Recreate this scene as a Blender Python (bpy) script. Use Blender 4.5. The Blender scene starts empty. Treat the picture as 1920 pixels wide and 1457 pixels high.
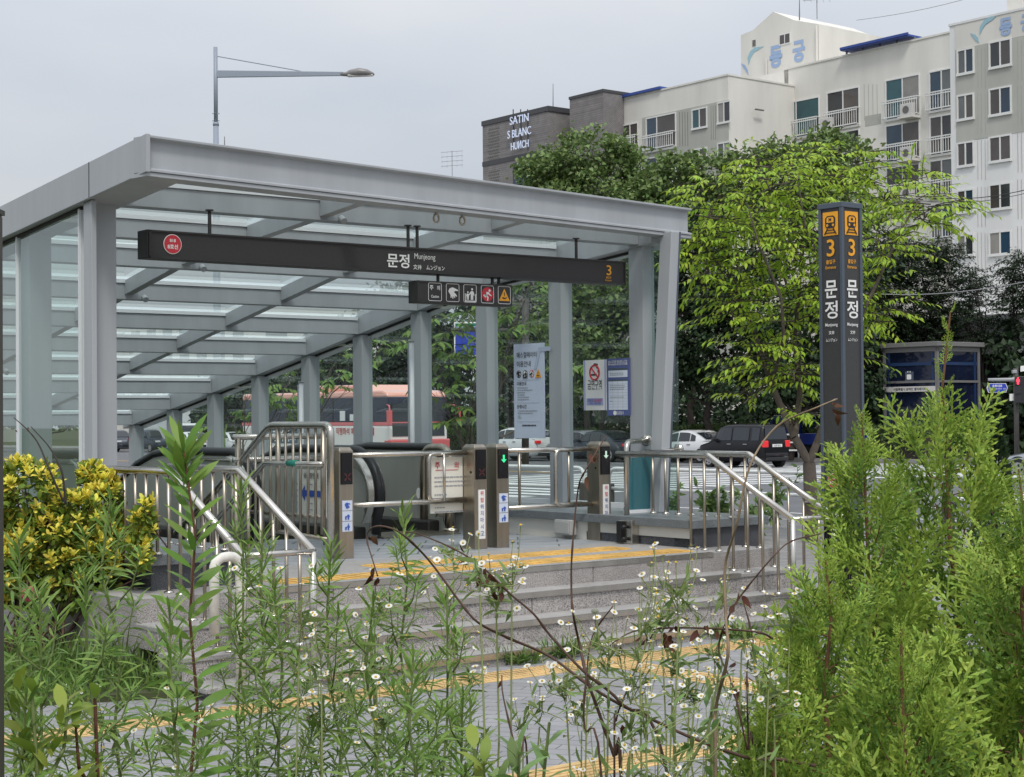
import bpy, math, random
import numpy as np
from mathutils import Matrix, Vector
R_=math.radians
sc=bpy.context.scene
col=sc.collection
rng=np.random.default_rng(7)
random.seed(7)
# ---------------------------------------------------------------- camera (level eye 1.68 m, pitch up 0.9 deg, small roll)
FPX,PITCH,ROLL,YAW,EYE=3122.0,.01582,.00857,.66724,1.68
_up=Vector((0,-math.sin(PITCH),math.cos(PITCH))); FW=Vector((0,math.cos(PITCH),math.sin(PITCH)))
RT=math.cos(ROLL)*Vector((1,0,0))-math.sin(ROLL)*_up
UP=math.sin(ROLL)*Vector((1,0,0))+math.cos(ROLL)*_up
CAM=Vector((0,0,EYE))
cd=bpy.data.cameras.new('camera'); cam=bpy.data.objects.new('camera',cd); col.objects.link(cam)
cam.matrix_world=Matrix(((RT.x,UP.x,-FW.x,CAM.x),(RT.y,UP.y,-FW.y,CAM.y),(RT.z,UP.z,-FW.z,CAM.z),(0,0,0,1)))
cd.sensor_width=36; cd.lens=36*FPX/1920; cd.clip_start=.05; cd.clip_end=3000
sc.camera=cam
# ---------------------------------------------------------------- world, sun, exposure
SUN_EL=55; SKY_LOW,SKY_TOP=6.5,16.5
w=bpy.data.worlds.new('World'); sc.world=w; w.use_nodes=True
nt=w.node_tree; nt.nodes.clear()
def nn(t,k,**kw):
    n=t.nodes.new(k)
    for a,b in kw.items(): setattr(n,a,b)
    return n
sd=Vector((math.cos(R_(SUN_EL))*.12,-math.cos(R_(SUN_EL))*.99,math.sin(R_(SUN_EL)))).normalized()
sky=nn(nt,'ShaderNodeTexSky',sky_type='NISHITA',sun_disc=False,sun_elevation=R_(SUN_EL),sun_rotation=math.atan2(sd.x,sd.y),dust_density=4.0,air_density=1.2)
tc=nn(nt,'ShaderNodeTexCoord'); mp=nn(nt,'ShaderNodeMapping'); mp.inputs['Scale'].default_value=(1,1,2.6)
no=nn(nt,'ShaderNodeTexNoise'); no.inputs['Scale'].default_value=2.4; no.inputs['Detail'].default_value=5; no.inputs['Roughness'].default_value=.5
cr=nn(nt,'ShaderNodeValToRGB'); cr.color_ramp.elements[0].position=.35; cr.color_ramp.elements[1].position=.66
cr.color_ramp.elements[0].color=(.545,.595,.68,1); cr.color_ramp.elements[1].color=(.70,.72,.75,1)
sca=nn(nt,'ShaderNodeMixRGB',blend_type='MULTIPLY'); sca.inputs[0].default_value=1; sca.inputs[2].default_value=(10,10,10,1)
mix=nn(nt,'ShaderNodeMixRGB'); mix.inputs[0].default_value=.9
bg=nn(nt,'ShaderNodeBackground'); bg.inputs['Strength'].default_value=.1
wo=nn(nt,'ShaderNodeOutputWorld')
L=nt.links.new
# overcast dome: brighter towards the zenith
sx=nn(nt,'ShaderNodeSeparateXYZ'); el=nn(nt,'ShaderNodeMapRange'); el.inputs[1].default_value=.05; el.inputs[2].default_value=1; el.inputs[3].default_value=SKY_LOW; el.inputs[4].default_value=SKY_TOP
L(tc.outputs['Generated'],sx.inputs[0]); L(sx.outputs[2],el.inputs[0]); L(el.outputs[0],sca.inputs[2])
L(tc.outputs['Generated'],mp.inputs[0]); L(mp.outputs[0],no.inputs['Vector']); L(no.outputs['Fac'],cr.inputs[0]); L(cr.outputs[0],sca.inputs[1])
L(sky.outputs[0],mix.inputs[1]); L(sca.outputs[0],mix.inputs[2]); L(mix.outputs[0],bg.inputs[0]); L(bg.outputs[0],wo.inputs[0])
sl=bpy.data.lights.new('sun','SUN'); sl.energy=1.35; sl.angle=R_(11); sl.color=(1,.96,.9)
so=bpy.data.objects.new('sun',sl); col.objects.link(so); so.rotation_euler=sd.to_track_quat('Z','Y').to_euler(); so.location=(20,-30,60)
vs=sc.view_settings; vs.view_transform='Standard'; vs.look='None'; vs.exposure=0.42; vs.gamma=1
sc.cycles.max_bounces=7; sc.cycles.transparent_max_bounces=24; sc.cycles.use_denoising=True
# ---------------------------------------------------------------- frames: u along the steps, v into the canopy
TU=Vector((math.cos(YAW),math.sin(YAW),0)); DV=Vector((-math.sin(YAW),math.cos(YAW),0))
FR=Matrix.Rotation(YAW,4,'Z')
def W(u,v,z): return TU*u+DV*v+Vector((0,0,z))
def ray(x,y): return FW+RT*((x-960)/FPX)-UP*((y-728.5)/FPX)
def at(x,y,d): return CAM+ray(x,y)*d
def uv(p): return Vector((p.dot(TU),p.dot(DV),p.z))
def onz(x,y,z): r=ray(x,y); return CAM+r*((z-EYE)/r.z)
def onu(x,y,u): r=ray(x,y); return uv(CAM+r*(u/r.dot(TU)))
def onv(x,y,v): r=ray(x,y); return uv(CAM+r*(v/r.dot(DV)))
def rdz(y): return -.15-.006*(y-15)
def road_at(x,y):
    r=ray(x,y); t=(-.06-EYE)/(r.z+.006*r.y); return CAM+r*t
# ---------------------------------------------------------------- materials
MATS={}
def mat(name,c,rough=.6,metal=0,var=0,vs=4,bump=0,bs=60,isl=0,hue=0,trans=0,emit=0,coat=0,spec=.5,streak=0):
    if name in MATS: return MATS[name]
    m=bpy.data.materials.new(name); m.use_nodes=True; t=m.node_tree; b=t.nodes['Principled BSDF']; l=t.links.new
    b.inputs['Roughness'].default_value=rough; b.inputs['Metallic'].default_value=metal; b.inputs['Specular IOR Level'].default_value=spec
    if coat: b.inputs['Coat Weight'].default_value=coat; b.inputs['Coat Roughness'].default_value=.05
    cn=nn(t,'ShaderNodeRGB'); cn.outputs[0].default_value=(*c,1); out=cn.outputs[0]
    tcn=nn(t,'ShaderNodeTexCoord')
    if var:
        n=nn(t,'ShaderNodeTexNoise'); n.inputs['Scale'].default_value=vs; n.inputs['Detail'].default_value=6; n.inputs['Roughness'].default_value=.6
        if streak:
            mpn=nn(t,'ShaderNodeMapping'); mpn.inputs['Scale'].default_value=(1,1,streak); l(tcn.outputs['Object'],mpn.inputs[0]); l(mpn.outputs[0],n.inputs['Vector'])
        else: l(tcn.outputs['Object'],n.inputs['Vector'])
        r=nn(t,'ShaderNodeMapRange'); r.inputs[1].default_value=.3; r.inputs[2].default_value=.7; r.inputs[3].default_value=1-var; r.inputs[4].default_value=1+var
        l(n.outputs['Fac'],r.inputs[0])
        h=nn(t,'ShaderNodeHueSaturation'); l(out,h.inputs['Color']); l(r.outputs[0],h.inputs['Value']); out=h.outputs[0]
    if isl:
        g=nn(t,'ShaderNodeNewGeometry'); h=nn(t,'ShaderNodeHueSaturation')
        r=nn(t,'ShaderNodeMapRange'); r.inputs[3].default_value=1-isl; r.inputs[4].default_value=1+isl; l(g.outputs['Random Per Island'],r.inputs[0]); l(r.outputs[0],h.inputs['Value'])
        mm=nn(t,'ShaderNodeMath',operation='MULTIPLY'); mm.inputs[1].default_value=7.31; fr=nn(t,'ShaderNodeMath',operation='FRACT'); l(g.outputs['Random Per Island'],mm.inputs[0]); l(mm.outputs[0],fr.inputs[0])
        r2=nn(t,'ShaderNodeMapRange'); r2.inputs[3].default_value=.5-hue; r2.inputs[4].default_value=.5+hue; l(fr.outputs[0],r2.inputs[0]); l(r2.outputs[0],h.inputs['Hue'])
        l(out,h.inputs['Color']); out=h.outputs[0]
    l(out,b.inputs['Base Color'])
    if emit: l(out,b.inputs['Emission Color']); b.inputs['Emission Strength'].default_value=emit
    if bump:
        n2=nn(t,'ShaderNodeTexNoise'); n2.inputs['Scale'].default_value=bs; n2.inputs['Detail'].default_value=3; l(tcn.outputs['Object'],n2.inputs['Vector'])
        bp=nn(t,'ShaderNodeBump'); bp.inputs['Strength'].default_value=bump; bp.inputs['Distance'].default_value=.01; l(n2.outputs['Fac'],bp.inputs['Height']); l(bp.outputs[0],b.inputs['Normal'])
    if trans:
        tr=nn(t,'ShaderNodeBsdfTranslucent'); l(out,tr.inputs[0]); ms=nn(t,'ShaderNodeMixShader'); ms.inputs[0].default_value=trans
        o=t.nodes['Material Output']; l(b.outputs[0],ms.inputs[1]); l(tr.outputs[0],ms.inputs[2]); l(ms.outputs[0],o.inputs[0])
    MATS[name]=m; return m
def granite(name,c,dark,light,scale=140,rough=.6):
    m=mat(name,c,rough); t=m.node_tree; l=t.links.new; b=t.nodes['Principled BSDF']
    tcn=nn(t,'ShaderNodeTexCoord'); n=nn(t,'ShaderNodeTexNoise'); n.inputs['Scale'].default_value=scale; n.inputs['Detail'].default_value=2; l(tcn.outputs['Object'],n.inputs['Vector'])
    r=nn(t,'ShaderNodeValToRGB'); e=r.color_ramp.elements; e[0].position=.36; e[0].color=(*dark,1); e[1].position=.66; e[1].color=(*light,1)
    x=e.new(.46); x.color=(*c,1); x=e.new(.56); x.color=(*c,1)
    l(n.outputs['Fac'],r.inputs[0])
    n2=nn(t,'ShaderNodeTexNoise'); n2.inputs['Scale'].default_value=2.2; n2.inputs['Detail'].default_value=7; n2.inputs['Roughness'].default_value=.7; l(tcn.outputs['Object'],n2.inputs['Vector'])
    mr=nn(t,'ShaderNodeMapRange'); mr.inputs[1].default_value=.3; mr.inputs[2].default_value=.7; mr.inputs[3].default_value=.78; mr.inputs[4].default_value=1.14; l(n2.outputs['Fac'],mr.inputs[0])
    h=nn(t,'ShaderNodeHueSaturation'); l(r.outputs[0],h.inputs['Color']); l(mr.outputs[0],h.inputs['Value']); l(h.outputs[0],b.inputs['Base Color']); return m
def brick(name,c1,c2,mortar,bw,rh,ms=.01,rot=0,rough=.8,plane='xy',off=.5):
    m=mat(name,c1,rough); t=m.node_tree; l=t.links.new; b=t.nodes['Principled BSDF']
    tcn=nn(t,'ShaderNodeTexCoord'); mpn=nn(t,'ShaderNodeMapping'); mpn.inputs['Rotation'].default_value=(R_(90) if plane=='xz' else 0,0,rot); l(tcn.outputs['Object'],mpn.inputs[0])
    k=nn(t,'ShaderNodeTexBrick',offset=off); k.inputs['Color1'].default_value=(*c1,1); k.inputs['Color2'].default_value=(*c2,1); k.inputs['Mortar'].default_value=(*mortar,1)
    k.inputs['Scale'].default_value=1; k.inputs['Brick Width'].default_value=bw; k.inputs['Row Height'].default_value=rh; k.inputs['Mortar Size'].default_value=ms; k.inputs['Mortar Smooth'].default_value=.3
    l(mpn.outputs[0],k.inputs['Vector'])
    n2=nn(t,'ShaderNodeTexNoise'); n2.inputs['Scale'].default_value=1.7; n2.inputs['Detail'].default_value=8; n2.inputs['Roughness'].default_value=.7; l(tcn.outputs['Object'],n2.inputs['Vector'])
    mr=nn(t,'ShaderNodeMapRange'); mr.inputs[1].default_value=.3; mr.inputs[2].default_value=.7; mr.inputs[3].default_value=.8; mr.inputs[4].default_value=1.15; l(n2.outputs['Fac'],mr.inputs[0])
    h=nn(t,'ShaderNodeHueSaturation'); l(k.outputs['Color'],h.inputs['Color']); l(mr.outputs[0],h.inputs['Value']); l(h.outputs[0],b.inputs['Base Color'])
    bp=nn(t,'ShaderNodeBump'); bp.inputs['Strength'].default_value=.35; bp.inputs['Distance'].default_value=.006; bp.invert=True; l(k.outputs['Fac'],bp.inputs['Height']); l(bp.outputs[0],b.inputs['Normal']); return m
def glass(name,tint,refl=1.0,rough=.02,ior=1.45,milk=0):
    m=bpy.data.materials.new(name); m.use_nodes=True; t=m.node_tree; t.nodes.clear(); l=t.links.new
    tr=nn(t,'ShaderNodeBsdfTransparent'); tr.inputs[0].default_value=(*tint,1)
    gl=nn(t,'ShaderNodeBsdfGlossy'); gl.inputs['Roughness'].default_value=rough; gl.inputs[0].default_value=(.95,1,.98,1)
    lw=nn(t,'ShaderNodeLayerWeight'); lw.inputs[0].default_value=.5; pw=nn(t,'ShaderNodeMath',operation='POWER'); pw.inputs[1].default_value=5; l(lw.outputs['Facing'],pw.inputs[0])
    fr=nn(t,'ShaderNodeMath',operation='MULTIPLY_ADD'); fr.inputs[1].default_value=.92; fr.inputs[2].default_value=.08; l(pw.outputs[0],fr.inputs[0]); mu=nn(t,'ShaderNodeMath',operation='MULTIPLY'); mu.inputs[1].default_value=refl; mu.use_clamp=True
    l(fr.outputs[0],mu.inputs[0]); ms=nn(t,'ShaderNodeMixShader'); o=nn(t,'ShaderNodeOutputMaterial')
    l(mu.outputs[0],ms.inputs[0]); l(tr.outputs[0],ms.inputs[1]); l(gl.outputs[0],ms.inputs[2]); res=ms.outputs[0]
    if milk:
        df=nn(t,'ShaderNodeBsdfTranslucent'); df.inputs[0].default_value=(.75,.85,.82,1); d2=nn(t,'ShaderNodeBsdfDiffuse'); d2.inputs[0].default_value=(.6,.68,.66,1)
        a=nn(t,'ShaderNodeMixShader'); a.inputs[0].default_value=.5; l(df.outputs[0],a.inputs[1]); l(d2.outputs[0],a.inputs[2])
        n=nn(t,'ShaderNodeTexNoise'); n.inputs['Scale'].default_value=1.6; n.inputs['Detail'].default_value=6
        mr=nn(t,'ShaderNodeMapRange'); mr.inputs[3].default_value=milk*.6; mr.inputs[4].default_value=milk*1.4; l(n.outputs['Fac'],mr.inputs[0])
        m2=nn(t,'ShaderNodeMixShader'); l(mr.outputs[0],m2.inputs[0]); l(res,m2.inputs[1]); l(a.outputs[0],m2.inputs[2]); res=m2.outputs[0]
    l(res,o.inputs[0]); return m
M_frame=mat('grey_paint',(.375,.395,.415),.42,0,.085,4,.03,260,streak=.12)
M_bar=mat('pale_paint',(.72,.74,.76),.4)
M_steel=mat('stainless_steel',(.58,.55,.50),.24,1,.12,9,.03,40,streak=.15)
M_steel2=mat('brushed_steel',(.40,.355,.29),.34,1,.14,14,.03,40,streak=.1)
M_dark=mat('dark_sign_paint',(.035,.032,.032),.55,0,.15,60)
M_char=mat('charcoal_panel',(.045,.045,.045),.5,0,.1,40)
M_slate=mat('slate_trim',(.075,.095,.125),.4)
M_white=mat('white_print',(.8,.8,.78),.6)
M_paper=mat('pale_blue_paper',(.58,.64,.77),.5,0,.03,5)
M_ink=mat('black_ink',(.02,.02,.022),.6)
M_red=mat('red_print',(.55,.03,.05),.5)
M_orange=mat('orange_print',(.85,.38,.02),.5)
M_blue=mat('blue_print',(.04,.10,.42),.5)
M_navy=mat('navy_print',(.09,.12,.30),.5)
M_grey=mat('grey_print',(.32,.34,.38),.6)
M_green=mat('green_tape',(.02,.25,.18),.5)
M_black=mat('black_rubber',(.012,.012,.013),.35)
M_gran=granite('grey_granite',(.34,.315,.30),(.10,.095,.09),(.52,.49,.47))
M_grtop=granite('pale_granite',(.33,.32,.305),(.20,.19,.185),(.44,.42,.40),170,.7)
M_grdk=granite('black_granite',(.07,.075,.085),(.02,.02,.025),(.16,.165,.18),150,.35)
M_cop=granite('coping_granite',(.17,.19,.20),(.08,.09,.095),(.26,.28,.29),160,.3)
M_yel=mat('yellow_tactile',(.62,.39,.11),.8,0,.3,5)
M_yel2=mat('worn_yellow_tactile',(.52,.36,.16),.85,0,.3,4)
M_pave=brick('grey_paving',(.27,.27,.275),(.235,.235,.24),(.10,.10,.10),.24,.12,.004,R_(18))
M_plat=brick('floor_tiles',(.33,.345,.36),(.31,.325,.345),(.06,.07,.075),1.2,.30,.008,YAW,.55,off=.3)
M_asph=mat('asphalt',(.115,.118,.125),.85,0,.14,.9,.25,120)
M_road=mat('road_white_paint',(.62,.63,.62),.7,0,.2,3)
M_roady=mat('road_yellow_paint',(.55,.36,.10),.7,0,.2,3)
M_side=brick('sidewalk_blocks',(.25,.24,.23),(.2,.195,.19),(.12,.12,.12),.4,.2,.008,YAW)
M_kerb=granite('kerb_granite',(.30,.29,.28),(.18,.17,.17),(.42,.41,.4),60)
M_soil=mat('bed_soil',(.06,.045,.03),.95,0,.3,6,.5,30)
M_turf=mat('turf_earth',(.05,.06,.022),.95,0,.35,5,.5,30)
M_bark=mat('grey_bark',(.105,.085,.07),.9,0,.35,8,.8,25,streak=.3)
M_dkbark=mat('dark_bark',(.045,.035,.03),.9,0,.3,8,.8,20)
G_wall=glass('wall_glass',(.80,.88,.855),.85,.015,1.5)
G_left=glass('side_glass',(.76,.86,.825),1.6,.02,1.5)
G_roof=glass('roof_glass',(.86,.93,.92),1.5,.03,1.5,.12)
# ---------------------------------------------------------------- mesh building
WM={}
class MB:
    def __init__(s,M=None): s.v=[];s.f=[];s.M=M
    def add(s,vs,fs):
        o=len(s.v); s.v+=[(s.M@Vector(p) if s.M else Vector(p)) for p in vs]; s.f+=[tuple(i+o for i in f) for f in fs]; return s
    def box(s,a,b):
        x0,y0,z0=[min(p,q) for p,q in zip(a,b)]; x1,y1,z1=[max(p,q) for p,q in zip(a,b)]
        return s.add([(x0,y0,z0),(x1,y0,z0),(x1,y1,z0),(x0,y1,z0),(x0,y0,z1),(x1,y0,z1),(x1,y1,z1),(x0,y1,z1)],
          [(0,3,2,1),(4,5,6,7),(0,1,5,4),(1,2,6,5),(2,3,7,6),(3,0,4,7)])
    def hexa(s,p): return s.add(p,[(0,3,2,1),(4,5,6,7),(0,1,5,4),(1,2,6,5),(2,3,7,6),(3,0,4,7)])
    def quad(s,*p): return s.add(p,[tuple(range(len(p)))])
    def prism(s,poly,o,ax,ay,dz):
        o,ax,ay,dz=map(Vector,(o,ax,ay,dz)); n=len(poly)
        A=sum(poly[i][0]*poly[(i+1)%n][1]-poly[(i+1)%n][0]*poly[i][1] for i in range(n))
        if (A<0)!=(ax.cross(ay).dot(dz)<0): poly=poly[::-1]
        a=[o+ax*p[0]+ay*p[1] for p in poly]; b=[p+dz for p in a]
        return s.add(a+b,[tuple(range(n-1,-1,-1)),tuple(range(n,2*n))]+[(i,(i+1)%n,n+(i+1)%n,n+i) for i in range(n)])
    def tube(s,pts,r,n=8,closed=False,cap=True):
        pts=[Vector(p) for p in pts]; N=len(pts); rs=r if isinstance(r,(list,tuple)) else [r]*N
        V=[];F=[];ref=None
        for i,p in enumerate(pts):
            if closed: d=pts[(i+1)%N]-pts[i-1]
            else: d=pts[min(i+1,N-1)]-pts[max(i-1,0)]
            d=d.normalized() if d.length>1e-9 else Vector((0,0,1))
            if ref is None: ref=d.orthogonal().normalized()
            ref=(ref-d*ref.dot(d)); ref=ref.normalized() if ref.length>1e-6 else d.orthogonal().normalized()
            b=d.cross(ref)
            for k in range(n):
                a=2*math.pi*k/n; V.append(p+(ref*math.cos(a)+b*math.sin(a))*rs[i])
        for i in range(N if closed else N-1):
            j=(i+1)%N
            for k in range(n):
                k2=(k+1)%n; F.append((i*n+k,i*n+k2,j*n+k2,j*n+k))
        if cap and not closed: F+=[tuple(range(n-1,-1,-1)),tuple((N-1)*n+k for k in range(n))]
        return s.add(V,F)
    def disc(s,c,ax,ay,r,dz,n=24,ry=None):
        return s.prism([(math.cos(2*math.pi*k/n)*r,math.sin(2*math.pi*k/n)*(ry or r)) for k in range(n)],c,ax,ay,dz)
    def build(s,name,m,parent=None,smooth=False,origin=None,bevel=0):
        P=WM[parent.name] if parent else (Matrix.Translation(origin) if origin is not None else Matrix())
        I=P.inverted(); me=bpy.data.meshes.new(name); me.from_pydata([tuple(I@p) for p in s.v],[],s.f); me.update()
        return finish(name,me,m,parent,P,smooth,bevel)
def finish(name,me,m,parent,P,smooth=False,bevel=0):
    me.materials.append(m)
    if smooth: me.polygons.foreach_set('use_smooth',[True]*len(me.polygons))
    o=bpy.data.objects.new(name,me); col.objects.link(o)
    if parent: o.parent=parent
    else: o.matrix_world=P
    WM[o.name]=P.copy()
    if smooth=='angle': pass
    if bevel:
        b=o.modifiers.new('Bevel','BEVEL'); b.width=bevel; b.segments=2; b.limit_method='ANGLE'; b.angle_limit=R_(40)
    return o
def npmesh(name,V,F,m,parent=None,smooth=False,origin=None):
    P=WM[parent.name] if parent else (Matrix.Translation(origin) if origin is not None else Matrix())
    I=np.array(P.inverted()); V=np.asarray(V,float)@I[:3,:3].T+I[:3,3]
    F=np.asarray(F,np.int32); k=F.shape[1]
    me=bpy.data.meshes.new(name); me.vertices.add(len(V)); me.vertices.foreach_set('co',V.astype(np.float32).ravel())
    me.loops.add(F.size); me.loops.foreach_set('vertex_index',F.ravel()); me.polygons.add(len(F))
    me.polygons.foreach_set('loop_start',np.arange(0,F.size,k,dtype=np.int32)); me.polygons.foreach_set('loop_total',np.full(len(F),k,np.int32))
    me.update(calc_edges=True)
    return finish(name,me,m,parent,P,smooth)
def tag(o,label=None,cat=None,group=None,kind=None):
    for k,v in (('label',label),('category',cat),('group',group),('kind',kind)):
        if v: o[k]=v
    return o
def thing(name,loc,rz,label,cat,group=None):
    o=bpy.data.objects.new(name,None); col.objects.link(o); o.empty_display_size=.2
    M=Matrix.Translation(loc)@Matrix.Rotation(rz,4,'Z'); o.matrix_world=M; WM[o.name]=M
    return tag(o,label,cat,group)
KIDS={}
def dup(root,loc,rz,label=None,scale=None):
    r=root.copy(); col.objects.link(r); r.location=loc; r.rotation_euler=(0,0,rz)
    if scale: r.scale=scale if isinstance(scale,tuple) else (scale,)*3
    if label: r['label']=label
    for c in [o for o in col.objects if o.parent==root]:
        k=c.copy(); col.objects.link(k); k.parent=r
        for c2 in [o for o in col.objects if o.parent==c]:
            g=c2.copy(); col.objects.link(g); g.parent=k
    return r
FC=bpy.data.curves.new('lettering','FONT'); FC.resolution_u=3
def text(s,c,ax,ay,h,m,parent,bold=0,maxw=None,name='lettering',width=None,out=.003,left=False):
    """flat lettering fitted to height h, centred at c on the plane ax/ay"""
    FC.body=s; FC.offset=bold
    o=bpy.data.objects.new('lettering_source',FC); col.objects.link(o)
    dg=bpy.context.evaluated_depsgraph_get(); dg.update()
    me=bpy.data.meshes.new_from_object(o.evaluated_get(dg)); bpy.data.objects.remove(o)
    xs=[v.co.x for v in me.vertices]; ys=[v.co.y for v in me.vertices]
    x0,x1,y0,y1=min(xs),max(xs),min(ys),max(ys); k=h/(y1-y0); kx=k
    if width: kx=width/(x1-x0)
    elif maxw and k*(x1-x0)>maxw: kx=maxw/(x1-x0)
    c,ax,ay=Vector(c),Vector(ax).normalized(),Vector(ay).normalized(); nz=ax.cross(ay)
    I=WM[parent.name].inverted(); sx=0 if left else (x0+x1)/2; sx=x0 if left else sx
    for v in me.vertices: v.co=I@(c+ax*((v.co.x-sx)*kx)+ay*((v.co.y-(y0+y1)/2)*k)+nz*out)
    me.materials.clear(); me.name=name
    return finish(name,me,m,parent,WM[parent.name])
def rrect(w_,h_,r,n=5):
    p=[]
    for cx,cy,a in ((w_/2-r,h_/2-r,0),(-w_/2+r,h_/2-r,90),(-w_/2+r,-h_/2+r,180),(w_/2-r,-h_/2+r,270)):
        for k in range(n): t=R_(a+90*k/(n-1)); p.append((cx+r*math.cos(t),cy+r*math.sin(t)))
    return p
def arc(p0,p1,p2,n=6):
    """rounded corner p0-p1-p2 (quadratic)"""
    p0,p1,p2=map(Vector,(p0,p1,p2)); return [p0*(1-t)**2+p1*2*t*(1-t)+p2*t*t for t in [i/n for i in range(n+1)]]
def bent(pts,r):
    pts=[Vector(p) for p in pts]; o=[pts[0]]
    for a,b,c in zip(pts,pts[1:],pts[2:]):
        ra=min(r,(b-a).length*.45); rc=min(r,(c-b).length*.45)
        o+=arc(b+(a-b).normalized()*ra,b,b+(c-b).normalized()*rc,5)
    return o+[pts[-1]]
# ---------------------------------------------------------------- leaves
def _frame(Dv,Nv):
    Dv=Dv/np.maximum(np.linalg.norm(Dv,axis=1,keepdims=True),1e-9); S=np.cross(Dv,Nv); S/=np.maximum(np.linalg.norm(S,axis=1,keepdims=True),1e-9); N=np.cross(S,Dv); return Dv,S,N
def leaf4(P,Dv,Nv,Ln,Wd,fold=.25,wide=.42,droop=.15):
    Dv,S,N=_frame(Dv,Nv); Ln=Ln[:,None]; Wd=Wd[:,None]; n=len(P)
    V=np.stack([P,P+Dv*Ln*wide+S*Wd/2+N*Wd*fold,P+Dv*Ln-N*Ln*droop,P+Dv*Ln*wide-S*Wd/2+N*Wd*fold],1).reshape(-1,3)
    b=np.arange(n)[:,None]*4; F=np.concatenate([b+[0,1,2],b+[0,2,3]],1).reshape(-1,3); return V,F
def leaf8(P,Dv,Nv,Ln,Wd,curl=.35,prof=(.8,1,.62)):
    """long curved leaf: 8 points, 6 triangles"""
    Dv,S,N=_frame(Dv,Nv); n=len(P); Ln=Ln[:,None]; Wd=Wd[:,None]; curl=np.broadcast_to(np.asarray(curl,float),(n,))[:,None]
    def pt(t): return P+Dv*Ln*t-N*Ln*curl*t*t
    cols=[P]
    for t,pw in zip((.25,.52,.78),prof): c=pt(t)+N*Wd*.12; cols+=[c-S*Wd*pw/2,c+S*Wd*pw/2]
    cols.append(pt(1.0)); V=np.stack(cols,1).reshape(-1,3)
    T=np.array([[0,2,1],[1,2,4],[1,4,3],[3,4,6],[3,6,5],[5,6,7]]); F=(np.arange(n)[:,None,None]*8+T[None]).reshape(-1,3); return V,F
def cat(*vf):
    V=[];F=[];o=0
    for v,f in vf: V.append(v);F.append(f+o);o+=len(v)
    return np.concatenate(V),np.concatenate(F)
def rdir(n,up=0.0):
    d=rng.normal(size=(n,3)); d/=np.linalg.norm(d,axis=1,keepdims=True); d[:,2]+=up; return d/np.linalg.norm(d,axis=1,keepdims=True)
def tubes_np(segs,n=5):
    """list of (p0,p1,r0,r1) -> quads"""
    if not segs: return np.zeros((0,3)),np.zeros((0,4),int)
    A=np.array([s[0] for s in segs],float);B=np.array([s[1] for s in segs],float);r0=np.array([s[2] for s in segs]);r1=np.array([s[3] for s in segs])
    d=B-A; d/=np.maximum(np.linalg.norm(d,axis=1,keepdims=True),1e-9); ref=np.where(np.abs(d[:,2:3])<.9,np.array([[0,0,1.]]),np.array([[1.,0,0]]))
    x=np.cross(d,ref); x/=np.linalg.norm(x,axis=1,keepdims=True); y=np.cross(d,x); a=np.arange(n)*2*np.pi/n
    ring=x[:,None]*np.cos(a)[None,:,None]+y[:,None]*np.sin(a)[None,:,None]
    V=np.concatenate([A[:,None]+ring*r0[:,None,None],B[:,None]+ring*r1[:,None,None]],1).reshape(-1,3)
    k=np.arange(n);T=np.stack([k,(k+1)%n,(k+1)%n+n,k+n],1); F=(np.arange(len(segs))[:,None,None]*2*n+T[None]).reshape(-1,4); return V,F
# ---------------------------------------------------------------- setting: ground, plaza, road
def struct(o): return tag(o,kind='structure')
g=MB(); g.box((-1500,-1500,-9),(1500,1500,-8.0)); struct(g.build('ground',M_turf))
# road: gently falling sheet
def sheet(name,m,u0,u1,v0,v1,dz,n=1):
    b=MB(); 
    for i in range(n):
        a0=v0+(v1-v0)*i/n; a1=v0+(v1-v0)*(i+1)/n; P=[W(u0,a0,0),W(u1,a0,0),W(u1,a1,0),W(u0,a1,0)]
        b.quad(*[(p.x,p.y,rdz(p.y)+dz) for p in P])
    return struct(b.build(name,m))
sheet('road',M_asph,20.6,56,-160,420,0)
sheet('far_sidewalk',M_side,56.2,63,-160,420,.14)
b=MB()
for P in [[W(56,-160,0),W(56.2,-160,0),W(56.2,420,0),W(56,420,0)]]:
    b.hexa([(p.x,p.y,rdz(p.y)-.1) for p in P]+[(p.x,p.y,rdz(p.y)+.15) for p in P])
struct(b.build('far_kerb',M_kerb))
sheet('bank_ground',M_turf,63,400,-160,420,.05)
sheet('near_sidewalk',M_side,10.5,20.35,-60,300,.145)
b=MB(); P=[W(20.35,-60,0),W(20.6,-60,0),W(20.6,300,0),W(20.35,300,0)]
b.hexa([(p.x,p.y,rdz(p.y)-.1) for p in P]+[(p.x,p.y,rdz(p.y)+.15) for p in P]); struct(b.build('near_kerb',M_kerb))
sheet('verge_ground',M_turf,-260,10.5,-60,300,.10)
b=MB(); b.quad((-30,-6,0),(30,-6,0),(30,0,0),(-30,0,0))
pz=MB(); pz.quad((-9,4,0),(13,4,0),tuple(W(14.5,9.6,0)),tuple(W(13.6,11.6,0)),tuple(W(4.5,11.6,0)),(-3.6,10.6,0),(-9,8.5,0)); pz=struct(pz.build('plaza',M_pave))
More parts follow.
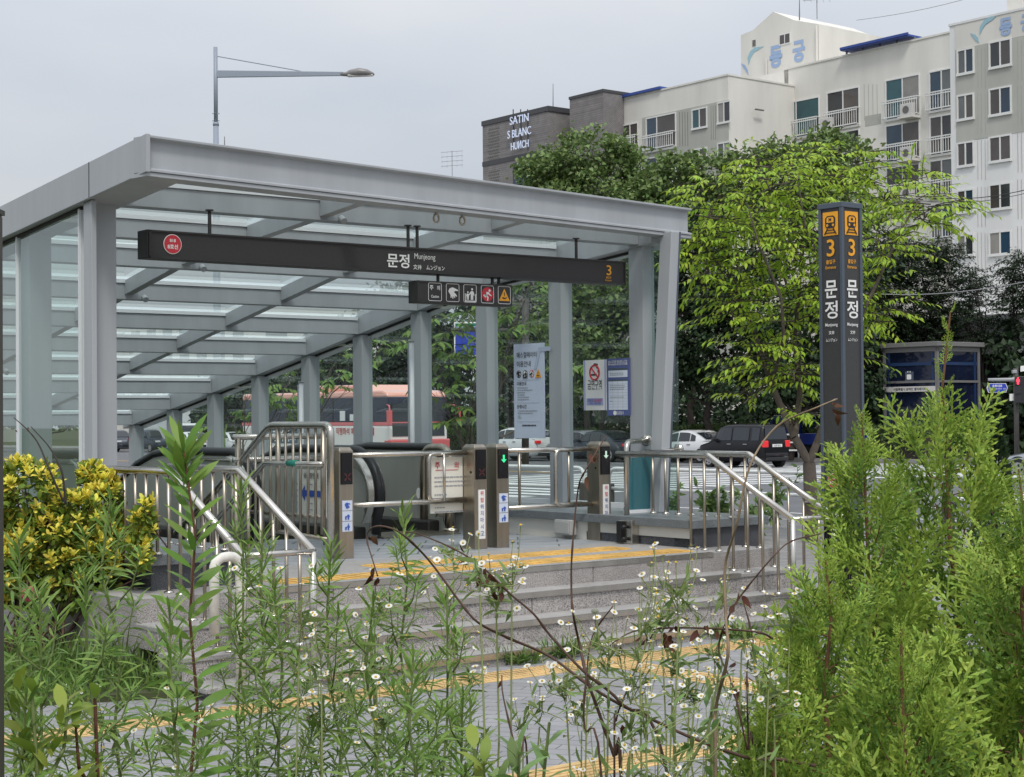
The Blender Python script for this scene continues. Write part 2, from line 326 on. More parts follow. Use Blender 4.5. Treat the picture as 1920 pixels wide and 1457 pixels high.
# road paint
def stripes(name,lst,m=M_road):
    b=MB()
    for u0,u1,v0,v1 in lst:
        P=[W(u0,v0,0),W(u1,v0,0),W(u1,v1,0),W(u0,v1,0)]; b.quad(*[(p.x,p.y,rdz(p.y)+.006) for p in P])
    return struct(b.build(name,m))
stripes('crosswalk_markings',[(u,u+.55,31+(u-22)*.12,44+(u-22)*.05) for u in np.arange(21.6,38.5,1.1)]+[(u,u+.6,33,45.5) for u in np.arange(39.5,55,1.2)]+[(u,u+.5,15,24) for u in np.arange(31,46,1.1)])
stripes('lane_markings',[(23.9,24.05,-40,27),(27.3,27.45,-40,24),(30.6,30.75,-40,28),(22.2,22.35,46,200),(25.6,25.75,50,200),(29,29.15,50,200),(32.3,32.45,50,200)]+[(45.3,45.42,a,a+5) for a in range(50,200,10)]+[(48.8,48.92,a,a+5) for a in range(50,200,10)]+[(52.2,52.32,a,a+5) for a in range(50,200,10)]+[(38.8,52,47.4,47.9)])
stripes('yellow_line',[(38.2,38.38,46,220),(38.62,38.8,46,220),(38.2,38.38,-60,14),(38.62,38.8,-60,14)],M_roady)
# tactile strips in the plaza
def tactile(name,u0,u1,v0,v1,z,m,along='v',pitch=.05,parent=None,bar=.028,h=.005):
    b=MB(FR); b.box((u0,v0,z-.004),(u1,v1,z+.004))
    if along=='v':
        for u in np.arange(u0+.03,u1-.03,pitch): b.box((u,v0+.02,z+.004),(u+bar,v1-.02,z+.004+h))
    elif along=='u':
        for v in np.arange(v0+.03,v1-.03,pitch): b.box((u0+.02,v,z+.004),(u1-.02,v+bar,z+.004+h))
    else:
        for u in np.arange(u0+.03,u1-.03,.06):
            for v in np.arange(v0+.03,v1-.03,.06): b.box((u,v,z+.004),(u+.03,v+.03,z+.009))
    return struct(b.build(name,m))
tactile('tactile_paving',2.5,9.4,8.33,8.63,0,M_yel2,'dots')
tactile('tactile_paving',7.35,7.65,6.2,8.33,0,M_yel2,'v')
tactile('tactile_paving',3.2,10.2,5.85,6.15,0,M_yel2,'u')
# planting beds
bd=MB(); bd.box((-9,-3,-.2),(9,6.9,.02)); struct(bd.build('planting_bed',M_soil))
bd=MB(); bd.prism([(-14,9.66),(-3.0,9.7),(-2.0,10.02),(-2.1,11.2),(-5.6,22),(-14,22)],(0,0,-.2),(1,0,0),(0,1,0),(0,0,.24)); struct(bd.build('lawn_bed',M_turf))
# ---------------------------------------------------------------- platform and steps
ZP=.53; ZC=.772; UL,UR=4.65,10.52
plat=thing('entrance_platform',W(7.6,9.0,0),YAW,'grey granite entrance platform with four metal edged steps up to the canopy','platform')
b=MB(FR); b.box((UL,9.77,-.2),(UR,13.5,ZP-.03)); b.box((UL,13.5,-4),(UR+.4,13.6,ZP-.03)); b.build('base',M_gran,plat)
b=MB(FR); b.box((UL,9.77,ZP-.03),(UR,11.2,ZP)); b.build('landing',M_grtop,plat)
b=MB(FR); b.box((UL,11.2,ZP-.03),(UR,13.6,ZP)); b.build('floor',M_plat,plat)
for i,(v,z) in enumerate([(9.77,ZP),(9.46,.38),(9.14,.23),(8.85,.08)]):
    b=MB(FR); u=UL-.9+.33*i; 
    while u<UR-.01:
        u2=min(u+1.18,UR); b.box((max(u,UL)+.004,v-.012 if i==0 else v,max(z-.15,-.05)),(u2-.004,v+.012 if i==0 else v+.33,z-.03)); 
        u=u2
    st=b.build('step',M_gran,plat)
    if i:
        b=MB(FR); b.box((UL,v-.012,z-.03),(UR,v+.32,z)); b.build('tread',M_grtop,st,bevel=.004)
    b=MB(FR); b.box((5.45,v-.018,z-.012),(9.78 if i!=2 else 10.05,v+.03,z+.005)); b.box((5.45,v-.018,z-.032),(9.78,v-.012,z-.012)); b.build('nosing',M_steel,st)
o=tactile('tactile_paving',5.85,9.75,9.95,10.25,ZP,M_yel,'v',.075,bar=.045,h=.007)
o=tactile('tactile_paving',7.0,9.55,10.5,10.8,ZP,M_yel,'v',.075,bar=.045,h=.007)
# curb walls under the glass
def curb(u0,u1,inner,label):
    t=thing('curb_wall',W((u0+u1)/2,10.2,0),YAW,label,'curb wall')
    b=MB(FR); n=10.16
    while n<23: b.box((u0-.06,n+.0015,ZC-.075),(u1+.06,min(n+1.35,23)-.0015,ZC)); n+=1.35
    b.build('coping',M_cop,t,bevel=.006)
    b=MB(FR); b.box((u0,10.21,-.4),(u1,11.6,ZP+.075)); b.box((u0+.02,11.6,-.4),(u1-.02,23,ZP+.07)); b.box((u0+.0,10.2,ZP-.1),(u1,10.45,ZC-.075)); b.build('plinth',M_grdk,t)
    b=MB(FR); b.box((u0+.02,10.45,ZP+.075),(u1-.02,23,ZC-.075)); b.build('panel',mat('cream_panel',(.62,.61,.56),.6,0,.06,3),t)
    b=MB(FR); x=u0-.012 if inner<0 else u1+.012
    b.box((x,10.23,ZP+.078),(u0+.02 if inner<0 else u1-.02,11.6,ZC-.077)); b.box((x,11.6,ZP-.02),(u0+.02 if inner<0 else u1-.02,23,ZC-.077))
    b.build('facing',MATS['cream_panel'],t); return t
curb(10.0,10.82,-1,'low granite curb wall with cream facing on the road side of the entrance')
curb(4.97,5.7,1,'low granite curb wall beside the yellow shrubs')
# ---------------------------------------------------------------- canopy
VF=[11.751,12.955,14.178,15.392,16.593,17.768,19.016,20.223,21.424,22.64]
def zb(v): return 3.288-.085*(v-11.6) if v<14.1 else 3.0755-.1748*(v-14.1)
can=thing('entrance_canopy',W(8,11.6,0),YAW,'long grey steel and glass canopy sloping down over the subway entrance','canopy')
def sbox(b,u0,u1,va,vb,lo,hi):   # sloped box following the roof pitch
    b.hexa([W(u0,va,zb(va)+lo),W(u1,va,zb(va)+lo),W(u1,vb,zb(vb)+lo),W(u0,vb,zb(vb)+lo),W(u0,va,zb(va)+hi),W(u1,va,zb(va)+hi),W(u1,vb,zb(vb)+hi),W(u0,vb,zb(vb)+hi)])
for v in VF:
    for u0,u1 in ((10.68,10.83),(5.17,5.36)):
        b=MB(FR); b.box((u0,v-.2,ZC),(u1,v,zb(v)-.002)); c=b.build('column',M_frame,can,bevel=.008)
        b=MB(FR); b.box((u0-.05,v-.25,ZC),(u1+.05,v+.05,ZC+.012)); b.build('base_plate',M_frame,c)
    if v<VF[-1]+1:
        b=MB(FR); b.box((5.4,v-.17,zb(v)),(10.66,v-.03,zb(v)+.16)); b.build('beam',M_frame,can,bevel=.006)
        b=MB(FR); b.box((5.42,v-.185,zb(v)+.162),(10.64,v-.015,zb(v)+.198)); b.build('glazing_bar',M_bar,can)
VX=[10.5]+[v for v in VF]
for a,c in zip(VX,VX[1:]):
    for u in (7.19,8.95):
        b=MB(); va=a-.03 if a>10.6 else 10.62+(u-5.08)*.1415; sbox(b,u-.045,u+.045,va+.002,c-.172,.015,.16); b.build('purlin',M_frame,can,bevel=.005)
    b=MB(); va=(a-.1)
    if a<10.6: b.quad(W(5.3,10.6,zb(10.6)+.18),W(10.8,11.35,zb(11.35)+.18),W(10.8,c-.1,zb(c-.1)+.18),W(5.3,c-.1,zb(c-.1)+.18))
    else: b.quad(W(5.3,va,zb(va)+.18),W(10.8,va,zb(va)+.18),W(10.8,c-.1,zb(c-.1)+.18),W(5.3,c-.1,zb(c-.1)+.18))
    b.build('roof_pane',G_roof,can)
for u0,u1,vs0,ww in ((5.08,5.42,10.585,5.13),(10.66,11.02,11.41,10.78)):
    b=MB(); sbox(b,u0,u1,vs0,14.1,-.03,.225); sbox(b,u0,u1,14.1,22.8,-.03,.225); b.build('side_beam',M_frame,can,bevel=.006)
    
    if u0<8: b=MB(); sbox(b,5.042,5.0455,11.325,11.332,-.033,.223); b.build('panel_joint',M_dark,can)
    for a,c in zip([v for v in VF],VF[1:]):
        b=MB(); b.quad(W(ww,a-.1,ZC+.05),W(ww,c-.1,ZC+.05),W(ww,c-.1,zb(c-.1)-.03),W(ww,a-.1,zb(a-.1)-.03)); b.build('wall_pane',G_left if u0<8 else G_wall,can)
        b=MB(FR); b.box((ww-.02,a+.002,ZC),(ww+.02,c-.205,ZC+.05)); b.box((ww-.02,a-.09,ZC+.052),(ww+.02,a-.075,zb(a)-.04)); b.build('glazing_frame',M_bar,can)
        b=MB(); sbox(b,ww-.012,ww+.012,a-.1,c-.1,-.055,-.032); b.build('glazing_gasket',M_dark,can)
# front wing of the left and right glass
b=MB(FR); b.box((5.085,11.38,ZC),(5.125,11.52,zb(11.4)-.035)); b.build('corner_post',M_frame,can,bevel=.004)
b=MB(FR); b.box((10.79,11.2,ZC),(10.794,11.55,zb(11.4)-.04)); b.build('wall_pane',G_wall,can)
# leaning post at the right front corner
def lean(u0,u1,v0,v1,tu,tv):
    z0,z1=ZC,3.358; return [W(u0,v0,z0),W(u1,v0,z0),W(u1,v1,z0),W(u0,v1,z0),W(u0+tu,v0+tv,z1),W(u1+tu,v0+tv,z1),W(u1+tu,v1+tv,z1),W(u0+tu,v1+tv,z1)]
q=[onv(x,y,vv) for x,y,vv in ((1222,960,11.18),(1254,962,11.18),(1246,448,11.10),(1277,446,11.10))]
def leanbox(f0,f1,dv0,dv1):
    a=q[0].lerp(q[1],f0); c=q[0].lerp(q[1],f1); d_=q[2].lerp(q[3],f0); e=q[2].lerp(q[3],f1)
    return [W(a.x,11.18+dv0,ZC),W(c.x,11.18+dv0,ZC),W(c.x,11.18+dv1,ZC),W(a.x,11.18+dv1,ZC),W(d_.x,11.1+dv0,3.357),W(e.x,11.1+dv0,3.357),W(e.x,11.1+dv1,3.357),W(d_.x,11.1+dv1,3.357)]
b=MB(); b.hexa(leanbox(.42,1,0,.15)); b.build('leaning_post',M_frame,can,bevel=.006)
b=MB(); b.hexa(leanbox(.9,.97,-.006,.1)); b.build('leaning_post_seam',M_slate,can)
b=MB(); b.hexa([W(5.045,10.40,zb(10.4)-.035),W(5.076,10.40,zb(10.4)-.035),W(5.076,14.1,zb(14.1)-.035),W(5.045,14.1,zb(14.1)-.035),W(5.045,10.40,zb(10.4)+.225),W(5.076,10.40,zb(10.4)+.225),W(5.076,14.1,zb(14.1)+.225),W(5.045,14.1,zb(14.1)+.225)]); b.build('side_fascia',M_frame,can,bevel=.003)
# front fascia: a channel from corner to corner
A=W(5.06,10.41,0); B=W(11.04,11.25,0); d=(B-A).normalized(); n=Vector((-d.y,d.x,0)); Lf=(B-A).length
b=MB(); up=Vector((0,0,1))
prof=[(0,3.36),(.17,3.36),(.17,3.61),(0,3.61),(0,3.592),(.05,3.58),(.05,3.39),(0,3.378)]
b.prism([(x,z) for x,z in prof],A,n,up,d*Lf); b.build('fascia',M_frame,can,bevel=.003)
b=MB(); b.hexa([A+n*.01+up*3.33,A+d*Lf+n*.01+up*3.33,A+d*Lf+n*.2+up*3.33,A+n*.2+up*3.33,A+n*.01+up*3.356,A+d*Lf+n*.01+up*3.356,A+d*Lf+n*.2+up*3.356,A+n*.2+up*3.356]); b.build('soffit',M_frame,can)
# soffit lights
for u,vv in ((5.27,12.1),(5.27,14.9),(5.27,17.4),(10.85,12.7),(10.85,17.0),(10.85,19.6),(10.85,15.0)):
    b=MB(FR); b.box((u-.09,vv-.12,zb(vv)-.045),(u+.09,vv+.12,zb(vv)-.02)); b.build('soffit_lamp',mat('lamp_diffuser',(.85,.85,.78),.5),can)
b=MB(FR); 
for v in VF[:8]: 
    b=MB(FR); b.tube([(7.35,v-.22,zb(v)-.0),(7.35,v-.17,zb(v)+.03)],.03,10); b.build('bolt_cap',M_frame,can)
# rings under the fascia
for i,(x,y,l) in enumerate(((818,409,'left small grey steel ring hanging under the front fascia'),(867,414,'right small grey steel ring hanging under the front fascia'))):
    p=onv(x,y,10.98); 
    t=thing('hanging_ring',W(*p),YAW,l,'ring','rings under the fascia')
    b=MB(); c=W(*p); b.tube([c+TU*.026*math.cos(a)+up*.032*math.sin(a) for a in np.arange(16)*2*math.pi/16],.009,8,closed=True); b.build('ring',M_steel2,t,True)
    b=MB(); b.tube([c+up*.034,c+up*.2],.011,8); b.build('stem',M_frame,t)
# ---------------------------------------------------------------- hanging station sign
def roundel(c,ax,ay,r,parent,k=1.0):
    c=Vector(c); nz=Vector(ax).cross(Vector(ay))
    b=MB(); b.disc(c,ax,ay,r,nz*.003,40); o=b.build('roundel',M_white,parent)
    b=MB(); b.disc(c+nz*.0032,ax,ay,r*.93,nz*.002,40); b.build('red_disc',M_red,o)
    text('818',c+Vector(ay)*r*.36+nz*.003,ax,ay,r*.33,M_white,o,.02)
    text('8호선',c-Vector(ay)*r*.25+nz*.003,ax,ay,r*.48,M_white,o,.025,maxw=r*1.45)
VSN=11.45
sg=thing('station_sign',W(7.96,11.5,3.0),YAW,'long dark station name sign hanging under the canopy front','hanging sign')
b=MB(FR); b.box((5.555,VSN,2.877),(10.38,VSN+.16,3.092)); b.build('case',M_dark,sg,bevel=.006)
b=MB(FR)
for z0,z1 in ((2.879,2.892),(3.077,3.09)): b.box((5.57,VSN-.012,z0),(10.365,VSN+.001,z1))
for u0,u1 in ((5.57,5.583),(10.352,10.365)): b.box((u0,VSN-.012,2.879),(u1,VSN+.001,3.09))
b.build('rim',M_dark,sg)
for x in (393,765,782,1080):
    p=onv(x,430,VSN+.08); b=MB(FR); b.tube([(p.x,VSN+.08,3.09),(p.x,VSN+.08,zb(11.6))],.014,10); b.tube([(p.x,VSN+.08,zb(11.6)-.012),(p.x,VSN+.08,zb(11.6)-.002)],.032,12); b.build('hanger_rod',M_dark,sg)
def onsign(x,y): p=onv(x,y,VSN); return W(p.x,VSN-.003,p.z)
roundel(onsign(323,458),TU,up,.075,sg)
text('문정',onsign(746,489),TU,up,.118,M_white,sg,.018,width=.225)
text('Munjeong',onsign(796,483),TU,up,.062,M_white,sg,-.004,width=.215)
text('文井',onsign(782,501),TU,up,.042,M_white,sg,.012,width=.085)
text('ムンジョン',onsign(816,502.5),TU,up,.04,M_white,sg,.012,width=.19)
text('3',onsign(1141,507),TU,up,.092,M_orange,sg,.012,width=.06)
text('출입구',onsign(1140.5,520.5),TU,up,.022,M_orange,sg,.012)
text('Entrance',onsign(1140,525.5),TU,up,.016,M_orange,sg,.008,width=.075)
# caution pictogram sign
cs=thing('caution_sign',W(8.7,11.5,2.6),YAW,'small dark caution sign with five pictograms hanging below the station sign','hanging sign')
pa=onv(783,523,VSN); pb=onv(961,573.5,VSN); zt=onv(872,530,VSN).z; zl=onv(872,571,VSN).z
b=MB(FR); b.box((pa.x,VSN,zl),(pb.x,VSN+.14,zt)); b.build('case',M_dark,cs,bevel=.005)
b=MB(FR); b.box((pa.x+.01,VSN-.01,zl+.004),(pb.x-.01,VSN,zl+.014)); b.box((pa.x+.01,VSN-.01,zt-.014),(pb.x-.01,VSN,zt-.004)); b.build('rim',M_dark,cs)
for x in (821,923,935): p=onv(x,516,VSN+.07); b=MB(FR); b.box((p.x-.01,VSN+.06,zt),(p.x+.01,VSN+.08,2.88)); b.build('bracket',M_dark,cs)
def shape(poly,c,s,m,parent,name,nz=None,ax=TU,ay=up,k=1):
    nz=ax.cross(ay); b=MB(); b.prism([(x*s,y*s) for x,y in poly],Vector(c)+nz*.002*k,ax,ay,nz*.0018); return b.build(name,m,parent)
def ring_outline(c,w_,h_,r,t_,m,parent,name,ax=TU,ay=up):
    nz=ax.cross(ay); o_=rrect(w_,h_,r); i_=rrect(w_-2*t_,h_-2*t_,max(r-t_,.001)); b=MB(); n=len(o_); c=Vector(c)+nz*.003
    vs=[c+ax*x+ay*y for x,y in o_]+[c+ax*x+ay*y for x,y in i_]; b.add(vs,[(i,(i+1)%n,n+(i+1)%n,n+i) for i in range(n)]); return b.build(name,m,parent)
def blob(x,y,r,n=14): return [(x+r*math.cos(2*math.pi*k/n),y+r*math.sin(2*math.pi*k/n)) for k in range(n)]
HAND=[(-.42,.1),(-.3,.32),(0,.42),(.22,.34),(.5,.24),(.5,.14),(.25,.16),(.12,.05),(.3,-.1),(.42,-.26),(.36,-.3),(.2,-.2),(.24,-.38),(.17,-.4),(.06,-.24),(.06,-.46),(-.02,-.46),(-.08,-.26),(-.14,-.42),(-.2,-.4),(-.22,-.18)]
ADULT=[(.02,.12),(.1,.2),(.26,.2),(.36,.1),(.42,-.14),(.36,-.18),(.3,-.02),(.3,-.5),(.2,-.5),(.18,-.2),(.16,-.5),(.06,-.5),(.06,-.02),(-.12,-.16),(-.12,-.06)]
CHILD=[(-.34,-.04),(-.26,.0),(-.14,-.02),(-.08,-.12),(-.12,-.24),(-.14,-.5),(-.22,-.5),(-.22,-.3),(-.25,-.3),(-.26,-.5),(-.33,-.5),(-.34,-.26),(-.38,-.14)]
RUN=[(-.1,.2),(.12,.18),(.24,.02),(.4,-.06),(.38,-.14),(.16,-.06),(.06,.02),(-.02,-.1),(.1,-.22),(.04,-.5),(-.06,-.48),(-.02,-.26),(-.2,-.16),(-.38,-.02),(-.42,-.1),(-.2,-.28)]
def picts(c,s,k,parent,fg=M_white,ax=TU,ay=up):
    if k==0: shape(HAND,c,s,fg,parent,'hand_pictogram',ax=ax,ay=ay)
    if k==1:
        for P_ in (ADULT,CHILD,blob(.2,.34,.09),blob(-.22,.1,.07),[(-.5,0),(-.43,0),(-.43,-.55),(.5,-.55),(.5,-.02),(.57,-.02),(.57,-.64),(-.5,-.64)]): shape(P_,c,s,fg,parent,'passenger_pictogram',ax=ax,ay=ay)
    if k==2:
        shape(blob(0,0,.56,28),c,s,M_red,parent,'red_disc',ax=ax,ay=ay); 
        for P_ in (RUN,blob(.2,.3,.1)): shape(P_,c,s,fg if fg is M_white else M_ink,parent,'running_pictogram',k=1.7,ax=ax,ay=ay)
    if k==3:
        shape([(-.55,-.46),(.55,-.46),(0,.52)],c,s,M_orange,parent,'warning_triangle',ax=ax,ay=ay)
        for P_ in ([(-.04,.22),(.04,.22),(.025,-.08),(-.025,-.08)],[(-.25,-.2),(-.1,-.16),(.05,-.22),(.25,-.14),(.2,-.24),(.05,-.32),(-.15,-.3)]): shape(P_,c,s,M_ink,parent,'warning_mark',k=1.7,ax=ax,ay=ay)
for i,x in enumerate((811,844,876.5,909,940.5)):
    p=onv(x,0,VSN); c=W(p.x,VSN,(zl+zt)/2+.002); ring_outline(c,.14,.155,.016,.005,M_white,cs,'pictogram_frame')
    if i==0:
        text('주',c+up*.035-TU*.036,TU,up,.04,M_white,cs,.02); text('의',c+up*.035+TU*.036,TU,up,.04,M_white,cs,.02); text('Caution',c-up*.038,TU,up,.024,M_white,cs,.02,maxw=.08)
    else: picts(c,.11,i-1,cs)
# ---------------------------------------------------------------- posters on the road side glass
def onpl(x,y,u): p=onu(x,y,u); return p
UPO=10.66
def poster(name,x0,y0,x1,y1,label,m,cat_='poster'):
    a=onu(x0,y0,UPO); c=onu(x1,y1,UPO); t=thing(name,W(UPO,(a.y+c.y)/2,c.z),YAW,label,cat_)
    b=MB(FR); b.box((UPO,a.y,a.z),(UPO+.012,c.y,c.z)); b.build('board',m,t)
    cx=W(UPO-.001,(a.y+c.y)/2,(a.z+c.z)/2); w_=abs(a.y-c.y); h_=abs(a.z-c.z)
    return t,(lambda s,r: cx-DV*s*w_/2+up*r*h_/2),w_,h_
AX,AY=-DV,up
def bars(t,f,w_,rows,m=M_grey,x0=-.75,name='small_print',th=.0045):
    b=MB(); nz=AX.cross(AY)
    for r,ln in rows:
        s=x0
        while s<x0+ln:
            q=min(s+rng.uniform(.05,.16),x0+ln); p=f(s,r); b.prism([(0,-th),((q-s)*w_/2,-th),((q-s)*w_/2,th),(0,th)],p+nz*.001,AX,AY,nz*.0012); s=q+.03
    return b.build(name,m,t)
t,f,w_,h_=poster('escalator_guide',963,646,1021,822,'tall pale blue escalator guide board with four small icons on the glass wall',M_paper)
text('에스컬레이터',f(-.78,.765),AX,AY,.06,M_ink,t,.004,width=.66*w_,left=True); text('이용안내',f(-.78,.575),AX,AY,.06,M_ink,t,.004,width=.46*w_,left=True)
for i,x in enumerate((-.66,-.23,.2,.64)):
    if i<3:
        b=MB(); nz=AX.cross(AY); b.disc(f(x,.36),AX,AY,.15*w_/2*1.06,nz*.0012,20); k=b.build('icon_ring',M_red if i==2 else M_ink,t); b=MB(); b.disc(f(x,.36)+nz*.0013,AX,AY,.15*w_/2*.86,nz*.0012,20); b.build('icon_field',M_white,t)
        picts(f(x,.36)+nz*.0012,.07,(0,1,2)[i],t,M_ink,AX,AY) if i<2 else [shape(P_,f(x,.36)+nz*.0012,.07,M_ink,t,'running_pictogram',ax=AX,ay=AY) for P_ in (RUN,blob(.2,.3,.1))]
    else: picts(f(x,.36),.09,3,t,M_ink,AX,AY)
text('이용안내',f(-.78,.16),AX,AY,.04,M_ink,t,.012,left=True); text('운행시간',f(-.78,-.33),AX,AY,.04,M_ink,t,.012,left=True)
bars(t,f,w_,[(.07,.7),(.02,1.0),(-.03,.5),(-.08,.5),(-.13,.75),(-.18,.75),(-.42,1.3),(-.47,1.0),(-.53,.18),(-.57,.25)])
bars(t,f,w_,[(.23,1.5),(-.25,1.5),(-.65,1.5)],M_grey,-.78,'rule_line',.0012); bars(t,f,w_,[(-.73,.9)],M_ink,-.45,'footer_print',.007)
shape([(0,0),(.05,0),(.12,.2),(.3,.2),(.3,.25),(.09,.25)],f(.35,.45),.9,mat('faint_blue_print',(.46,.52,.66),.5),t,'escalator_drawing',ax=AX,ay=AY)
t,f,w_,h_=poster('no_smoking_sign',1094,676,1137,769,'white no smoking board with a red ring on the glass wall',M_white)
b=MB(); nz=AX.cross(AY)
for s in (-.94,.88): b.prism([(0,-h_/2),(.05*w_,-h_/2),(.05*w_,h_/2),(0,h_/2)],f(s,0)+nz*.001,AX,AY,nz*.001)
b.build('edge_stripe',mat('lilac_print',(.38,.42,.68),.5),t)
c=f(0,.5); b=MB(); b.tube([c+AX*.21*w_*math.cos(a)+AY*.21*w_*math.sin(a)+nz*.002 for a in np.arange(28)*2*math.pi/28],.0085,6,closed=True); b.tube([c+AX*-.15*w_+AY*.15*w_+nz*.002,c+AX*.15*w_-AY*.15*w_+nz*.002],.0075,6); b.build('prohibition_ring',M_red,t)
shape([(-.5,-.1),(.35,-.1),(.35,.06),(-.5,.06)],c-AY*.02,.3*w_,M_ink,t,'cigarette',ax=AX,ay=AY); b=MB(); b.tube([c+AX*x+AY*y+nz*.002 for x,y in ((.05,.0),(.06,.03),(.03,.05),(.045,.08),(.0,.085),(-.02,.06))],.006,5); b.build('smoke_mark',M_ink,t)
text('금연구역',f(0,.02),AX,AY,.095,M_ink,t,.004,width=.62*w_); text('No smoking area',f(0,-.16),AX,AY,.022,M_grey,t,maxw=.5*w_)
shape([(-.5,-.5),(.5,-.5),(.5,.5),(-.5,.5)],f(0,-.66),1,mat('lilac_print',(.38,.42,.68)),t,'fine_notice',ax=AX*(.72*w_),ay=AY*(.26*h_/2)) if False else None
b=MB(); c=f(0,-.66); b.prism(rrect(.74*w_,.14*h_,.008),c+nz*.001,AX,AY,nz*.001); b.build('fine_notice',MATS['lilac_print'],t)
text('과태료',f(-.38,-.61)+nz*.002,AX,AY,.035,M_navy,t,.012,maxw=.25*w_); text('100,000원',f(.28,-.61)+nz*.002,AX,AY,.035,M_red,t,.008,maxw=.35*w_); text('Fine 100,000',f(.05,-.73)+nz*.002,AX,AY,.026,M_navy,t,.004,maxw=.5*w_)
t,f,w_,h_=poster('timetable_board',1137.5,673,1181,779,'navy blue train timetable board with white tables on the glass wall',M_navy)
text('8호선 문정역 첫차/막차 시각표',f(0,.86),AX,AY,.045,M_white,t,.006,maxw=.84*w_); text('Line 8 Munjeong Station First and Last Train Timetable',f(0,.78),AX,AY,.02,M_white,t,0,maxw=.84*w_)
nz=AX.cross(AY)
for r0,r1,m in ((.66,.58,M_dark),(.58,.34,M_white),(.26,.2,M_dark),(.2,-.8,M_white)):
    b=MB(); b.prism([(-.42*w_,r1*h_/2),(.42*w_,r1*h_/2),(.42*w_,r0*h_/2),(-.42*w_,r0*h_/2)],f(0,0)+nz*.001,AX,AY,nz*.001); b.build('table_field',mat('pale_table',(.62,.68,.78),.5) if m is M_white else M_slate,t)
b=MB()
for k in range(9): b.prism([(-.42*w_,-.001),(.42*w_,-.001),(.42*w_,.001),(-.42*w_,.001)],f(0,.1-.1*k)+nz*.002,AX,AY,nz*.001)
for s in (-.45,0,.42): b.prism([(-.001,-.4*h_),(.001,-.4*h_),(.001,.1*h_),(-.001,.1*h_)],f(s,0)+nz*.002,AX,AY,nz*.001)
b.build('table_rule',M_grey,t)
bars(t,f,w_,[(.48,1.2),(.42,1.2),(.05,1.3),(-.02,1.3),(-.08,1.2),(-.36,1.2),(-.5,.2)],M_grey,-.7,'small_print',.005); text('서울교통공사',f(.1,-.91),AX,AY,.035,M_white,t,.006,maxw=.4*w_)
b=MB(); b.disc(f(-.3,-.91)+nz*.001,AX,AY,.022,nz*.001,20); b.build('operator_emblem',M_white,t)
# ---------------------------------------------------------------- gate bollards
def bollard(u,label,kind):
    z0,z1=ZP,1.43; t=thing('gate_bollard',W(u,11.45,z0),YAW,label,'bollard','steel gate bollards across the landing')
    b=MB(FR); hw=.068; b.prism([(-hw,0),(hw,0),(hw,.17),(hw-.03,.2),(-hw+.03,.2),(-hw,.17)],(u,11.4,z0),(1,0,0),(0,1,0),(0,0,z1-z0-.03)); 
    a=[(-hw,0),(hw,0),(hw,.17),(-hw,.17)]; s=.75
    b.hexa([(u+x,11.4+y,z1-.03) for x,y in a]+[(u+x*s,11.4+.085+(y-.085)*s,z1) for x,y in a]); b.build('post',M_steel2,t,bevel=.004)
    b=MB(FR); b.box((u-.05,11.385,1.13),(u+.05,11.399,1.385)); k=b.build('display',mat('display_glass',(.01,.01,.012),.12),t)
    c=W(u,11.385,1.3 if kind!='right' else 1.31); c2=W(u,11.385,1.19)
    ar=[(0,-.5),(.42,-.08),(.14,-.08),(.14,.5),(-.14,.5),(-.14,-.08),(-.42,-.08)]
    if kind in('right','midright'): shape(ar,c,.068,mat('green_arrow_lamp',(.05,.9,.35),emit=.3) if kind=='midright' else mat('white_arrow_lamp',(.6,.8,.65),emit=.2),k,'arrow')
    else: 
        for p_ in ([(-.5,-.35),(-.35,-.5),(.5,.35),(.35,.5)],[(.5,-.35),(.35,-.5),(-.5,.35),(-.35,.5)]): shape(p_,c2,.07,mat('unlit_cross',(.06,.015,.018),.4),k,'cross')
    if kind in('right','midleft'):
        b=MB(FR); b.box((u-.03,11.392,.62),(u+.04,11.399,1.04)); k=b.build('warning_strip',M_white,t)
        for i,ch in enumerate('위험뛰지마시오'): text(ch,W(u+.005,11.392,1.01-.057*i),TU,up,.04,M_red if i<2 else M_navy,k,.008)
        b=MB(FR); b.tube([(u-hw-.004,11.45,1.19),(u-hw+.01,11.45,1.19)],.012,12); b.build('sensor',M_black,t)
    else:
        for i in range(3):
            zc=.96-.085*i; b=MB(FR); b.box((u-.045,11.392,zc-.04),(u+.05,11.399,zc+.04)); k=b.build('sticker',M_paper,t); c=W(u,11.392,zc)
            for P_ in ((HAND,),(ADULT,CHILD),(ADULT,CHILD,blob(.2,.34,.09)))[i]: shape(P_,c,.058,M_blue,k,'pictogram')
    return t
bollard(7.27,'leftmost steel gate bollard with a dark display and three blue stickers','left')
bollard(8.63,'steel gate bollard of the middle pair with the vertical red and navy warning strip','midleft')
bollard(8.87,'steel gate bollard of the middle pair with a green arrow on its display','midright')
bollard(10.05,'rightmost steel gate bollard with a white arrow and a vertical warning strip','right')
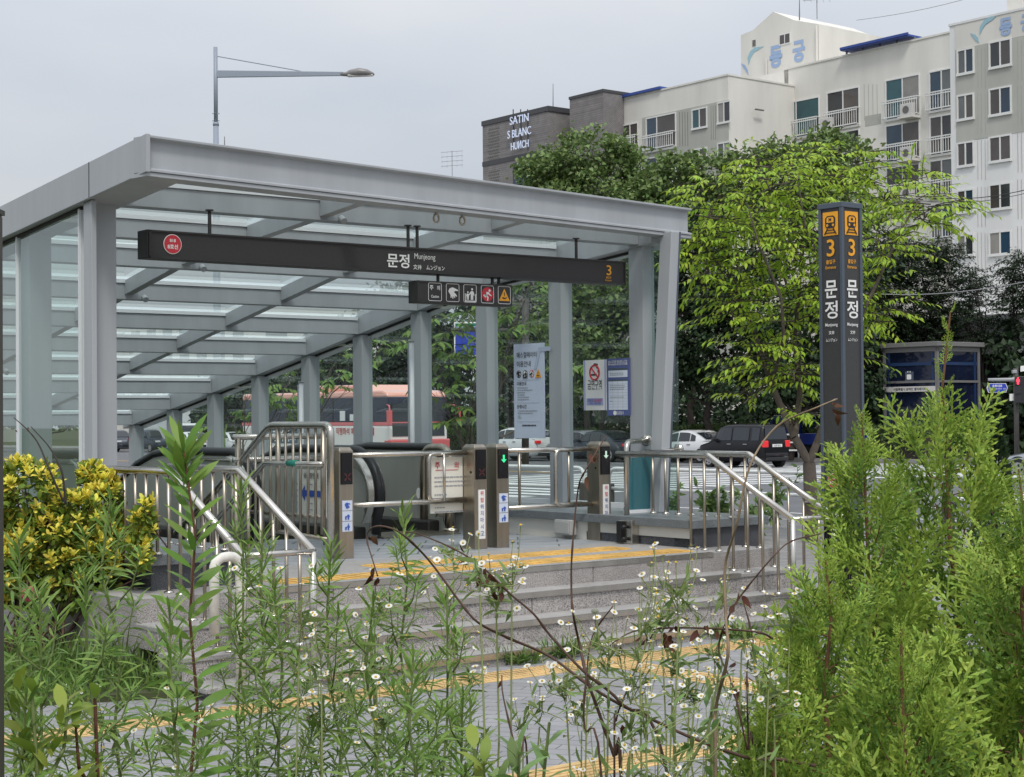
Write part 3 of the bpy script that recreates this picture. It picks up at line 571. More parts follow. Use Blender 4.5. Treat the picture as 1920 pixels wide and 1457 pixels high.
# ---------------------------------------------------------------- barriers between the bollards
def bar(name,pts,r,m,parent,rad=.06): b=MB(); b.tube(bent([W(*p) for p in pts],rad),r,10); return b.build(name,m,parent,True)
vb=11.52
t=thing('gate_barrier',W(7.95,vb,ZP),YAW,'stainless two rail barrier between the leftmost bollard and the middle pair','barrier','pipe barriers between the bollards')
for z in (1.36,.95): bar('rail',[(7.34,vb,z),(8.56,vb,z)],.022,M_steel,t)
bar('loop_frame',[(8.55,vb-.005,1.355),(8.17,vb-.005,1.355),(8.17,vb-.005,.96),(8.55,vb-.005,.96)],.02,M_steel,t,.05); bar('upright',[(8.31,vb-.03,1.36),(8.31,vb-.03,.95)],.012,M_steel,t)
t=thing('gate_barrier',W(9.45,vb,ZP),YAW,'stainless pipe barrier between the middle pair and the rightmost bollard','barrier','pipe barriers between the bollards')
for z in (1.365,.86): bar('rail',[(8.94,vb,z),(9.99,vb,z)],.022,M_steel,t)
bar('loop_frame',[(9.85,vb-.02,1.36),(9.55,vb-.02,1.36),(9.55,vb-.02,.87),(9.85,vb-.02,.87)],.02,M_steel,t,.06)
for u in (9.15,9.72): bar('upright',[(u,vb,1.36),(u,vb,.865)],.013,M_steel2,t)
a=onv(807,858,11.56); c=onv(868,960,11.56); t=thing('caution_board',W((a.x+c.x)/2,11.56,c.z),YAW,'white caution notice board with red heading behind the barrier frame','notice board')
b=MB(FR); b.box((a.x,11.56,c.z),(c.x,11.575,a.z)); b.build('board',mat('cream_board',(.74,.73,.66),.6),t); cx=(a.x+c.x)/2
text('주',W(cx-.1,11.557,a.z-.07),TU,up,.055,M_red,t,.012); text('의',W(cx+.1,11.557,a.z-.07),TU,up,.055,M_red,t,.012)
b=MB(FR); b.box((cx-.12,11.556,a.z-.112),(cx+.12,11.559,a.z-.108)); b.build('heading_rule',M_red,t)
b=MB(FR)
for i,ln in enumerate((.36,.3,.34,0,.12,.3,.32,.1,.34)):
    s=a.x+.04
    while s<a.x+.04+ln: q=s+rng.uniform(.015,.04); b.box((s,11.556,a.z-.17-.037*i-.006),(q,11.559,a.z-.17-.037*i+.004)); s=q+.008
b.build('small_print',M_grey,t)
t=thing('hoop_guard',W(9.67,13.4,ZP),YAW,'thick stainless hoop guard standing before the escalator end','guard hoop')
bar('hoop',[(9.67,13.72,ZP),(9.67,13.72,1.36),(9.67,13.27,1.36),(9.67,13.27,ZP)],.042,M_steel2,t,.16)
for v in (13.72,13.27): b=MB(FR); b.tube([(9.67,v,ZP),(9.67,v,ZP+.04)],.085,16); b.build('foot_flange',M_steel2,t,True)
# short hoop handrail fixed to the front column
t=thing('hoop_handrail',W(10.1,11.2,ZC),YAW,'stainless hoop handrail fixed to the front right column','handrail')
bar('hoop',[(10.06,11.12,ZC),(10.06,11.12,1.43),(10.66,11.5,1.43)],.025,M_steel,t,.1)
b=MB(FR); b.tube([(10.64,11.485,1.43),(10.665,11.502,1.43)],.055,16); b.build('wall_flange',M_steel,t,True)
b=MB(FR); b.box((10.2,11.3,ZC),(10.66,11.31,1.28)); t=thing('glass_screen',W(10.43,11.3,ZC),YAW,'small teal tinted glass screen beside the rightmost bollard','glass screen'); 
b.build('pane',mat('teal_glass',(.035,.14,.165),.08,0,0,spec=.8),t); b=MB(FR); b.box((10.2,11.29,ZC),(10.66,11.32,ZC+.03)); b.build('shoe',M_bar,t)
# utility boxes
p=onz(1098,1003,ZP); 
t=thing('junction_box',W(9.95,11.75,.56),YAW,'small grey junction box low on the cream curb wall','junction box'); b=MB(FR); b.box((9.9,11.72,.565),(9.985,11.95,.705)); b.build('housing',mat('box_grey',(.45,.45,.43),.5),t,bevel=.008); b=MB(FR); b.box((9.888,11.735,.58),(9.9,11.935,.69)); b.build('lid',MATS['box_grey'],t,bevel=.004)
t=thing('door_holder',W(9.93,10.95,ZP),YAW,'steel bracket with two black knobs beside the rightmost bollard','bracket'); b=MB(FR); b.box((9.9,10.88,ZP+.0),(9.986,10.9,.74)); b.box((9.905,10.9,ZP),(9.985,11.06,.735)); b.build('bracket',M_steel,t,bevel=.004)
for z in (.68,.575): b=MB(FR); b.tube([(9.9,10.95,z),(9.86,10.95,z),(9.85,10.95,z)],[.012,.022,.014],12); b.build('knob',M_black,t,True)
b=MB(FR); b.box((9.87,10.99,ZP+.01),(9.904,11.05,.73)); b.build('stop_pad',M_black,t)
# ---------------------------------------------------------------- stair handrails
def stair_rail(us,label,start,conn=None):
    t=thing('stair_handrail',W(sum(us)/2,9.6,0),YAW,label,'handrail','stair handrails')
    def tz(v): return 1.325 if v>9.96 else 1.325+(v-9.96)*.525
    for u,vs_ in zip(us,start):
        bar('top_rail',[(u,vs_,1.325),(u,9.96,1.325),(u,9.02,tz(9.02))],.027,M_steel,t,.02)
        b=MB(FR); b.tube([(u,9.02,tz(9.02)),(u,9.02,.08)],.024,10); b.build('end_post',M_steel,t,True)
        v=9.02+.16
        while v<min(vs_,11.4):
            foot=.08 if v<9.14 else .23 if v<9.46 else .38 if v<9.77 else ZP if (v<10.14 or u<4.9 and v<10.14) else ZC if (u>10 or u<5.75) else ZP
            if u<9.99 and u>9 and v>10.2: break
            if foot==ZC and not(9.94<u<10.9 or 4.9<u<5.77): break
            b=MB(FR); b.tube([(u,v,foot),(u,v,tz(v)-.02)],.012 if abs(v-9.98)>.01 else .02,8); k=b.build('baluster',M_steel2,t,True)
            b=MB(FR); b.tube([(u,v,foot),(u,v,foot+.008),(u,v,foot+.02)],[.034,.034,.014],12); b.build('foot_cover',M_steel,k,True); v+=.165
    b=MB(FR); b.tube([(us[0],9.02,tz(9.02)),(us[1],9.02,tz(9.02))],.02,10); b.build('end_link',M_steel,t,True); return t
tr=stair_rail((9.93,10.42),'right double stainless stair handrail beside the dark pylon sign',(11.1,11.25))
b=MB(FR); b.tube([(10.42,11.1,1.325),(10.78,11.2,1.35)],.02,10); b.tube([(10.77,11.19,1.35),(10.8,11.2,1.35)],.045,14); b.build('column_bracket',M_steel,tr,True)
b=MB(FR); b.tube([(10.42,9.02,.83),(10.9,9.02,.83)],.024,10); b.build('side_rail',M_steel,tr,True)
tl=stair_rail((5.0,5.5),'left double stainless stair handrail behind the tall weed',(11.35,11.0))
t=thing('ramp_handrail',W(5.6,8.8,0),YAW,'white painted hoop handrail at the left foot of the steps','handrail')
p=[onv(x,y,8.75) for x,y in ((402,1190),(402,1046),(450,1042),(450,1180))]; bar('hoop',[(q.x,8.75,max(q.z,0)) for q in (p[0],)]+[(p[0].x,8.75,p[1].z),(p[2].x,8.75,p[2].z),(p[2].x,8.75,.0)],.03,mat('worn_white_paint',(.66,.64,.58),.6,0,.2,12),t,.08)
# ---------------------------------------------------------------- stair guard fence beside the escalators
UF=7.06
def fz(x,y): return onu(x,y,UF)
t=thing('guard_fence',W(UF,11.6,ZP),YAW,'tall stainless guard fence stepping down beside the escalator','fence')
top=[fz(620,1040),fz(620,797),fz(505,797),fz(440,880),fz(330,1000)]; b=MB(); b.tube(bent([W(UF,p.y,p.z) for p in top],.09),.03,10); b.build('top_rail',M_steel,t,True)
mid=[fz(612,870),fz(505,868),fz(430,955),fz(350,1045)]; b=MB(); b.tube([W(UF-.04,p.y,p.z) for p in mid],.022,10); b.build('handrail',M_steel,t,True)
b=MB(); q0,q1=fz(548,868),fz(565,868); b.tube([W(UF-.04,q0.y,q0.z),W(UF-.04,q1.y,q1.z)],.026,10); b.build('green_tape',M_green,t,True)
bot=[fz(618,1012),fz(520,996),fz(505,1000),fz(350,1150)]; b=MB(); b.tube([W(UF,p.y,p.z) for p in bot],.018,8); b.build('bottom_rail',M_steel2,t,True)
low=[fz(618,972),fz(440,958)]; b=MB(); b.tube([W(UF+.03,p.y,p.z) for p in low],.016,8); b.build('middle_rail',M_steel2,t,True)
for i,x in enumerate(np.linspace(606,352,19)):
    yt=797 if x>505 else 797+(505-x)/65*83 if x>440 else 880+(440-x)*1.09
    yb=1012-(618-x)*.16 if x>520 else 996+(520-x)*.9
    a,c=fz(x,yt+4),fz(x,min(yb,yt+205)); b=MB(); b.tube([W(UF,a.y,a.z),W(UF,c.y,c.z)],.012 if i%6 else .022,8); b.build('baluster',M_steel2,t,True)
t=thing('cross_rail',W(6.6,12.7,ZP),YAW,'stainless two pipe rail across the stair opening behind the fence','rail')
pts=[onv(x,y,12.75) for x,y in ((437,820),(618,823),(437,863),(618,866),(428,1000))]
for i in (0,2): b=MB(); b.tube([W(pts[i].x,12.75,pts[i].z),W(pts[i+1].x,12.75,pts[i].z)],.026,10); b.build('rail',M_steel,t,True)
for x in (446,610): q=onv(x,820,12.75); b=MB(); b.tube([W(q.x,12.75,q.z),W(q.x,12.75,ZP)],.026,10); b.build('post',M_steel2,t,True)
a=onu(557,880,7.6); c=onu(612,972,7.6); t=thing('directory_board',W(7.6,a.y,c.z),YAW,'white line map board with a blue arrow behind the guard fence','board')
b=MB(FR); b.box((7.6,a.y,a.z),(7.62,c.y,c.z)); b.build('board',mat('cream_board',(.74,.73,.66)),t); ym,zm=(a.y+c.y)/2,(a.z+c.z)/2
text('승강장안내',W(7.597,ym,a.z-.05),-DV,up,.05,M_ink,t,.01,maxw=.9*abs(a.y-c.y)); shape([(-.5,0),(-.3,.2),(-.3,.08),(.5,.08),(.5,-.08),(-.3,-.08),(-.3,-.2)],W(7.597,ym,zm),.34,M_blue,t,'arrow',ax=-DV,ay=up)
b=MB(FR)
for k in range(7):
    for s in (-.25,.0,.22): b.box((7.596,ym-s-.02,a.z-.13-.055*k),(7.599,ym-s+.02,a.z-.122-.055*k))
b.build('small_print',M_grey,t)
# ---------------------------------------------------------------- escalators
M_escp=mat('escalator_panel',(.33,.335,.30),.32,.05,.12,3,streak=.3)
def balus(t,u,v0,ln,w_=.05):
    zt=1.36; r=.42; prof=[(v0+r*1.0,.0)]
    f_=[]  # outline in (v,z): newel end near, descending far end
    f_+=[(v0+.25,ZP-.25),(v0+.06,ZP+.05)]
    for k in range(9): a=R_(200-110*k/8*1.0); f_.append((v0+r+r*math.cos(a),zt-r+r*math.sin(a)))
    v1=v0+ln; f_+=[(v1,zt)]
    for k in range(1,7): f_.append((v1+.38*k,zt-.035*k*k)) 
    far=f_[-1]; f_+=[(far[0]+4,far[1]-2.3)]
    body=f_+[(far[0]+4,far[1]-3.4),(v1+1.2,ZP-1.2),(v0+.4,ZP-1.0)]
    b=MB(); b.prism(body,W(u-w_/2,0,0),DV,up,TU*w_); o=b.build('balustrade',M_escp,t)
    path=f_[1:]; b=MB(); b.tube([W(u,p[0]-.0,p[1]) for p in path],.045,8); b.build('handrail',M_black,t,True)
    b=MB(); pr=[(v0+.10,ZP+.1)]+[(v0+r+(r-.07)*math.cos(R_(200-110*k/8)),zt-r+(r-.07)*math.sin(R_(200-110*k/8))) for k in range(9)]
    for s in (-1,1): b.tube([W(u+s*(w_/2+.005),p[0],p[1]) for p in pr]+[W(u+s*(w_/2+.005),v1,zt-.07)],.014,6)
    b.build('chrome_trim',M_steel,t,True)
    b=MB(); RO=[(v0+r+(r-.03)*math.cos(R_(222-125*k/14)),zt-r+(r-.03)*math.sin(R_(222-125*k/14))) for k in range(15)]
    b.add([W(u+s,p[0],p[1]) for p in RO for s in (-.09,.09)]+[W(u+s,p[0]+.05,p[1]-.01) for p in RO for s in (-.09,.09)],[(2*k,2*k+1,2*k+3,2*k+2) for k in range(14)]+[(30+2*k,2*k,2*k+2,32+2*k) for k in range(14)]+[(31+2*k,2*k+1,2*k+3,33+2*k) for k in range(14)]); b.build('newel_plate',M_steel,t,True)
    b=MB(); ring=[(v0+r+(r-.02)*math.cos(R_(215-125*k/10)),zt-r+(r-.02)*math.sin(R_(215-125*k/10))) for k in range(11)]+[(v0+r+(r-.16)*math.cos(R_(90+125*k/10)),zt-r+(r-.16)*math.sin(R_(90+125*k/10))) for k in range(11)]
    b.prism(ring,W(u-w_/2-.012,0,0),DV,up,TU*(w_+.024)); b.build('newel_cover',M_steel,t)
    b=MB(FR); b.box((u-.16,v0+.2,ZP-.02),(u+.16,v0+2.4,ZP+.11)); b.build('skirt',mat('skirt_metal',(.05,.048,.045),.4,.5),t,bevel=.02)
e1=thing('escalator',W(6.9,13.2,ZP),YAW,'left escalator with rounded dark end panels behind the guard fence','escalator','escalators under the canopy')
balus(e1,7.35,13.0,1.6)
b=MB(FR); b.box((6.05,12.9,ZP-1),(7.3,19,ZP-.5)); b.build('steps',M_black,e1); balus(e1,6.0,13.3,.9)
e2=thing('escalator',W(9.1,13.2,ZP),YAW,'right escalator with a bright curved newel end behind the gate barrier','escalator','escalators under the canopy')
balus(e2,8.62,12.95,1.5); balus(e2,9.72,13.3,1.5)
b=MB(FR); b.box((8.7,13.0,ZP+.001),(9.6,13.62,ZP+.012)); b.build('comb_plate',M_steel2,e2); b=MB(FR); 
for i in range(8): b.box((8.7,13.62+.4*i,ZP-1.8),(9.6,14.02+.4*i,ZP-.02-.18*i))
b.build('steps',M_black,e2)
b=MB(FR); b.box((4.0,13.6,-5),(11,25,-2.2)); struct(b.build('stairwell_floor',M_char))
sh=onv(512+0,0,13); 
for nm,x,y,z_ in (('white_drop',785,923,0),):
    p=onu(785,925,9.66); b=MB(); b.disc(W(9.66,p.y,p.z),-DV,up,.035,TU*-.006,16,.055); o=b.build('sticker',M_white,e2)
for x,y0,y1,l in ((565,718,812,'thin pale vertical lamp tube nearer the fence'),(773,641,822,'taller pale vertical lamp tube before the bus')):
    v=15.5 if x<600 else 14.6; u=onv(x,y1,v).x; a,c=onv(x,y0,v),onv(x,y1,v); t=thing('lamp_tube',W(u,v,ZP),YAW,l,'lamp tube','vertical lamp tubes by the escalators')
    b=MB(FR); b.tube([(u,v,c.z-.9),(u,v,a.z)],.026,12); b.build('tube',M_bar,t,True); b=MB(FR); b.tube([(u,v,a.z),(u,v,a.z+.015)],.034,12); b.build('cap',M_frame,t,True); b=MB(FR); b.box((u-.012,v+.03,c.z-1),(u+.035,v+.06,a.z-.02)); b.build('backing',M_frame,t)
# ---------------------------------------------------------------- pylon sign
UT,VT,SW=10.83,9.25,.262
t=thing('pylon_sign',W(UT+SW/2,VT+SW/2,0),YAW,'tall charcoal four sided station pylon sign with orange train panels','pylon sign')
b=MB(FR); b.box((UT+.012,VT+.012,.93),(UT+SW-.012,VT+SW-.012,3.43)); b.build('body',M_char,t)
b=MB(FR)
for i,j in ((0,0),(1,0),(1,1),(0,1)): b.box((UT+i*(SW-.03),VT+j*(SW-.03),.9),(UT+i*(SW-.03)+.03,VT+j*(SW-.03)+.03,3.425))
for z0,z1 in ((3.405,3.45),(.86,.945)): b.box((UT-.004,VT-.004,z0),(UT+SW+.004,VT+SW+.004,z1))
b.build('frame',M_slate,t,bevel=.004)
b=MB(FR); b.box((UT+.03,VT+.03,0),(UT+SW-.03,VT+SW-.03,.86)); 
for k in range(9):
    s=.02+k*.0265
    for f in ((UT+s,VT+.008,UT+s+.012,VT+.04),(UT+.008,VT+s,UT+.04,VT+s+.012)): b.box((f[0],f[1],0),(f[2],f[3],.86))
b.build('ribbed_base',mat('black_base',(.018,.019,.022),.4),t)
def face(f,ax):
    nz=ax.cross(up)
    def P(z,s=0): return f(s)+Vector((0,0,z))
    b=MB(); b.prism([(-.083,-.1),(.083,-.1),(.083,.1),(-.083,.1)],P(3.275),ax,up,nz*.002); k=b.build('train_panel',M_orange,t)
    c=P(3.275)+nz*.002
    out=[(-.34,-.12),(-.34,.3),(-.2,.42),(.2,.42),(.34,.3),(.34,-.12),(.24,-.24),(-.24,-.24)]
    shape(out,c,.16,M_ink,k,'train_pictogram',ax=ax); shape([(-.24,.06),(-.24,.28),(-.15,.35),(.15,.35),(.24,.28),(.24,.06)],c,.16,M_orange,k,'windscreen',k=1.8,ax=ax)
    for q in ((-.2,-.08),(.2,-.08)): shape(blob(q[0],q[1],.07),c,.16,M_orange,k,'headlamp',k=1.8,ax=ax)
    for q in ([(-.24,-.26),(-.16,-.26),(-.34,-.56),(-.44,-.56)],[(.16,-.26),(.24,-.26),(.44,-.56),(.34,-.56)],[(-.22,-.32),(.22,-.32),(.22,-.37),(-.22,-.37)],[(-.3,-.46),(.3,-.46),(.3,-.51),(-.3,-.51)]): shape(q,c,.16,M_ink,k,'track_mark',ax=ax)
    text('M',c+up*.034+nz*.003,ax,up,.032,M_ink,k,.02)
    text('3',P(3.07),ax,up,.145,M_orange,t,.01,width=.085); text('출입구',P(2.952),ax,up,.036,M_orange,t,.015); text('Entrance',P(2.905),ax,up,.026,M_orange,t,.01,width=.115)
    text('문',P(2.72),ax,up,.15,M_white,t,.02,width=.135); text('정',P(2.545),ax,up,.15,M_white,t,.016,width=.14)
    text('Munjeong',P(2.415),ax,up,.036,M_white,t,.012,width=.135); text('文井',P(2.352),ax,up,.031,M_white,t,.015); text('ムンジョン',P(2.29),ax,up,.028,M_white,t,.012,width=.125)
    roundel(P(1.10),ax,up,.062,t)
face(lambda s:W(UT+.009,VT+SW/2,0)-DV*s,-DV); face(lambda s:W(UT+SW/2,VT+.009,0)+TU*s,TU)
# ---------------------------------------------------------------- street lamp
t=thing('street_lamp',Vector((-5.29,29.9,-.1)),0,'tall grey street lamp with one long arm behind the canopy','street lamp')
X,Y=-5.29,29.9; m=mat('lamp_grey',(.27,.31,.37),.45)
b=MB(); b.tube([(X,Y,-.1),(X,Y,6.95)],[.085,.05],14); b.build('pole',m,t,True)
b=MB(); b.tube([(X,Y,6.95),(X,Y,8.35)],.037,12); b.tube([(X,Y,6.93),(X,Y,6.99)],.055,12); b.build('pole_top',m,t,True)
b=MB()
for z in (7.02,7.15): 
    for a in range(4): b.tube([(X+.04*math.cos(a*1.57),Y+.04*math.sin(a*1.57),z),(X+.065*math.cos(a*1.57),Y+.065*math.sin(a*1.57),z)],.008,6)
b.build('bolts',m,t)
b=MB(); b.hexa([(X,Y-.03,7.8),(X+2.3,Y-.02,7.81),(X+2.3,Y+.02,7.81),(X,Y+.03,7.8),(X,Y-.03,7.93),(X+2.3,Y-.02,7.885),(X+2.3,Y+.02,7.885),(X,Y+.03,7.93)]); b.build('arm',m,t,bevel=.008)
b=MB(); b.tube([(X,Y,8.19),(X+1.55,Y,7.9)],.009,6); b.build('stay_rod',m,t)
b=MB(); b.tube([(X+2.25,Y,7.84),(X+2.35,Y,7.84),(X+2.42,Y,7.855),(X+2.58,Y,7.875),(X+2.72,Y,7.865),(X+2.84,Y,7.835),(X+2.86,Y,7.83)],[.03,.04,.065,.08,.065,.03,.012],14); b.build('lamp_head',mat('lamp_head_grey',(.20,.19,.19),.35),t,True)
b=MB(); b.hexa([(X+2.38,Y-.05,7.79),(X+2.84,Y-.03,7.80),(X+2.84,Y+.03,7.80),(X+2.38,Y+.05,7.79),(X+2.38,Y-.06,7.83),(X+2.84,Y-.03,7.83),(X+2.84,Y+.03,7.83),(X+2.38,Y+.06,7.83)]); b.build('lens',mat('lamp_lens',(.5,.5,.48),.2),t,bevel=.01)
# ---------------------------------------------------------------- guard rails along the near kerb
M_rail=mat('white_rail_paint',(.66,.67,.66),.5,0,.1,8)
UG=20.2
def gz(v): p=W(UG,v,0); return rdz(p.y)+.15
for v0,v1,l in ((8.3,15.4,'white two pipe road guard rail behind the dark pylon sign'),(15.9,22.9,'white two pipe road guard rail behind the right stair handrail'),(23.4,30.4,'white two pipe road guard rail seen between the gate bollards'),(30.9,37.9,'white two pipe road guard rail behind the escalators')):
    t=thing('guard_rail',W(UG,v0,gz(v0)),YAW,l,'guard rail','white guard rails along the near kerb')
    z0,z1=gz(v0),gz(v1)
    b=MB(); b.tube(bent([W(UG,v0+.1,z0+.3),W(UG,v0+.1,z0+.78),W(UG,v1-.1,z1+.78),W(UG,v1-.1,z1+.3)],.2),.034,10); b.build('top_pipe',M_rail,t,True)
    b=MB(); b.tube([W(UG,v0+.1,z0+.42),W(UG,v1-.1,z1+.42)],.03,8); b.build('lower_pipe',M_rail,t,True)
    for v in (v0+.1,v1-.1): b=MB(FR); b.box((UG-.07,v-.07,gz(v)-.05),(UG+.07,v+.07,gz(v)+.5)); b.build('post',mat('post_brown',(.07,.06,.05),.6),t,bevel=.01)
t=thing('guard_rail',W(57,42,0),YAW,'small white pipe rail on the far kerb between the black minivan and the blue truck','guard rail')
b=MB()
p0,p1=at(1468,814,73.5),at(1497,814,73.5); p0.z=p1.z=0
zf=rdz(73)+.15
for h in (.35,.7,1.05): b.tube([p0+up*(zf+h),p1+up*(zf+h)],.04,8)
for q in (p0,p1): b.tube([q+up*zf,q+up*(zf+1.07)],.04,8)
b.build('pipes',M_rail,t,True)
# ---------------------------------------------------------------- cars
M_tyre=mat('tyre_rubber',(.018,.018,.018),.8); M_rim=mat('wheel_rim',(.5,.5,.52),.3,.8); M_cgl=mat('car_glass',(.02,.024,.03),.06,0,spec=.7); M_lamp=mat('tail_lamp_red',(.62,.03,.035),.2,0,emit=.25); M_head=mat('headlamp_glass',(.6,.62,.63),.12); M_plate=mat('plate_white',(.72,.73,.72),.5); M_trim=mat('black_trim',(.02,.02,.022),.5)
PROF={ # (x from front 0..1, z belt/hood, z roof) in metres over length; half width factor
 'sedan':dict(L=4.8,Wd=1.84,H=1.45,st=[(0,.42,.42),(.02,.62,.62),(.10,.72,.72),(.27,.86,.86),(.30,.89,.93),(.42,.92,1.36),(.52,.93,1.45),(.64,.94,1.43),(.76,.95,1.22),(.86,.97,1.0),(.96,.97,.97),(.99,.85,.85),(1,.5,.5)],win=[(.335,.50),(.515,.66),(.67,.735)]),
 'suv':dict(L=4.7,Wd=1.9,H=1.62,st=[(0,.5,.5),(.02,.75,.75),(.10,.88,.88),(.25,.98,.98),(.28,1.0,1.05),(.39,1.04,1.52),(.5,1.05,1.62),(.68,1.06,1.6),(.8,1.07,1.5),(.92,1.08,1.2),(.97,1.05,1.06),(.99,.9,.9),(1,.5,.5)],win=[(.32,.47),(.485,.65),(.67,.80)]),
 'box':dict(L=3.6,Wd=1.6,H=1.70,st=[(0,.45,.45),(.02,.70,.70),(.06,.86,.86),(.20,.97,.99),(.24,1.0,1.15),(.33,1.02,1.60),(.42,1.03,1.68),(.6,1.03,1.70),(.85,1.03,1.69),(.955,1.03,1.64),(.985,1.03,1.1),(.995,.9,.9),(1,.45,.45)],win=[(.30,.52),(.545,.78),(.82,.93)])}
def car(kind,paint,loc,rz,label,name='parked_car',group='cars on the road',plate=True,cat_='car'):
    """nose towards +x of its own frame"""
    p=PROF[kind]; Ln,Wd=p['L'],p['Wd']; t=thing(name,loc,rz,label,cat_,group); M=WM[t.name]
    V=[];F=[];n=0; st=[]
    for i in range(len(p['st'])-1):
        a,c=p['st'][i],p['st'][i+1]
        for k in range(3): f=k/3; st.append([a[j]+(c[j]-a[j])*f for j in range(3)])
    st.append(list(p['st'][-1]))
    def sect(x,zbelt,zr):
        e=min(x,1-x); tw=1-.16*max(0,1-e/.09)**2; hw=Wd/2*tw; z0=.24 if .06<x<.94 else .30; gh=max(zr-zbelt,0); hr=hw*(1-.20*min(gh/.5,1))
        return [(hw*.9,z0),(hw*.985,z0+.14),(hw,.56 if zbelt>.62 else zbelt*.8),(hw*.985,zbelt-.05 if zbelt>.6 else zbelt*.9),(hw*.945,zbelt),(hr+(hw*.945-hr)*.08,zbelt+gh*.86),(hr*.90,zbelt+gh*.97),(hr*.5,zr+.004),(0,zr+.012)]
    S=[]
    for x,zb_,zr in st:
        s=sect(x,zb_,zr); X=Ln/2-x*Ln; S.append([(X,y,z) for y,z in s]+[(X,-y,z) for y,z in s[-2::-1]])
    b=MB(M); m=len(S[0])
    b.add([q for s in S for q in s],[(i*m+k,i*m+k+1,(i+1)*m+k+1,(i+1)*m+k) for i in range(len(S)-1) for k in range(m-1)]+[(i*m,(i+1)*m,(i+1)*m+m-1,i*m+m-1) for i in range(len(S)-1)]+[tuple(range(m)),tuple((len(S)-1)*m+k for k in range(m-1,-1,-1))])
    body=b.build('body',paint,t,True)
    def prof_at(x):
        for a,c in zip(p['st'],p['st'][1:]):
            if a[0]<=x<=c[0]: f=(x-a[0])/(c[0]-a[0]); return a[1]+(c[1]-a[1])*f,a[2]+(c[2]-a[2])*f
    def sidept(x,f,off=.012):
        zb_,zr=prof_at(x); s=sect(x,zb_,zr); (y0,z0),(y1,z1)=s[4],s[5]; z0+=.03; return y0+(y1-y0)*f+off,z0+(z1-z0)*f
    for x0,x1 in p['win']:
        for sg_ in (1,-1):
            b=MB(M); xs=np.linspace(x0,x1,5); lo=[];hi=[]
            for x in xs:
                y,z=sidept(x,0); lo.append((Ln/2-x*Ln,sg_*y,z)); y,z=sidept(x,.93); hi.append((Ln/2-x*Ln,sg_*y,max(z,lo[-1][2]+.02)))
            b.add(lo+hi,[(i,i+1,6+i,5+i) for i in range(4)]); b.build('side_window',M_cgl,t)
    # windscreens
    def screen(x0,x1,nm):
        b=MB(M); A=[]
        for x in np.linspace(x0,x1,5):
            zb_,zr=prof_at(x); s=sect(x,zb_,zr); X=Ln/2-x*Ln; dx=.02 if nm=='windscreen' else -.02
            A.append([(X+dx,y*q,zr+.012-.012*q*q+.012) for q in (-.92,-.5,0,.5,.92) for y in (s[6][0],)])
        b.add([q for a in A for q in a],[(i*5+k,i*5+k+1,i*5+5+k+1,i*5+5+k) for i in range(4) for k in range(4)]); b.build(nm,M_cgl,t)
    if kind=='sedan': screen(.31,.43,'windscreen'); screen(.70,.845,'rear_window')
    elif kind=='suv': screen(.29,.395,'windscreen'); screen(.83,.94,'rear_window')
    else: screen(.245,.335,'windscreen')
    if kind=='box':
        b=MB(M); X=-Ln/2; b.quad((X-.0+.04,-.62,1.1),(X+.04,.62,1.1),(X+.115,.56,1.56),(X+.115,-.56,1.56)); b.build('rear_window',M_cgl,t)
    for xw in (.185,.80 if kind!='box' else .84):
        for sg_ in (1,-1):
            X=Ln/2-xw*Ln; r=.33 if kind!='box' else .29; b=MB(M); y=sg_*(Wd/2-.10)
            b.tube([(X,y-sg_*.1,r),(X,y-sg_*.09,r),(X,y+sg_*.095,r),(X,y+sg_*.105,r)],[r*.9,r,r,r*.9],22); wl=b.build('wheel',M_tyre,t,True)
            b=MB(M); b.disc((X,y+sg_*.106,r),(1,0,0),(0,0,1),r*.66,(0,sg_*.006,0),20); b.build('rim',M_rim,wl)
            b=MB(M)
            for k in range(5): a=k*2*math.pi/5; b.disc((X+r*.4*math.cos(a+.6),y+sg_*.113,r+r*.4*math.sin(a+.6)),(1,0,0),(0,0,1),r*.13,(0,sg_*.002,0),8)
            b.build('rim_gap',M_tyre,wl)
            b=MB(M); N=12; b.add([(X+(r+.06)*math.cos(math.pi*k/N),sg_*(Wd/2*.985+.006),r+(r+.06)*math.sin(math.pi*k/N)) for k in range(N+1)]+[(X+(r-.0)*math.cos(math.pi*k/N),sg_*(Wd/2*.985+.006),r+(r-.0)*math.sin(math.pi*k/N)) for k in range(N+1)],[(k,k+1,N+2+k,N+1+k) for k in range(N)]); b.build('wheel_arch',M_trim,t)
    hz=PROF[kind]['st'][2][1]
    for sg_ in (1,-1):
        b=MB(M); zt=.86 if kind=='sedan' else 1.0 if kind=='suv' else 1.06; hh=.13 if kind=='sedan' else .14 if kind=='suv' else .26
        b.box((-Ln/2-.012,sg_*Wd*.30,zt-hh),(-Ln/2+.14,sg_*Wd*.462,zt)); b.build('tail_lamp',M_lamp,t,bevel=.03)
        b=MB(M); b.box((Ln/2-.2,sg_*Wd*.27,hz-.16),(Ln/2-.035,sg_*Wd*.455,hz-.03)); b.build('headlamp',M_head,t,bevel=.03)
        b=MB(M); xm=.345 if kind!='box' else .29; b.box((Ln/2-xm*Ln-.06,sg_*(Wd/2*.95),prof_at(xm)[0]+.02),(Ln/2-xm*Ln+.06,sg_*(Wd/2+.17),prof_at(xm)[0]+.15)); b.build('mirror',paint if kind!='box' else M_trim,t,bevel=.03)
        for xh in ((.50,.655) if kind!='box' else (.50,.74)):
            b=MB(M); X=Ln/2-xh*Ln; zz=prof_at(xh)[0]-.13; b.box((X-.1,sg_*(Wd/2*.985),zz),(X+.1,sg_*(Wd/2+.02),zz+.035)); b.build('door_handle',M_rim,t)
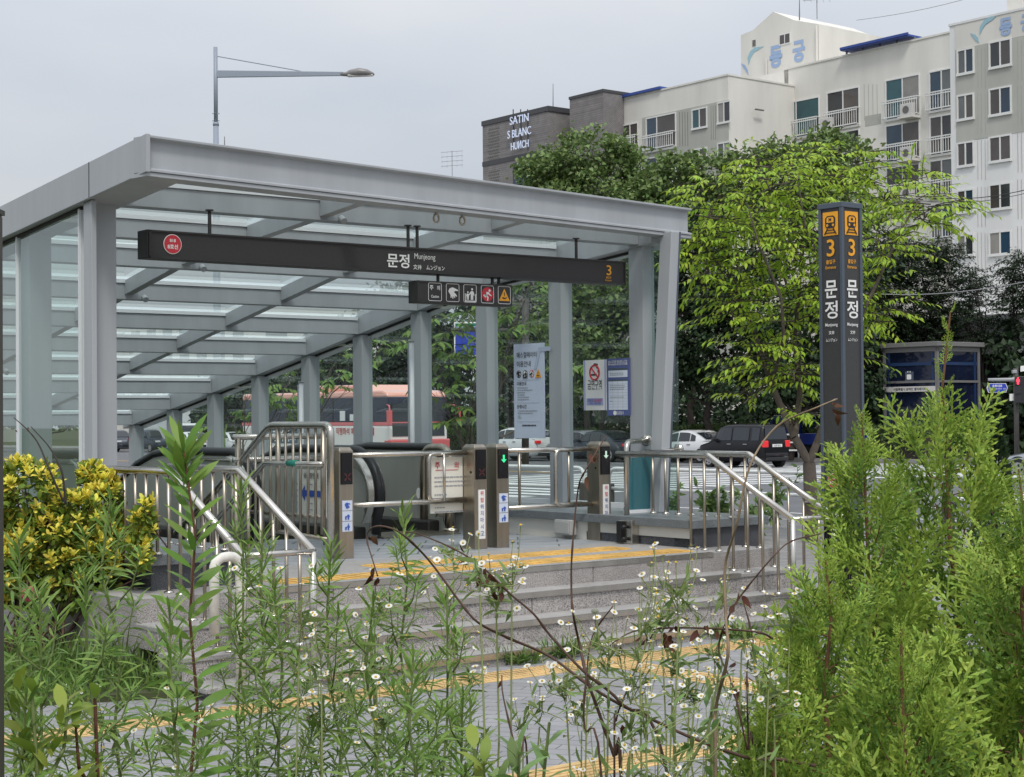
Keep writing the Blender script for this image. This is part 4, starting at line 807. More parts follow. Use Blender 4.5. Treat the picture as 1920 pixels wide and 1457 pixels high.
    b=MB(M); zp=.78 if kind=='sedan' else .86 if kind=='suv' else .92; b.box((-Ln/2-.02,-.26,zp-.11),(-Ln/2+.05,.26,zp)); b.build('number_plate',M_plate,t)
    text('63로 8310',M@Vector((-Ln/2-.02,0,zp-.055)),-(M.to_3x3()@Vector((0,1,0))),up,.07,M_ink,t,.01,maxw=.44)
    b=MB(M); b.box((Ln/2-.06,-.5,.42),(Ln/2+.012,.5,.58)); b.build('grille',M_trim,t,bevel=.02)
    b=MB(M); b.box((-Ln/2-.015,-Wd*.40,.28),(-Ln/2+.2,Wd*.40,.42)); b.build('bumper_trim',M_trim,t,bevel=.03)
    return t
def paintm(n,c,metal=0): return mat(n,c,.3,metal,0,4,coat=.12 if sum(c)<.05 else .3 if sum(c)<.3 else 1,spec=.25 if sum(c)<.3 else .5)
P_blk=paintm('black_car_paint',(.008,.008,.01)); P_wht=paintm('white_car_paint',(.62,.63,.64)); P_gry=paintm('grey_car_paint',(.05,.06,.075),.4); P_slv=paintm('silver_car_paint',(.42,.44,.46),.5); P_nvy=paintm('navy_car_paint',(.03,.04,.065),.3)
def carat(kind,paint,u,v,away,label,**k):
    P=W(u,v,0); P.z=rdz(P.y); return car(kind,paint,P,YAW+(math.pi/2 if away else -math.pi/2),label,**k)
def uvroad(x,y): return uv(road_at(x,y))
carat('box',P_blk,*(lambda r:(47.8,47.8*r.dot(DV)/r.dot(TU)))(ray(1393,779)),1,'black boxy minivan with a bright red tail lamp behind the right handrail',name='minivan')
def lane(x,u): r=ray(x,779); return u,u*r.dot(DV)/r.dot(TU)
carat('sedan',P_wht,*lane(1296,52.2),1,'white sedan half hidden behind the black minivan')
carat('sedan',P_gry,*lane(1130,51.5),1,'dark grey sedan seen through the glass below the no smoking board')
carat('suv',P_wht,*lane(974,50.5),1,'white sport utility car with a red tail lamp below the escalator guide',name='suv_car')
carat('sedan',P_blk,*lane(1046,54.6),1,'black sedan just right of the white sport utility car')
carat('sedan',P_slv,*lane(1092,55),1,'silver sedan partly hidden behind the dark grey sedan')
carat('sedan',P_gry,*lane(1232,54.8),1,'dark sedan left of the leaning canopy post')
carat('sedan',P_slv,41.5,26.8,1,'silver sedan behind the small dark conifer at the right edge')
carat('suv',P_nvy,*lane(286,54),0,'navy car with headlamps towards the camera at the left columns')
carat('sedan',P_wht,*lane(362,54),0,'white sedan facing the camera between two left columns')
carat('sedan',P_wht,*lane(440,52),0,'white sedan facing the camera under the leafy tree at left')
carat('suv',P_gry,*lane(215,53),0,'grey car beside the left front canopy column',name='suv_car')
def boxtruck(u,v,away,c_cab,c_box,label,name='box_truck',H=3.0,flat=False):
    P=W(u,v,0); P.z=rdz(P.y); rz=YAW+(math.pi/2 if away else -math.pi/2); t=thing(name,P,rz,label,'truck'); M=WM[t.name]
    b=MB(M); b.prism([(2.6,.45),(2.62,1.05),(2.35,1.95),(2.2,2.05),(1.2,2.05),(1.2,.45)],(0,-.9,0),(1,0,0),(0,0,1),(0,1.8,0)); b.build('cab',c_cab,t,bevel=.06)
    for s in (1,-1): b=MB(M); b.quad((2.42,s*.906,1.15),(1.45,s*.906,1.15),(1.45,s*.906,1.85),(2.2,s*.906,1.85)); b.build('side_window',M_cgl,t)
    b=MB(M); b.quad((2.615,-.8,1.12),(2.615,.8,1.12),(2.375,.75,1.9),(2.375,-.75,1.9)); b.build('windscreen',M_cgl,t)
    b=MB(M); b.box((1.1,-.95,.75),(-2.7,.95,1.25 if flat else H)); b.build('cargo_box',c_box,t,bevel=.03)
    b=MB(M); b.box((1.2,-.5,.45),(-2.6,.5,.75)); b.build('chassis',M_trim,t)
    for x in (1.75,-1.6):
        for s in (1,-1):
            b=MB(M); b.tube([(x,s*.62,.38),(x,s*.63,.38),(x,s*.86,.38),(x,s*.87,.38)],[.34,.38,.38,.34],20); k=b.build('wheel',M_tyre,t,True); b=MB(M); b.disc((x,s*.872,.38),(1,0,0),(0,0,1),.2,(0,s*.006,0),16); b.build('rim',M_rim,k)
    for s in (1,-1): b=MB(M); b.box((2.58,s*.5,.7),(2.66,s*.85,.9)); b.build('headlamp',M_head,t); b=MB(M); b.box((-2.72,s*.6,.55),(-2.68,s*.9,.72)); b.build('tail_lamp',M_lamp,t)
    return t
q=uvroad(1540,866); boxtruck(q.x+1.2,q.y+.9,1,paintm('blue_truck_paint',(.015,.03,.17)),MATS['blue_truck_paint'],'blue flatbed truck behind the bright green street tree',name='flatbed_truck',flat=True)
boxtruck(*lane(322,55.2),0,P_wht,mat('white_box',(.6,.62,.62),.5,0,.06,2),'white box truck behind the navy car at left',H=3.1)
# ---------------------------------------------------------------- bus
def bus():
    P=W(33.2,52.5,0); P.z=rdz(P.y); t=thing('express_bus',P,YAW-math.pi/2,'red and white coach seen through the glass behind the escalators','bus'); M=WM[t.name]
    L2,H,Wd=5.1,3.2,1.25; m_w=paintm('bus_white',(.78,.76,.73)); m_r=paintm('bus_red',(.62,.10,.10)); m_p=paintm('bus_roof_red',(.80,.37,.28))
    b=MB(M); b.box((-L2,-Wd,.35),(L2,Wd,1.8)); b.build('lower_body',m_w,t,bevel=.08)
    b=MB(M); b.box((-L2+.02,-Wd+.02,1.8),(L2-.05,Wd-.02,2.78)); b.build('window_band',mat('coach_glass',(.03,.035,.06),.1,spec=.6),t,bevel=.05)
    b=MB(M); b.box((-L2,-Wd-.004,1.78),(L2,Wd+.004,1.9)); b.build('red_stripe',m_r,t)
    b=MB(M); b.prism([(-L2,2.75),(L2-.05,2.75),(L2-.12,2.92),(L2-.4,3.0),(-L2+.1,3.0),(-L2,2.9)],(0,-Wd,0),(1,0,0),(0,0,1),(0,2*Wd,0)); b.build('roof',m_p,t,bevel=.08)
    b=MB(M); b.prism([(3.6,2.99),(3.2,3.22),(-.6,3.24),(-1.1,2.99)],(0,-.95,0),(1,0,0),(0,0,1),(0,1.9,0)); b.build('air_unit',m_p,t,bevel=.06)
    b=MB(M); b.prism([(L2-.3,.35),(L2+.12,.4),(L2+.15,1.3),(L2-.3,1.3)],(0,-Wd-.006,0),(1,0,0),(0,0,1),(0,2*Wd+.012,0)); b.build('front_panel',m_r,t,bevel=.05)
    b=MB(M); b.quad((L2+.02,-1.1,1.4),(L2+.02,1.1,1.4),(L2-.03,1.1,2.55),(L2-.03,-1.1,2.55)); b.build('windscreen',M_cgl,t)
    for s in (1,-1):
        for k in range(6): b=MB(M); x=-4.9+k*1.6; b.box((x-.05,s*(Wd-.016),1.9),(x+.05,s*(Wd-.012),2.74)); b.build('pillar',M_trim,t)
        for k in range(3): b=MB(M); x=2.0+k*.65; b.box((x,s*(Wd-.02),1.95),(x+.32,s*(Wd+.001),2.3-.12*(k>0))); b.build('window_notice',M_plate,t)
        b=MB(M); b.box((L2+.1,s*.75,.62),(L2+.16,s*1.1,.85)); b.build('headlamp',M_head,t)
        for x in (3.4,-3.2): b=MB(M); b.tube([(x,s*.9,.5),(x,s*1.24,.5)],.48,20); k=b.build('wheel',M_tyre,t,True); b=MB(M); b.disc((x,s*1.242,.5),(1,0,0),(0,0,1),.27,(0,s*.006,0),16); b.build('rim',M_rim,k)
        b=MB(M); b.tube(bent([(L2-.1,s*1.25,2.5),(L2+.35,s*1.45,2.45),(L2+.38,s*1.45,2.1)],.1),.03,6); b.box((L2+.28,s*1.38,1.9),(L2+.42,s*1.52,2.3)); b.build('mirror',m_r,t)
    ax=M.to_3x3()@Vector((1,0,0))   # side facing the camera (-y of the bus)
    text('직행좌석 예비차량',M@Vector((2.7,-Wd-.01,1.58)),ax,up,.26,mat('bus_red_letter',(.45,.03,.03)),t,.01,width=1.9)
    b=MB(M); b.box((3.85,-Wd-.012,1.44),(4.2,-Wd-.003,1.72)); b.build('red_square',MATS['bus_red_letter'],t)
    b=MB(M); b.box((-2.9,-Wd-.012,1.12),(-.9,-Wd-.003,1.7)); k=b.build('side_plate',mat('bus_plate_blue',(.07,.12,.17)),t); text('광역버스',M@Vector((-1.9,-Wd-.012,1.4)),ax,up,.42,M_plate,k,.03,width=1.7)
bus()
# ---------------------------------------------------------------- far street furniture
def fz_(P,k=.14): return rdz(P.y)+k
# elevator kiosk on the far sidewalk
M_kgl=mat('kiosk_blue_glass',(.008,.012,.03),.06,0,.3,.8,spec=.5); M_kfr=mat('kiosk_frame',(.17,.165,.16),.5); M_kbl=mat('kiosk_blue_frame',(.014,.036,.10),.4)
UK=58.5
a=onu(1655,645,UK); c=onu(1757,645,UK); z1=onu(1757,640,UK).z; P=W(UK,c.y,0); z0=fz_(P)-.2
t=thing('elevator_kiosk',W(UK+1.2,(a.y+c.y)/2,z0),YAW,'small blue glass elevator kiosk on the far sidewalk right of the pylon','kiosk')
v0,v1=c.y,a.y; u0,u1=UK,UK+3.0
b=MB(FR); b.box((u0+.05,v0+.05,z0),(u1-.05,v1-.05,z1-.25)); b.build('glass_body',M_kgl,t)
b=MB(FR)
for (u,v) in ((u0,v0),(u0,v1-.14),(u1-.14,v0),(u1-.14,v1-.14)): b.box((u,v,z0),(u+.14,v+.14,z1-.2))
zm=onu(1757,717,UK).z; zn=onu(1757,728,UK).z
b.box((u0-.01,v0+.14,zm),(u0+.1,v1-.14,zm+.1)); b.box((u0+.14,v0-.01,zm),(u1-.14,v0+.1,zm+.1)); b.build('frame',M_kfr,t)
b=MB(FR); b.box((u0-.15,v0-.15,z1-.2),(u1+.15,v1+.25,z1)); b.box((u0,v0,z1-.42),(u1,v1,z1-.2)); b.build('roof',M_kfr,t,bevel=.02)
b=MB(FR); zq=onu(1700,683,UK).z; b.box((u0+.02,v0+.2,zq-.07),(u0+.055,v1-.2,zq+.07)); b.box((u0+.2,v0+.02,zq-.07),(u1-.2,v0+.055,zq+.07))
for v in (v0+.2,v1-.36): b.box((u0+.02,v,z0),(u0+.054,v+.12,z1-.45))
for u in (u0+.25,u1-.4): b.box((u,v0+.02,z0),(u+.12,v0+.054,z1-.45))
b.build('inner_frame',M_kbl,t)
b=MB(FR); b.box((u0-.03,v0+.12,zn-.13),(u0+.02,v1-.02,zn+.1)); k=b.build('sign_band',mat('band_white',(.6,.58,.55)),t)
text('서울특별시 장애인 엘리베이터',W(u0-.032,(v0+v1)/2,zn-.015),-DV,up,.13,M_ink,k,.02,width=abs(v1-v0)*.6)
pa=onu(1697,697,UK); pb=onu(1712,714,UK); b=MB(FR); b.box((u0+.0,pa.y,pa.z),(u0+.045,pb.y,pb.z)); k=b.build('elevator_sign',M_slate,t)
cc=W(u0-.002,(pa.y+pb.y)/2,(pa.z+pb.z)/2); shape(rrect(.6,.55,.1),cc-up*.03,.4,M_white,k,'cabin_pictogram',ax=-DV)
for x in (-.16,.16): shape([(x-.1,.42),(x+.1,.42),(x,.58)],cc,.4,M_white,k,'arrow_mark',ax=-DV)
# pedestrian signal with street sign
D=57.0; P=at(1906,800,D); zg=rdz(P.y)+.14; t=thing('pedestrian_signal',Vector((P.x,P.y,zg)),0,'dark pedestrian signal showing a red figure at the right edge','traffic signal')
b=MB(); b.tube([(P.x,P.y,zg),(P.x,P.y,at(1906,690,D).z)],.085,12); b.build('pole',mat('signal_pole',(.06,.055,.05),.6),t,True)
a,c=at(1902,706,D),at(1917,756,D); b=MB(); b.box((a.x,P.y-.32,c.z),(c.x,P.y-.08,a.z)); b.build('lamp_housing',M_trim,t,bevel=.02)
for y in (714,731,748):
    q=at(1910,y,D-.4); b=MB(); b.box((q.x-.11,P.y-.345,q.z-.12),(q.x+.11,P.y-.325,q.z+.12)); k=b.build('lamp_window',mat('dark_lamp',(.03,.03,.035),.2),t)
    if y==714:
        for P_ in ([(-.22,.2),(.22,.2),(.25,-.1),(.14,-.12),(.13,-.5),(-.13,-.5),(-.14,-.12),(-.25,-.1)],blob(0,.36,.13)): shape(P_,(q.x,P.y-.345,q.z),.24,mat('red_signal_lamp',(1,.03,.05),.4,emit=2.2),k,'red_figure',ax=Vector((1,0,0)))
a,c=at(1853,712,D),at(1902,712,D); b=MB(); b.tube([(a.x,P.y-.02,a.z),(c.x-.1,P.y-.02,a.z),(P.x,P.y,a.z)],[.05,.06,.13],8); b.build('sign_arm',mat('arm_grey',(.35,.36,.37),.5),t,True)
q=at(1869,727.5,D); b=MB(); hx=[(-.36,0),(-.3,.16),(.3,.16),(.36,0),(.3,-.16),(-.3,-.16)]; b.prism(hx,(q.x,P.y-.05,q.z),(1,0,0),(0,0,1),(0,-.02,0)); k=b.build('street_name_plate',M_white,t); b=MB(); b.prism([(x*.94,y*.9) for x,y in hx],(q.x,P.y-.07,q.z),(1,0,0),(0,0,1),(0,-.006,0)); b.build('plate_field',mat('road_sign_blue',(.02,.05,.42),.4),k)
text('송파대로',(q.x,P.y-.077,q.z+.07),(1,0,0),up,.09,M_white,k,.02); text('Songpa-daero',(q.x,P.y-.077,q.z-.03),(1,0,0),up,.055,M_white,k,.01); text('168',(q.x-.25,P.y-.077,q.z-.03),(1,0,0),up,.05,M_white,k); text('176',(q.x+.25,P.y-.077,q.z-.03),(1,0,0),up,.05,M_white,k)
a=at(1897,697,D); b=MB(); b.box((P.x-.12,P.y-.1,a.z-.06),(P.x+.02,P.y+.1,a.z+.06)); b.build('detector',mat('arm_grey',(.35,.36,.37)),t,bevel=.02)
a=at(1909,694,D); c=at(1945,684,D); b=MB(); b.prism([(0,-.06),(.75,-.06),(.75,.13),(0,.13)],(a.x,P.y-.3,a.z),(1,0,.12),(0,0,1),(0,.02,0)); b.build('bus_lane_plate',M_white,t)
a=at(1894,745,D); b=MB(); b.box((a.x-.05,P.y-.15,a.z-.12),(a.x+.08,P.y-.1,a.z+.12)); b.build('sticker_plate',M_white,t)
# blue direction sign seen through the glass
D=62; t=thing('direction_sign',at(890,640,D),0,'blue and green road direction sign behind the tree left of the escalator guide','road sign')
a,c=at(851,604,D),at(925,668,D); P=at(890,700,D)
b=MB(); b.box((a.x,P.y-.03,c.z),(c.x,P.y+.03,a.z)); k=b.build('panel',M_white,t,bevel=.01)
b=MB(); zz=at(0,621,D).z; b.box((a.x+.05,P.y-.04,c.z+.05),(c.x-.05,P.y-.031,zz)); b.build('blue_field',mat('road_sign_blue',(.02,.05,.42)),k); b=MB(); b.box((a.x+.05,P.y-.04,zz+.03),(c.x-.05,P.y-.031,a.z-.05)); b.build('green_field',mat('road_sign_green',(.01,.16,.1)),k)
b=MB(); b.tube([at(985,870,D),at(985,560,D)],.14,12); p=at(985,620,D); b.tube([p,at(845,618,D)],.07,8); b.build('pole',mat('signal_pole',(.06,.055,.05)),t,True)
# ---------------------------------------------------------------- buildings
M_apt=mat('cream_render',(.68,.66,.61),.85,0,.13,.3,streak=.25); M_aptg=mat('grey_render',(.42,.42,.38),.85,0,.10,.5,streak=.25); M_aptw=mat('white_render',(.73,.73,.72),.85,0,.11,.3,streak=.25)
M_wfr=mat('window_frame_white',(.72,.72,.70),.5); M_brk=brick('dark_brick',(.25,.235,.23),(.215,.20,.20),(.15,.14,.14),.6,.12,.012,YAW,.9,'xz')
WG=[mat('window_glass_%s'%n,c,.08,0,.35,.35,spec=.7) for n,c in (('dark',(.03,.032,.036)),('teal',(.02,.085,.10)),('blue',(.02,.045,.075)),('brown',(.07,.06,.055)),('curtain',(.24,.23,.21)),('shade',(.11,.12,.12)))]
M_lett=mat('sign_letter_white',(.66,.74,.92),.4,emit=.15); M_lblue=mat('faded_blue_paint',(.31,.42,.62),.8); M_lteal=mat('faded_teal_paint',(.30,.49,.56),.8); M_bld=mat('dark_seam',(.14,.135,.125),.9)
def window(t,u,px,style=0,rail=False,ac=False,vb_=None):
    """px=(x0,y0,x1,y1): top left and bottom right in the facade plane u; builds recessed panes in a white frame"""
    a,c=onu(px[0],px[1],u),onu(px[2],px[3],u); v0,v1=c.y,a.y; z0,z1=c.z,max(onu(px[2],px[1]-(px[2]-px[0])*.13,u).z,a.z) if False else a.z
    f=.09; b=MB(FR)
    n=3 if (v1-v0)>3.6 and style==2 else 2
    b.box((u-.06,v0-f,z0-f),(u+.0,v0,z1+f)); b.box((u-.06,v1,z0-f),(u,v1+f,z1+f)); b.box((u-.06,v0,z1),(u,v1,z1+f)); b.box((u-.1,v0-.1,z0-f-.05),(u,v1+.1,z0))
    sp=[.36,.64] if style==1 else [.5,.5] if n==2 else [.34,.33,.33]; s=v1
    for i,q in enumerate(sp[:-1]): s-=(v1-v0)*q; b.box((u-.055,s-.04,z0),(u,s+.04,z1))
    fr=b.build('window',M_wfr,t); s=v1
    for i,q in enumerate(sp):
        e=s-(v1-v0)*q; b=MB(FR); b.box((u-.02,e+.03,z0),(u-.002,s-.03,z1)); b.build('pane',WG[int(rng.choice([0,0,1,2,3,3,4,5]))],fr); s=e
    if rail:
        zr=z0+min((z1-z0)*.45,1.15); b=MB(FR)
        for z in (zr,z0+.05,zr-.15): b.box((u-.42,v0-.12,z-.035),(u-.36,v1+.12,z+.035))
        for v in (v0-.1,v1+.06): b.box((u-.42,v,z0),(u,v+.04,z0+.05)); b.box((u-.42,v,zr-.02),(u,v+.04,zr+.03))
        k=int((v1-v0)/.17)
        for i in range(k+1): v=v0-.1+(v1-v0+.18)*i/k; b.box((u-.405,v,z0),(u-.375,v+.03,zr))
        b.build('balcony_rail',M_wfr,t)
    if ac:
        b=MB(FR); v=v0+.5 if ac==1 else v1-.4; b.box((u-.75,v-.5,z0-.1),(u-.4,v+.5,z0+.68)); k=b.build('air_conditioner',mat('ac_white',(.55,.54,.52),.5),t,bevel=.03); b=MB(FR); b.tube([(u-.755,v-.0,z0+.28),(u-.77,v,z0+.28)],.25,16); b.build('fan_grille',M_bld,k)
        b=MB(FR); b.box((u-.85,v-.6,z0-.25),(u,v+.6,z0-.12)); b.build('shelf',M_apt,t)
def facade(name,u,x0,x1,ytop,label,m,depth,ztopx=None):
    a=onu(x0,800,u); c=onu(x1,800,u); z=onu(x1 if ztopx is None else ztopx,ytop,u).z; t=thing(name,W(u+depth/2,(a.y+c.y)/2,-2),YAW,label,'building')
    b=MB(FR); b.box((u,c.y,-3),(u+depth,a.y,z)); w_=b.build('wall',m,t,bevel=.0); b=MB(FR); b.box((u-.05,c.y-.05,z),(u+depth+.05,a.y+.05,z+.12)); b.build('parapet_cap',m,t); return t,z
def seams(t,u,lst,m=M_bld,d=.012):
    b=MB(FR)
    for x0,y0,x1,y1 in lst:
        a,c=onu(x0,y0,u),onu(x1,y1,u); b.box((u-d,min(a.y,c.y)-.0,min(a.z,c.z)),(u+.01,max(a.y,c.y),max(a.z,c.z)))
    b.build('facade_band',m,t)
# left block
U1=80
t,z=facade('apartment_block',U1,1133,1372,140,'cream and grey apartment block with few windows behind the tall green trees',M_apt,11)
for y0,y1,xa,xb in ((232,420,1168,1369),):
    a=onu(1133,222,U1);c=onu(1366,185,U1); b=MB(FR); b.box((U1-.02,onu(1366,200,U1).y,2),(U1+.01,onu(1204,200,U1).y,onu(1290,203,U1).z)); b.build('grey_band',M_aptg,t)
window(t,U1-.02,(1168,237,1196,272),0,True,2); window(t,U1-.02,(1213,224,1267,274),1,True); window(t,U1-.02,(1299,208,1325,236),0); window(t,U1-.02,(1347,195,1369,226),0)
window(t,U1-.02,(1214,299,1267,345),1,True); window(t,U1-.02,(1299,283,1325,312),0); window(t,U1-.02,(1347,271,1369,303),0); window(t,U1-.02,(1168,310,1196,345),0,True)
seams(t,U1-.02,[(1274+i*5,210,1275.2+i*5,274) for i in range(4)]+[(1333+i*4,198,1334+i*4,262) for i in range(3)]+[(1274+i*5,288,1275.2+i*5,340) for i in range(4)],M_bld)
b=MB(FR); a=onu(1160,195,U1); b.box((U1-.2,a.y-4.5,z+.12),(U1+3,a.y+2,z+.3)); b.build('blue_awning',mat('blue_metal_roof',(.03,.07,.30),.5),t)
for zz in (onz(1400,0,0),): pass
b=MB(FR)
for y in (202,276,300): q=onv(1395,y,onu(1372,y,U1).y); b.box((U1+2.2,q.y-.12,q.z-.04),(U1+3,q.y,q.z+.04))
b.build('wall_vent',M_bld,t)
# middle block
U2=86.5
t,z=facade('apartment_block',U2,1478,1830,60,'long cream apartment block with balconies and a blue rooftop awning',M_apt,12,1790)
a=onu(1455,300,U2); b=MB(FR); b.box((U2,onu(1480,300,U2).y,-3),(U2+12,a.y+4,z-.02)); b.build('wing_wall',M_apt,t)
MIDW=[((1470,196,1536,250),1,1,0),((1552,176,1611,233),2,1,2),((1662,153,1724,214),2,1,1),((1744,137,1788,201),0,1,0),((1471,272,1536,325),1,1,0),((1563,252,1611,310),2,1,0),((1662,238,1724,295),2,1,1),((1745,222,1788,285),0,1,0),((1663,317,1724,370),2,1,1),((1745,304,1788,365),0,1,0),((1746,386,1788,445),0,1,0),((1472,352,1536,400),1,1,0)]
for px,s,r,ac in MIDW: window(t,U2,px,s,bool(r),ac)
seams(t,U2,[(1620+i*8,158,1621.5+i*8,226) for i in range(4)],mat('pale_seam',(.40,.385,.35),.9)); seams(t,U2,[(1622,218,1652,232)],M_aptg)
a=onu(1585,113,U2); c=onu(1712,88,U2); b=MB(FR); b.box((U2-.5,c.y,z+.3),(U2+.9,a.y,z+.42)); b.box((U2-.56,c.y,z+.36),(U2-.44,a.y,z+.52)); b.build('blue_awning',mat('blue_metal_roof',(.03,.07,.30)),t); b=MB(FR)
for v in np.linspace(c.y,a.y,5): b.box((U2+.1,v-.05,z+.12),(U2+.2,v+.05,z+.3))
b.build('awning_post',M_kfr,t)
# stair tower
U3=92
t=thing('stair_tower',W(U3+5,onu(1460,100,U3).y,10),YAW,'cream gabled roof tower with faded blue painted lettering','tower')
pts=[(1389,66),(1411,57),(1450,22),(1490,38),(1535,45)]; Q=[onu(x,y,U3) for x,y in pts]; b=MB(FR); zlo=Q[0].z-14
b.prism([(q.y,q.z) for q in Q]+[(Q[-1].y,zlo),(Q[0].y,zlo)],(U3,0,0),(0,1,0),(0,0,1),(9,0,0)); b.build('wall',M_apt,t)
e=onu(1472,83,U3); b=MB(FR); a,c=onu(1461,65,U3),onu(1483,81,U3); b.box((U3-.04,c.y,c.z),(U3-.0,a.y,a.z)); k=b.build('window',M_wfr,t); b=MB(FR); ym=(a.y+c.y)/2
b.box((U3-.06,c.y+.1,c.z+.1),(U3-.035,ym-.05,a.z-.1)); b.box((U3-.06,ym+.05,c.z+.1),(U3-.035,a.y-.1,a.z-.1)); b.build('pane',WG[3],k)
a,c=onu(1411,75,U3),onu(1417,86,U3); b=MB(FR)
for i in range(5): b.box((U3-.04,c.y,c.z+(a.z-c.z)*i/5),(U3,a.y,c.z+(a.z-c.z)*(i+.55)/5))
b.build('louvre',M_bld,t)
def painted(s,x,y,hpx,u,t,wd):
    p=onu(x,y,u); h=abs(onu(x,y-hpx/2,u).z-onu(x,y+hpx/2,u).z); w_=abs(onu(x-wd/2,y,u).y-onu(x+wd/2,y,u).y); text(s,W(u-.02,p.y,p.z),-DV,up,h,M_lblue,t,.045,width=w_)
painted('동',1455,106,42,U3,t,24); painted('궁',1498,96,41,U3,t,23)
def swoosh(t,u,lst):
    for pts,m in lst:
        q=[onu(x,y,u) for x,y in pts]; b=MB(FR); b.prism([(p.y,p.z) for p in q],(u-.03,0,0),(0,1,0),(0,0,1),(.02,0,0)); b.build('painted_emblem',m,t)
swoosh(t,U3,[([(1404,122),(1402,108),(1407,96),(1416,89),(1432,87),(1424,92),(1414,98),(1408,108)],M_lteal),([(1390,119),(1397,122),(1402,130),(1404,141),(1399,134)],M_lblue)])
b=MB(FR); 
for x0 in (1533,): 
    p=onu(x0,48,U3); q=onu(x0,130,U3); b.tube([(U3-.12,p.y,p.z),(U3-.12,p.y,q.z)],.08,8)
p=onu(1438,111,U3); q=onu(1438,150,U3); b.tube([(U3-.1,p.y,p.z),(U3-.1,p.y,q.z)],.06,8); b.build('drain_pipe',M_apt,t)
ant=W(U3+3,onu(1530,20,U3+3).y,0); 
def antenna(P,H,label,s=1):
    t=thing('tv_antenna',P,0,label,'antenna','rooftop antennas'); m=mat('antenna_grey',(.2,.2,.21),.5)
    b=MB(); b.tube([P,P+up*H],.03*s,6); b.build('mast',m,t); b=MB()
    for k in range(4):
        z=P.z+H*(.95-.14*k); b.tube([(P.x-1.1*s,P.y,z),(P.x+1.1*s,P.y,z+.15*s)],.02*s,5)
        for j in range(5): x=P.x-1*s+.5*s*j; b.tube([(x,P.y-.3,z-.22*s),(x,P.y+.3,z+.22*s)],.014*s,4)
    b.build('elements',m,t)
p=at(1532,36,113); antenna(p,2.4,'tv antenna on the gabled stair tower',.85)
p=at(848,345,100); antenna(p,2.0,'small tv antenna above the middle of the canopy fascia',.6)
for x,y0,y1,d,l in ((1499,0,32,113,'thin lightning rod on the gabled stair tower'),(1037,165,225,122,'thin lightning rod on the dark brick building'),(421,264,284,90,'tiny lightning rod beyond the canopy roof by the street lamp')):
    a,c=at(x,y1+6,d),at(x,y0-8,d); b=MB(); b.tube([a,c],[.05,.02],6); tag(b.build('lightning_rod',mat('antenna_grey',(.2,.2,.21)),None,False,a),l,'lightning rod','lightning rods')
# right block
U4=74.5
t,z=facade('apartment_block',U4,1790,2300,18,'nearest apartment block with a white lower wall and small windows at the right edge',M_aptw,12,1920)
a=onu(1790,0,U4).y; c=onu(2300,0,U4).y; zg1=onu(1790,95,U4).z; zg0=onu(1790,268,U4).z
b=MB(FR); b.box((U4-.02,c,zg0),(U4+.0,a+.0,zg1)); b.build('grey_band',M_aptg,t); b=MB(FR); b.box((U4-.02,c,zg1+.01),(U4,a,z)); b.build('cream_band',M_apt,t)
for y0,y1 in ((97,133),(182,219),(271,307),(360,394),(444,476)): window(t,U4-.02,(1797,y0,1825,y1),0)
for y0,y1 in ((82,119),(170,209),(260,297),(349,387),(438,473)): window(t,U4-.02,(1857,y0,1895,y1),0); window(t,U4-.02,(1940,y0-14,1985,y1-14),0)
seams(t,U4-.02,[(1833+i*7,y,1834.2+i*7,y+75) for i in range(3) for y in (90,175,262,350,436)]+[(1908+i*7,y,1909.4+i*7,y+75) for i in range(3) for y in (75,160,248,336,424)],mat('pale_seam',(.40,.385,.35)))
painted('동',1886,50,34,U4-.02,t,24); painted('궁',1926,42,34,U4-.02,t,24)
swoosh(t,U4-.02,[([(1837,66),(1838,50),(1846,37),(1858,31),(1868,31),(1860,38),(1848,46),(1842,55)],M_lteal),([(1820,62),(1829,65),(1834,70),(1836,80),(1830,76)],M_lteal)])
b=MB(FR); p=onu(1888,18,U4+2); b.box((U4+2,p.y-16,z),(U4+10,p.y,z+3)); b.build('roof_house',M_apt,t)
# dark brick shop building
U5=77
t=thing('brick_building',W(U5+8,onu(970,300,U5).y,-2),YAW,'dark grey brick commercial building with three illuminated names','building')
def bx(x0,x1,ytop,u,dep,m,nm,zx=None,zlo=-3): a,c=onu(x0,500,u),onu(x1,500,u); z=onu(x1 if zx is None else zx,ytop,u).z; b=MB(FR); b.box((u,c.y,zlo),(u+dep,a.y,z)); return b.build(nm,m,t),a.y,c.y,z
o,va,vb2,zt=bx(907,1030,201,U5,14,M_brk,'front_wall')
b=MB(FR); b.box((U5-.06,vb2-.08,zt-.25),(U5+14,va+.08,zt+.12)); b.build('roof_edge',mat('dark_metal',(.06,.06,.065),.5),t)
zl=onu(1030,281,U5).z; b=MB(FR); b.box((U5-.03,vb2-.05,zl-.25),(U5+.01,va+.05,zl+.1)); b.build('ledge',MATS['dark_metal'],t)
q=onu(1038,240,U5); b=MB(FR); b.box((U5+3,q.y-2.2,-3),(U5+13,vb2,onu(1066,228,U5+3).z)); b.build('link_wall',M_brk,t)
b=MB(FR); a=onu(1068,187,U5+1); c=onu(1131,195,U5+1); b.box((U5+1,c.y,-3),(U5+12,a.y,a.z)); b.build('stair_wall',M_brk,t); b=MB(FR); b.box((U5+.95,c.y-.05,a.z),(U5+12,a.y+.05,a.z+.2)); b.build('stair_roof_edge',MATS['dark_metal'],t)
a,c=onu(962,306,U5),onu(1016,420,U5); b=MB(FR); b.box((U5-.03,c.y,c.z),(U5,a.y,a.z)); k=b.build('window',MATS['dark_metal'],t)
for i in range(3): b=MB(FR); w_=(a.y-c.y)/3; b.box((U5-.05,c.y+w_*i+.08,c.z+.1),(U5-.025,c.y+w_*(i+1)-.08,a.z-.1)); b.build('pane',WG[i%3],k)
